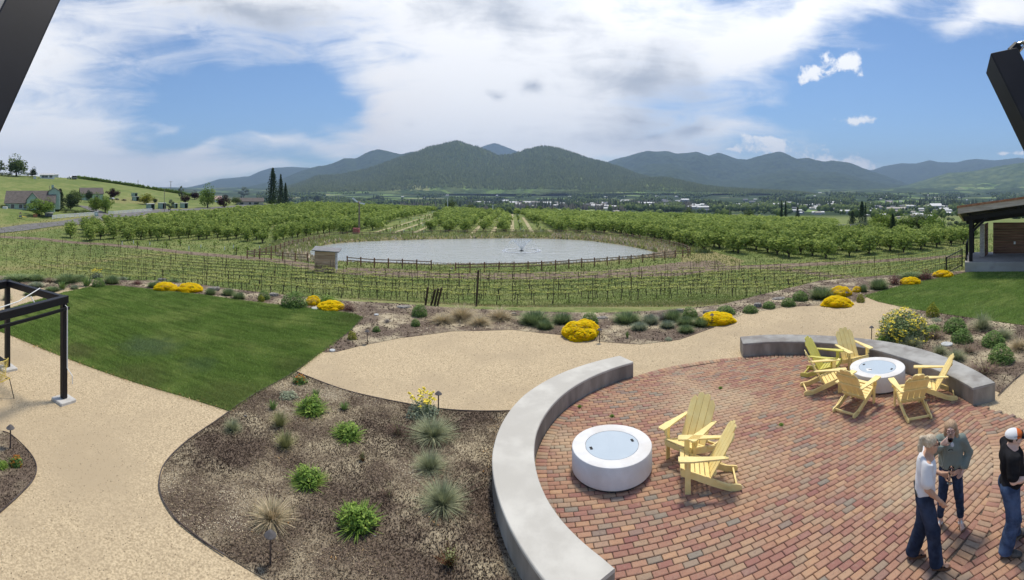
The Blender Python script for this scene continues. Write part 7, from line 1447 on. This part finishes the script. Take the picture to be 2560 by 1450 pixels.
# ---------------------------------------------------------------- people: bodies and clothes grown from distance fields
class SDF:
    def __init__(s, lo, hi, res):
        s.lo = np.array(lo, np.float32); s.res = res; s.n = np.ceil((np.array(hi) - s.lo) / res).astype(int) + 1
        s.a = np.full(s.n, .3, np.float32)
    def _blk(s, lo, hi):
        i0 = np.clip(np.floor((np.array(lo) - s.lo) / s.res).astype(int), 0, s.n - 1); i1 = np.clip(np.ceil((np.array(hi) - s.lo) / s.res).astype(int) + 1, i0 + 1, s.n)
        ax = [s.lo[k] + s.res * np.arange(i0[k], i1[k], dtype=np.float32) for k in range(3)]
        return tuple(slice(i0[k], i1[k]) for k in range(3)), ax[0][:, None, None], ax[1][None, :, None], ax[2][None, None, :]
    def _un(s, sl, d, k):
        b = s.a[sl]
        if k > 0: h = np.maximum(k - np.abs(b - d), 0) / k; s.a[sl] = np.minimum(b, d) - h * h * k * .25
        else: s.a[sl] = np.minimum(b, d)
        return s
    def cap(s, a, b, ra, rb, k=.025, sub=False, fl=(1, 1, 1)):
        a, b = np.array(a, float), np.array(b, float); m = max(ra, rb) / min(fl) + .07; sl, X, Y, Z = s._blk(np.minimum(a, b) - m, np.maximum(a, b) + m); v = b - a; L = v @ v + 1e-9
        t = np.clip(((X - a[0]) * v[0] + (Y - a[1]) * v[1] + (Z - a[2]) * v[2]) / L, 0, 1)
        d = np.sqrt(((X - a[0] - t * v[0]) * fl[0]) ** 2 + ((Y - a[1] - t * v[1]) * fl[1]) ** 2 + ((Z - a[2] - t * v[2]) * fl[2]) ** 2) - (ra + (rb - ra) * t)
        if sub: s.a[sl] = np.maximum(s.a[sl], -d); return s
        return s._un(sl, d, k)
    def ell(s, c, r, k=.025, sub=False, rz=0, rx=0):
        c = np.array(c, float); r = np.array(r, float); m = r.max() + .06; sl, X, Y, Z = s._blk(c - m, c + m); x, y, z = X - c[0], Y - c[1], Z - c[2]
        if rz: x, y = x * math.cos(rz) + y * math.sin(rz), -x * math.sin(rz) + y * math.cos(rz)
        if rx: y, z = y * math.cos(rx) + z * math.sin(rx), -y * math.sin(rx) + z * math.cos(rx)
        q = np.sqrt((x / r[0]) ** 2 + (y / r[1]) ** 2 + (z / r[2]) ** 2); d = (q - 1) * r.min() * np.clip(q, .6, 1.6)
        if sub: s.a[sl] = np.maximum(s.a[sl], -d); return s
        return s._un(sl, d, k)
    def chain(s, pts, rs, k=.025, fl=(1, 1, 1)):
        for i in range(len(pts) - 1): s.cap(pts[i], pts[i + 1], rs[i], rs[i + 1], k, fl=fl)
        return s
    def cut(s, p, n):      # keep the side where (x-p).n < 0
        sl, X, Y, Z = s._blk(s.lo, s.lo + s.res * s.n); n = np.array(n, float); n /= np.linalg.norm(n); s.a = np.maximum(s.a, ((X - p[0]) * n[0] + (Y - p[1]) * n[1] + (Z - p[2]) * n[2]).astype(np.float32)); return s
    def fold(s, amp, f, seed=0):
        sl, X, Y, Z = s._blk(s.lo, s.lo + s.res * s.n); s.a += (amp * (np.sin(X * f * 1.3 + 2.1 * np.sin(Z * f * .45 + seed)) * np.sin(Y * f + Z * f * .8 + seed + 1.5 * np.sin(X * f * .5)))).astype(np.float32); return s
    def mesh(s, name):
        A = s.a; ins = A < 0; n = A.shape; c = ins[:-1, :-1, :-1].astype(np.int8)
        tot = np.zeros(tuple(k - 1 for k in n), np.int8)
        for i in (0, 1):
            for j in (0, 1):
                for k in (0, 1): tot += ins[i:n[0] - 1 + i, j:n[1] - 1 + j, k:n[2] - 1 + k]
        act = (tot > 0) & (tot < 8); I, J, K = np.nonzero(act); vid = np.full(act.shape, -1, np.int32); vid[act] = np.arange(len(I))
        P = np.zeros((len(I), 3)); W_ = np.zeros(len(I)); cor = [(i, j, k) for i in (0, 1) for j in (0, 1) for k in (0, 1)]
        for p in range(8):
            for q in range(p + 1, 8):
                if sum(abs(cor[p][t] - cor[q][t]) for t in range(3)) != 1: continue
                va = A[I + cor[p][0], J + cor[p][1], K + cor[p][2]]; vb = A[I + cor[q][0], J + cor[q][1], K + cor[q][2]]; m = (va < 0) != (vb < 0); t = np.where(m, va / np.where(m, va - vb, 1), 0)
                for ax in range(3): P[:, ax] += np.where(m, cor[p][ax] + t * (cor[q][ax] - cor[p][ax]), 0)
                W_ += m
        V = s.lo + s.res * (np.stack([I, J, K], 1) + P / W_[:, None]); F_ = []
        for ax in range(3):
            u, v = (ax + 1) % 3, (ax + 2) % 3; s0 = [slice(1, n[k] - 1) for k in range(3)]; s1 = list(s0); s0[ax] = slice(0, n[ax] - 1); s1[ax] = slice(1, n[ax]); a0, a1 = ins[tuple(s0)], ins[tuple(s1)]
            idx = np.argwhere(a0 != a1); fl = a0[tuple(idx.T)]; idx = idx + [0 if k == ax else 1 for k in range(3)]
            def g(du, dv): q = idx.copy(); q[:, u] -= du; q[:, v] -= dv; return vid[tuple(q.T)]
            f = np.stack([g(1, 1), g(0, 1), g(0, 0), g(1, 0)], 1); f = np.where(fl[:, None], f, f[:, ::-1]); F_.append(f[(f >= 0).all(1)])
        return mesh_np(name, V, np.concatenate(F_), None, True)
def hand(s, w_, d, palm, curl=.5, side=1, sc=1.0):
    """palm and five fingers: wrist w_, direction d, palm normal"""
    w_ = Vector(w_); d = Vector(d).normalized(); n = Vector(palm); n = (n - d * n.dot(d)).normalized(); x = d.cross(n) * side
    pc = w_ + d * .045 * sc; s.ell(w_ + d * .045 * sc, (.001,) * 3, 0) if False else None
    for o in (-.026, -.009, .009, .026): s.cap(w_ + x * o * .6, w_ + d * .085 * sc + x * o, .017, .0135, .012)
    for o, L in ((-.030, .066), (-.010, .076), (.010, .072), (.029, .056)):
        b = w_ + d * .088 * sc + x * o; d1 = (d * math.cos(curl) + n * math.sin(curl)); d2 = (d * math.cos(curl * 2.3) + n * math.sin(curl * 2.3)); m = b + d1 * L * .5; s.cap(b, m, .0105, .0095, .004); s.cap(m, m + d2 * L * .5, .0095, .0085, .004)
    b = w_ + d * .028 - x * .028; m = b + (d * .6 - x * .7 + n * .35).normalized() * .042; s.cap(b, m, .014, .0115, .008); s.cap(m, m + (d * .9 - x * .15 + n * .5).normalized() * .032, .0115, .009, .004)
def skin_mat(nm, a, b): return M(nm, a, b, sc=9, rough=.5, spec=.35)
skA = skin_mat('tanned_skin', (.50, .28, .18), (.58, .35, .24)); skB = skin_mat('fair_skin', (.66, .42, .32), (.74, .50, .40))
def rot(p, c, rz, rx=0):
    x, y, z = p[0] - c[0], p[1] - c[1], p[2] - c[2]; y, z = y * math.cos(rx) - z * math.sin(rx), y * math.sin(rx) + z * math.cos(rx); x, y = x * math.cos(rz) - y * math.sin(rz), x * math.sin(rz) + y * math.cos(rz); return (x + c[0], y + c[1], z + c[2])
def person(label, loc, rz, J, skin, female=True, hrz=0, hrx=0, zoff=0):
    """J: joints in metres, person faces +Y, own right hand at +X"""
    e = thing('person', label, 'person', (*loc, .05), rz); f = .92 if female else 1.0
    s = SDF((-.48, -.40, -.01), (.48, .52, 1.86), .0065); HC = Vector(J['head']); r = lambda x, y, z: rot((HC.x + x, HC.y + y, HC.z + z), HC, hrz, hrx)
    # head
    s.ell(r(0, -.012, .022), (.074, .093, .090), .02, rz=hrz); s.ell(r(0, .018, -.045), (.056, .068, .072), .03, rz=hrz); s.cap(r(-.02, .058, -.088), r(.02, .058, -.088), .024, .024, .03)
    s.cap(r(0, .082, .008), r(0, .104, -.028), .009, .0135, .012); s.cap(r(-.011, .093, -.034), r(.011, .093, -.034), .009, .009, .008)          # nose
    for sd in (-1, 1):
        s.ell(r(sd * .031, .093, .010), (.017, .012, .011), 0, sub=True); s.ell(r(sd * .031, .080, .009), (.0125, .0125, .0125), .003); s.cap(r(sd * .014, .087, .028), r(sd * .048, .078, .028), .007, .006, .012)
        s.ell(r(sd * .074, -.004, -.004), (.010, .020, .031), .006, rz=hrz); s.ell(r(sd * .040, .060, -.030), (.024, .02, .022), .03)
    s.cap(r(-.020, .089, -.060), r(.020, .089, -.060), .0065, .0065, .006); s.cap(r(-.017, .087, -.071), r(.017, .087, -.071), .0075, .0075, .006)   # lips
    N = Vector(J['neck']); s.cap(N - Vector((0, 0, .06)), HC + Vector((0, -.01, -.07)), .056 * f, .053 * f, .03)
    # torso
    pel, wai, che = Vector(J['pelvis']), Vector(J['waist']), Vector(J['chest'])
    s.ell(pel, (.155, .105, .11), .05); s.ell(wai, (.125, .088, .12), .06); s.ell(che, (.155 * (1.06 if not female else 1), .108, .17), .07)
    for sd, k in ((1, 'R'), (-1, 'L')):
        sh, el, wr = J['sh' + k], J['el' + k], J['wr' + k]; s.cap(che + Vector((sd * .05, 0, .12)), sh, .06, .052 * f, .05); s.chain([sh, el], [.050 * f, .038 * f], .03); mid = tuple((np.array(el) * .65 + np.array(wr) * .35)); s.chain([el, mid, wr], [.037 * f, .040 * f, .025 * f], .02)
        hand(s, wr, J['hd' + k], J['pn' + k], J.get('cu' + k, .5), sd)
        hp, kn, an = J['hp' + k], J['kn' + k], J['an' + k]; s.chain([hp, kn], [.085, .055], .05); cf = tuple(np.array(kn) * .68 + np.array(an) * .32 + np.array([0, -.012, 0])); s.chain([kn, cf, an], [.052, .052, .034], .03)
        t = Vector(J['to' + k]); a_ = Vector(an); s.cap(a_ + Vector((0, 0, -.02)), a_ - t * .035 + Vector((0, 0, -.055)), .034, .030, .02); s.cap(a_ - t * .02 + Vector((0, 0, -.05)), a_ + t * .125 + Vector((0, 0, -.062)), .032, .028, .02, fl=(1, 1, 1))
        x = Vector((t.y, -t.x, 0)) * sd
        for o, L in ((-.024, .165), (-.009, .160), (.004, .152), (.016, .143), (.027, .132)): s.cap(a_ + t * .11 + x * o + Vector((0, 0, -.070)), a_ + t * L + x * o * 1.1 + Vector((0, 0, -.074)), .012, .010, .006)
    link('body', s.mesh('body'), skin, e); return e, r
def garment(name, e, lo, hi, fn, mat, res=.0085):
    s = SDF(lo, hi, res); fn(s); return link(name, s.mesh(name), mat, e)
def sandal(e, an, t, sd, m, sole_m, h, straps):
    a = Vector(an); t = Vector(t); x = Vector((t.y, -t.x, 0)); z0 = 0.004; o_ = [(-.06, -.028), (-.065, 0), (-.06, .028), (0, .034), (.08, .042), (.14, .038), (.172, .014), (.172, -.014), (.14, -.038), (.08, -.042), (0, -.034)]
    mb = MB(); mb.prism([(a.x + t.x * p + x.x * q, a.y + t.y * p + x.y * q) for p, q in spline(o_, 3)], z0 - .004, z0 + h); part('sole', mb, sole_m, e)
    for pts in straps: mb = MB(); P = [a + t * p + x * q + Vector((0, 0, z - a.z)) for p, q, z in pts]; [mb.beam(P[i], P[i + 1], .020, .006, (0, 0, 1)) for i in range(len(P) - 1)]; part('strap', mb, m, e)
jean = lambda n, a, b: M(n, a, b, sc=14, rough=.9, bump=.12, bsc=260, c3=tuple(v * 1.7 for v in b), sc3=3.2, spec=.15)
def eyewear(e, r, m, sun):
    mb = MB()
    for sd in (-1, 1):
        mb.tube([r(sd * .034 + .025 * math.cos(a), .108 - .012 * abs(math.cos(a) * .5 + sd * .5) , .008 + .018 * math.sin(a)) for a in np.linspace(0, 2 * PI, 13)], .0028, 5, False); mb.tube([r(sd * .060, .098, .012), r(sd * .080, .02, .012), r(sd * .078, -.02, .004)], .0026, 5)
    mb.tube([r(-.010, .110, .010), r(.010, .110, .010)], .0025, 5); g_ = part('eyeglasses', mb, m, e)
    if sun:
        for sd in (-1, 1): mb = MB(); mb.tube([r(sd * .034, .100, .008), r(sd * .034, .107, .008)], [.024, .022], 12); part('dark_lens', mb, blk_m, g_)
wg = bpy.data.materials.new('wine_glass'); wg.use_nodes = True; p_ = wg.node_tree.nodes['Principled BSDF']; p_.inputs['Base Color'].default_value = (.95, .97, .97, 1); p_.inputs['Transmission Weight'].default_value = 1; p_.inputs['Roughness'].default_value = .02; p_.inputs['IOR'].default_value = 1.08
def glass(label, loc, axis, wine=None):
    e = thing('wine_glass', label, 'wine glass', loc); e.rotation_euler = Vector(axis).to_track_quat('Z', 'Y').to_euler()
    mb = MB(); mb.lathe([(.033, -.115), (.034, -.112), (.006, -.106), (.0042, -.09), (.0042, -.03), (.010, -.018), (.030, -.005), (.041, .025), (.042, .045), (.034, .095), (.0325, .095), (.040, .045), (.039, .026), (.028, -.002), (.004, -.012)], 24); part('glass_body', mb, wg, e, True)
    if wine: mb = MB(); mb.lathe([(.003, -.011), (.027, -.001), (.037, .022), (.0375, .034), (0, .034)], 20); part('wine', mb, wine, e, True)
    return e
def fwd(hx, hy): return math.atan2(hy, hx) - PI / 2

# woman in the white t-shirt
J1 = dict(head=(0, .075, 1.575), neck=(0, .03, 1.435), pelvis=(0, 0, .93), waist=(0, .0, 1.06), chest=(0, .02, 1.27), shR=(.165, .01, 1.385), elR=(.215, .0, 1.115), wrR=(.205, .17, .945), hdR=(-.05, .6, -.8), pnR=(-.8, .5, 0), cuR=.45,
          shL=(-.165, .01, 1.385), elL=(-.22, .04, 1.12), wrL=(-.10, .25, 1.10), hdL=(.55, .83, .1), pnL=(.7, -.3, .1), cuL=.75, hpR=(.085, 0, .90), knR=(.10, .09, .49), anR=(.10, .14, .115), toR=(.1, .995, 0), hpL=(-.085, 0, .90), knL=(-.11, -.02, .49), anL=(-.12, -.15, .115), toL=(-.1, .995, 0))
L1 = (4.60, 3.66); h1 = (.70, -.71); p1, r1 = person('person in a white t-shirt and wide dark jeans with a grey blond ponytail, holding an empty wine glass', L1, fwd(*h1), J1, skA, True, .25, -.12)
p1['label'] = 'person with grey blond ponytail in white t-shirt and wide dark jeans, seen side-on'
wht_c = M('white_cotton', (.74, .74, .75), (.70, .70, .72), sc=5, rough=.95, spec=.1)
def shirt1(s):
    s.ell((0, .01, 1.28), (.185, .135, .19), .06); s.ell((0, -.005, 1.10), (.165, .135, .15), .07); s.ell((0, -.005, .96), (.168, .132, .12), .07); s.cap((.06, .01, 1.375), (.165, .01, 1.38), .075, .065, .05); s.cap((-.06, .01, 1.375), (-.165, .01, 1.38), .075, .065, .05)
    s.cap((.165, .01, 1.38), (.210, .0, 1.20), .068, .078, .03); s.cap((-.165, .01, 1.38), (-.215, .03, 1.20), .068, .078, .03); s.cap((0, .0, 1.40), (0, .02, 1.44), .075, .062, .03); s.fold(.008, 22, 1); s.cut((0, 0, .93), (0, .12, -1)); s.cut((0, .03, 1.425), (0, .45, 1))
garment('t_shirt', p1, (-.36, -.24, .86), (.36, .26, 1.5), shirt1, wht_c)
jd = jean('dark_indigo_denim', (.016, .024, .046), (.026, .038, .07))
def jeans(J, rt, rk, ra, wa, zc):
    def fn(s):
        s.ell((0, 0, .95), (.165, .120, .12), .04)
        for k, sd in (('R', 1), ('L', -1)): s.chain([np.array(J['hp' + k]) + (0, -.01, .0), J['kn' + k], np.array(J['an' + k]) + (0, -.01, zc)], [rt, rk, ra], .03)
        s.ell((.07, -.05, .90), (.09, .085, .10), .04); s.ell((-.07, -.05, .90), (.09, .085, .10), .04); s.fold(.005, 26, 3); s.cut((0, 0, wa), (0, 0, 1))
        for k in 'RL': a = J['an' + k]; s.cap((a[0], a[1], -.25), (a[0], a[1], a[2] + zc - ra * .25 - .25 + .0), .0, .0, 0) if False else None
        s.cut((0, 0, min(J['anR'][2], J['anL'][2]) + zc - .02), (0, 0, -1))
    return fn
garment('jeans', p1, (-.34, -.36, .0), (.34, .34, 1.08), jeans(J1, .106, .092, .094, 1.03, -.03), jd)
hr = M('grey_blond_hair', (.38, .29, .19), (.66, .55, .40), sc=30, rough=.6, stretch=(4, 4, .5), spec=.4)
def hair1(s):
    s.ell(r1(0, -.022, .036), (.081, .095, .088), .01, rz=.25); s.cap(r1(0, -.10, .075), r1(0, -.085, .045), .034, .045, .02); s.chain([r1(0, -.10, .095), r1(.0, -.145, .080), r1(.01, -.155, -.02), r1(.01, -.145, -.14), r1(.01, -.13, -.19)], [.022, .032, .036, .030, .010], .008); s.cap(r1(0, .04, -.14), r1(0, -.14, -.12), .07, .055, 0, sub=True); s.fold(.003, 90, 0)
    s.ell(r1(0, .075, -.045), (.076, .082, .085), 0, sub=True, rz=.25); s.cut(r1(0, 0, -.045), tuple(np.array(r1(0, .55, -1)) - np.array(r1(0, 0, 0)))) if False else None
garment('hair', p1, (-.26, -.26, 1.28), (.22, .26, 1.76), hair1, hr, .006)
eyewear(p1, r1, blk_m, True)
for k, sd in (('R', 1), ('L', -1)): sandal(p1, J1['an' + k], J1['to' + k], sd, blk_m, M('cork_platform', (.16, .08, .045), rough=.8) if k == 'R' else bpy.data.materials['cork_platform'], .035, [[(.10, -.042, .035), (.11, 0, .085), (.10, .042, .035)], [(.05, -.04, .035), (.07, 0, .105), (.05, .04, .035)], [(.13, -.038, .035), (.06, .036, .085)], [(.13, .038, .035), (.06, -.036, .085)], [(-.04, -.034, .05), (-.02, -.036, .12), (.02, 0, .125), (-.02, .036, .12), (-.04, .034, .05)]])
mb = MB(); mb.cbox((-.02, -.135, .985), (.30, .02, .035), None, .004); part('belt', mb, blk_m, p1)
M1 = Matrix.Translation((*L1, .05)) @ Matrix.Rotation(fwd(*h1), 4, 'Z') @ Matrix.Diagonal((.97, .97, .97, 1))
glass('empty wine glass held low by the person in white', M1 @ Vector((-.035, .345, 1.125)), (.05, -.1, 1))

# woman in the green sweater, drinking
J2 = dict(head=(0, .03, 1.515), neck=(0, .0, 1.385), pelvis=(0, 0, .89), waist=(0, 0, 1.01), chest=(0, .0, 1.22), shR=(.165, 0, 1.335), elR=(.30, .10, 1.17), wrR=(.135, .20, 1.375), hdR=(-.60, .30, .62), pnR=(-.5, -.75, .1), cuR=.65,
          shL=(-.165, 0, 1.335), elL=(-.28, -.06, 1.09), wrL=(-.185, .09, .925), hdL=(.35, .35, -.85), pnL=(.9, 0, .2), cuL=.3, hpR=(.085, 0, .86), knR=(.13, .02, .47), anR=(.16, -.02, .095), toR=(.35, .94, 0), hpL=(-.085, 0, .86), knL=(-.12, .03, .47), anL=(-.15, .0, .095), toL=(-.12, .99, 0))
L2 = (5.36, 3.80); h2 = (-.78, -.62); p2_, r2 = person('person in a ribbed grey green sweater and slim jeans drinking red wine', L2, fwd(*h2), J2, skB, True, -.12, -.02)
mt = bpy.data.materials.new('ribbed_sage_knit'); mt.use_nodes = True; t = NT(mt.node_tree); p_ = t.n['Principled BSDF']; oc = t.new('ShaderNodeTexCoord').outputs['Object']; sp_ = t.new('ShaderNodeSeparateXYZ'); t.l.new(oc, sp_.inputs[0])
rb_ = t.m('SINE', t.m('MULTIPLY', t.m('ADD', sp_.outputs[0], t.m('MULTIPLY', sp_.outputs[1], .6)), 420)); t.put(p_, 'Base Color', t.mixc(t.m('MULTIPLY_ADD', rb_, .5, .5), (.22, .27, .235), (.38, .44, .39))); p_.inputs['Roughness'].default_value = .95; b = t.new('ShaderNodeBump'); b.inputs['Distance'].default_value = .006; b.inputs['Strength'].default_value = .8; t.put(b, 'Height', rb_); t.l.new(b.outputs[0], p_.inputs['Normal'])
def sweater(s):
    s.ell((0, .0, 1.22), (.185, .135, .18), .06); s.ell((0, 0, 1.05), (.185, .140, .15), .07); s.ell((0, .01, .97), (.18, .135, .09), .05)
    for k, sd in (('R', 1), ('L', -1)):
        sh, el, wr = (np.array(J2[q + k]) for q in ('sh', 'el', 'wr')); s.cap((sd * .06, 0, 1.325), sh, .075, .068, .05); s.chain([sh, el, wr + (el - wr) * .12], [.068, .064, .062], .03)
    s.cap((0, 0, 1.34), (0, .0, 1.38), .078, .07, .03); s.fold(.006, 24, 2); s.cut((0, 0, .93), (0, 0, -1)); s.cut((0, 0, 1.43), (0, .3, 1)); s.cap((0, .16, 1.42), (0, .155, 1.27), .065, .012, 0, sub=True); s.cap((0, 0, 1.36), (0, 0, 1.45), .055, .06, 0, sub=True)
garment('sweater', p2_, (-.42, -.24, .88), (.42, .36, 1.46), sweater, mt)
def under(s): s.ell((0, .012, 1.25), (.14, .115, .135), .03); s.cut((0, 0, 1.19), (0, 0, -1)); s.cap((0, .16, 1.43), (0, .15, 1.30), .055, .008, 0, sub=True); s.cut((0, 0, 1.35), (0, 0, 1))
garment('undershirt', p2_, (-.18, -.14, 1.1), (.18, .18, 1.42), under, wht_c)
garment('jeans', p2_, (-.34, -.30, .0), (.34, .30, 1.04), jeans(J2, .100, .068, .052, .985, .035), jean('blue_denim', (.022, .034, .062), (.035, .055, .10)))
hr2 = M('light_brown_hair', (.34, .21, .12), (.54, .37, .23), sc=30, rough=.55, stretch=(4, 4, .5), spec=.4)
def hair2(s):
    s.ell(r2(0, -.018, .032), (.086, .100, .094), .01, rz=-.12)
    for sd in (-1, 1): s.chain([r2(sd * .062, -.02, .03), r2(sd * .080, -.02, -.06), r2(sd * .088, .0, -.17), r2(sd * .080, .02, -.21)], [.034, .032, .034, .018], .025)
    s.chain([r2(0, -.07, .0), r2(0, -.08, -.10), r2(0, -.075, -.19)], [.06, .06, .03], .03); s.fold(.003, 90, 1); s.ell(r2(0, .080, -.035), (.060, .085, .092), 0, sub=True, rz=-.12)
garment('hair', p2_, (-.22, -.22, 1.22), (.22, .22, 1.70), hair2, hr2, .006)
eyewear(p2_, r2, M('dark_red_frame', (.10, .02, .02), rough=.4), False)
mb = MB(); mb.lathe([(.150, .955), (.153, .955), (.153, .99), (.150, .99)], 40); mb.v = [(x * 1.06, y * .82, z) for x, y, z in mb.v]; bl = part('belt', mb, blk_m, p2_); mb = MB(); mb.cbox((0, .13, .972), (.06, .012, .045), None, .004); part('buckle', mb, cm, bl)
for k, sd in (('R', 1), ('L', -1)): sandal(p2_, J2['an' + k], J2['to' + k], sd, wht_m, M('cork_sole', (.20, .12, .08), rough=.8) if k == 'R' else bpy.data.materials['cork_sole'], .026, [[(.10, 0, .055), (.05, 0, .075), (.0, 0, .10)], [(.03, -.04, .03), (.04, 0, .088), (.03, .04, .03)], [(.0, -.04, .03), (.0, 0, .10), (.0, .04, .03)]])
M2_ = Matrix.Translation((*L2, .05)) @ Matrix.Rotation(fwd(*h2), 4, 'Z') @ Matrix.Diagonal((.94, .94, .915, 1))
glass('glass of red wine raised to the mouth of the person in green', M2_ @ Vector((.02, .235, 1.425)), M2_.to_3x3() @ Vector((.0, -.75, .62)), M('red_wine', (.22, .008, .02), rough=.1))

# man in black at the right edge
J3 = dict(head=(0, .05, 1.605), neck=(0, .01, 1.47), pelvis=(0, 0, .95), waist=(0, .03, 1.10), chest=(0, .02, 1.31), shR=(.195, 0, 1.425), elR=(.25, -.02, 1.14), wrR=(.19, .22, 1.12), hdR=(-.1, 1, .05), pnR=(-.1, 0, 1), cuR=.35,
          shL=(-.195, 0, 1.425), elL=(-.25, .0, 1.14), wrL=(-.16, .24, 1.15), hdL=(.2, 1, .1), pnL=(.1, 0, 1), cuL=.4, hpR=(.09, 0, .91), knR=(.12, .02, .50), anR=(.15, -.08, .10), toR=(.25, .97, 0), hpL=(-.09, 0, .91), knL=(-.11, .05, .50), anL=(-.13, .10, .10), toL=(-.1, .99, 0))
L3 = (5.46, 2.90); h3 = (.66, -.75); p3_, r3 = person('person in black t-shirt, blue jeans and a white and orange cap at the right edge', L3, fwd(*h3), J3, skB, False, -.1, -.15)
blk_c = M('black_cotton', (.012, .012, .014), (.022, .022, .025), sc=6, rough=.95, spec=.1)
def shirt3(s):
    s.ell((0, .02, 1.31), (.205, .150, .19), .06); s.ell((0, .04, 1.12), (.185, .160, .16), .07); s.ell((0, .02, .98), (.18, .145, .10), .05)
    for k, sd in (('R', 1), ('L', -1)):
        sh, el = (np.array(J3[q + k]) for q in ('sh', 'el')); s.cap((sd * .07, 0, 1.41), sh, .082, .075, .05); s.cap(sh, sh + (el - sh) * .72, .074, .080, .03)
    s.cap((0, 0, 1.43), (0, .02, 1.475), .082, .068, .03); s.fold(.007, 22, 4); s.cut((0, 0, .94), (0, 0, -1)); s.cut((0, .02, 1.485), (0, .3, 1))
garment('t_shirt', p3_, (-.38, -.26, .88), (.38, .30, 1.54), shirt3, blk_c)
garment('jeans', p3_, (-.36, -.34, .0), (.36, .36, 1.08), jeans(J3, .112, .092, .085, 1.04, -.02), jean('mid_blue_denim', (.025, .042, .085), (.045, .072, .135)))
def hair3(s): s.ell(r3(0, -.015, .020), (.079, .098, .090), .01, rz=-.1); s.ell(r3(0, .075, -.03), (.08, .072, .10), 0, sub=True)
garment('hair', p3_, (-.16, -.16, 1.45), (.16, .2, 1.76), hair3, M('short_dark_hair', (.03, .022, .018), (.06, .045, .035), sc=20, rough=.7), .006)
def cap_(s): s.ell(r3(0, -.012, .040), (.090, .108, .092), .01, rz=-.1); s.cut(r3(0, 0, .022), tuple(np.array(r3(0, .1, -1)) - np.array(r3(0, 0, 0))))
cp_ = garment('cap', p3_, (-.2, -.2, 1.5), (.2, .26, 1.80), cap_, M('white_mesh_cap', (.72, .72, .72), rough=.9), .006)
def capf(s): s.ell(r3(0, -.008, .043), (.0905, .1085, .0925), .01, rz=-.1); s.cut(r3(0, .025, 0), tuple(-(np.array(r3(0, 1, .1)) - np.array(r3(0, 0, 0))))); s.cut(r3(0, 0, .022), tuple(np.array(r3(0, .1, -1)) - np.array(r3(0, 0, 0))))
garment('cap_front', p3_, (-.2, -.2, 1.5), (.2, .26, 1.80), capf, M('orange_cap_panel', (.62, .14, .03), rough=.9), .006).parent = cp_
def brim(s): s.ell(r3(0, .125, .024), (.068, .075, .007), .004, rz=-.1, rx=-.1)
garment('brim', p3_, (-.2, -.1, 1.5), (.2, .36, 1.80), brim, blk_c, .005).parent = cp_
eyewear(p3_, lambda x, y, z: r3(x * 1.12, y + .0, z + .055), blk_m, True)
shoe = M('grey_hiking_shoe', (.055, .05, .045), (.12, .11, .10), sc=14, rough=.85)
for k in 'RL':
    a, tt = np.array(J3['an' + k]), np.array(J3['to' + k])
    def sh_(s): s.cap(a + (0, 0, -.01), a - tt * .03 + (0, 0, -.055), .048, .045, .02); s.chain([a - tt * .02 + (0, 0, -.045), a + tt * .10 + (0, 0, -.062), a + tt * .16 + (0, 0, -.070)], [.046, .043, .034], .02); s.cut((0, 0, .002), (0, 0, -1)); s.cut((0, 0, .115), (0, 0, 1))
    so_ = garment('shoe', p3_, (a[0] - .2, a[1] - .2, -.02), (a[0] + .2, a[1] + .3, .2), sh_, shoe)
# the printed word fragment on the chest
cu = bpy.data.curves.new('shirt_print', 'FONT'); cu.body = 'Na'; cu.size = .075; cu.extrude = .0005; fo_ = bpy.data.objects.new('shirt_print', cu); me_ = bpy.data.meshes.new_from_object(fo_); bpy.data.objects.remove(fo_); fo_ = bpy.data.objects.new('shirt_print', me_); COL.objects.link(fo_); fo_.parent = p3_; fo_.location = (.17, .125, 1.32); fo_.rotation_euler = (PI / 2 - .1, 0, 1.0); me_.materials.append(M('grey_print', (.35, .35, .35), rough=.8))

p1.scale = (.97,) * 3; p2_.scale = (.94, .94, .915); p3_.scale = (1.1, 1.1, .90)
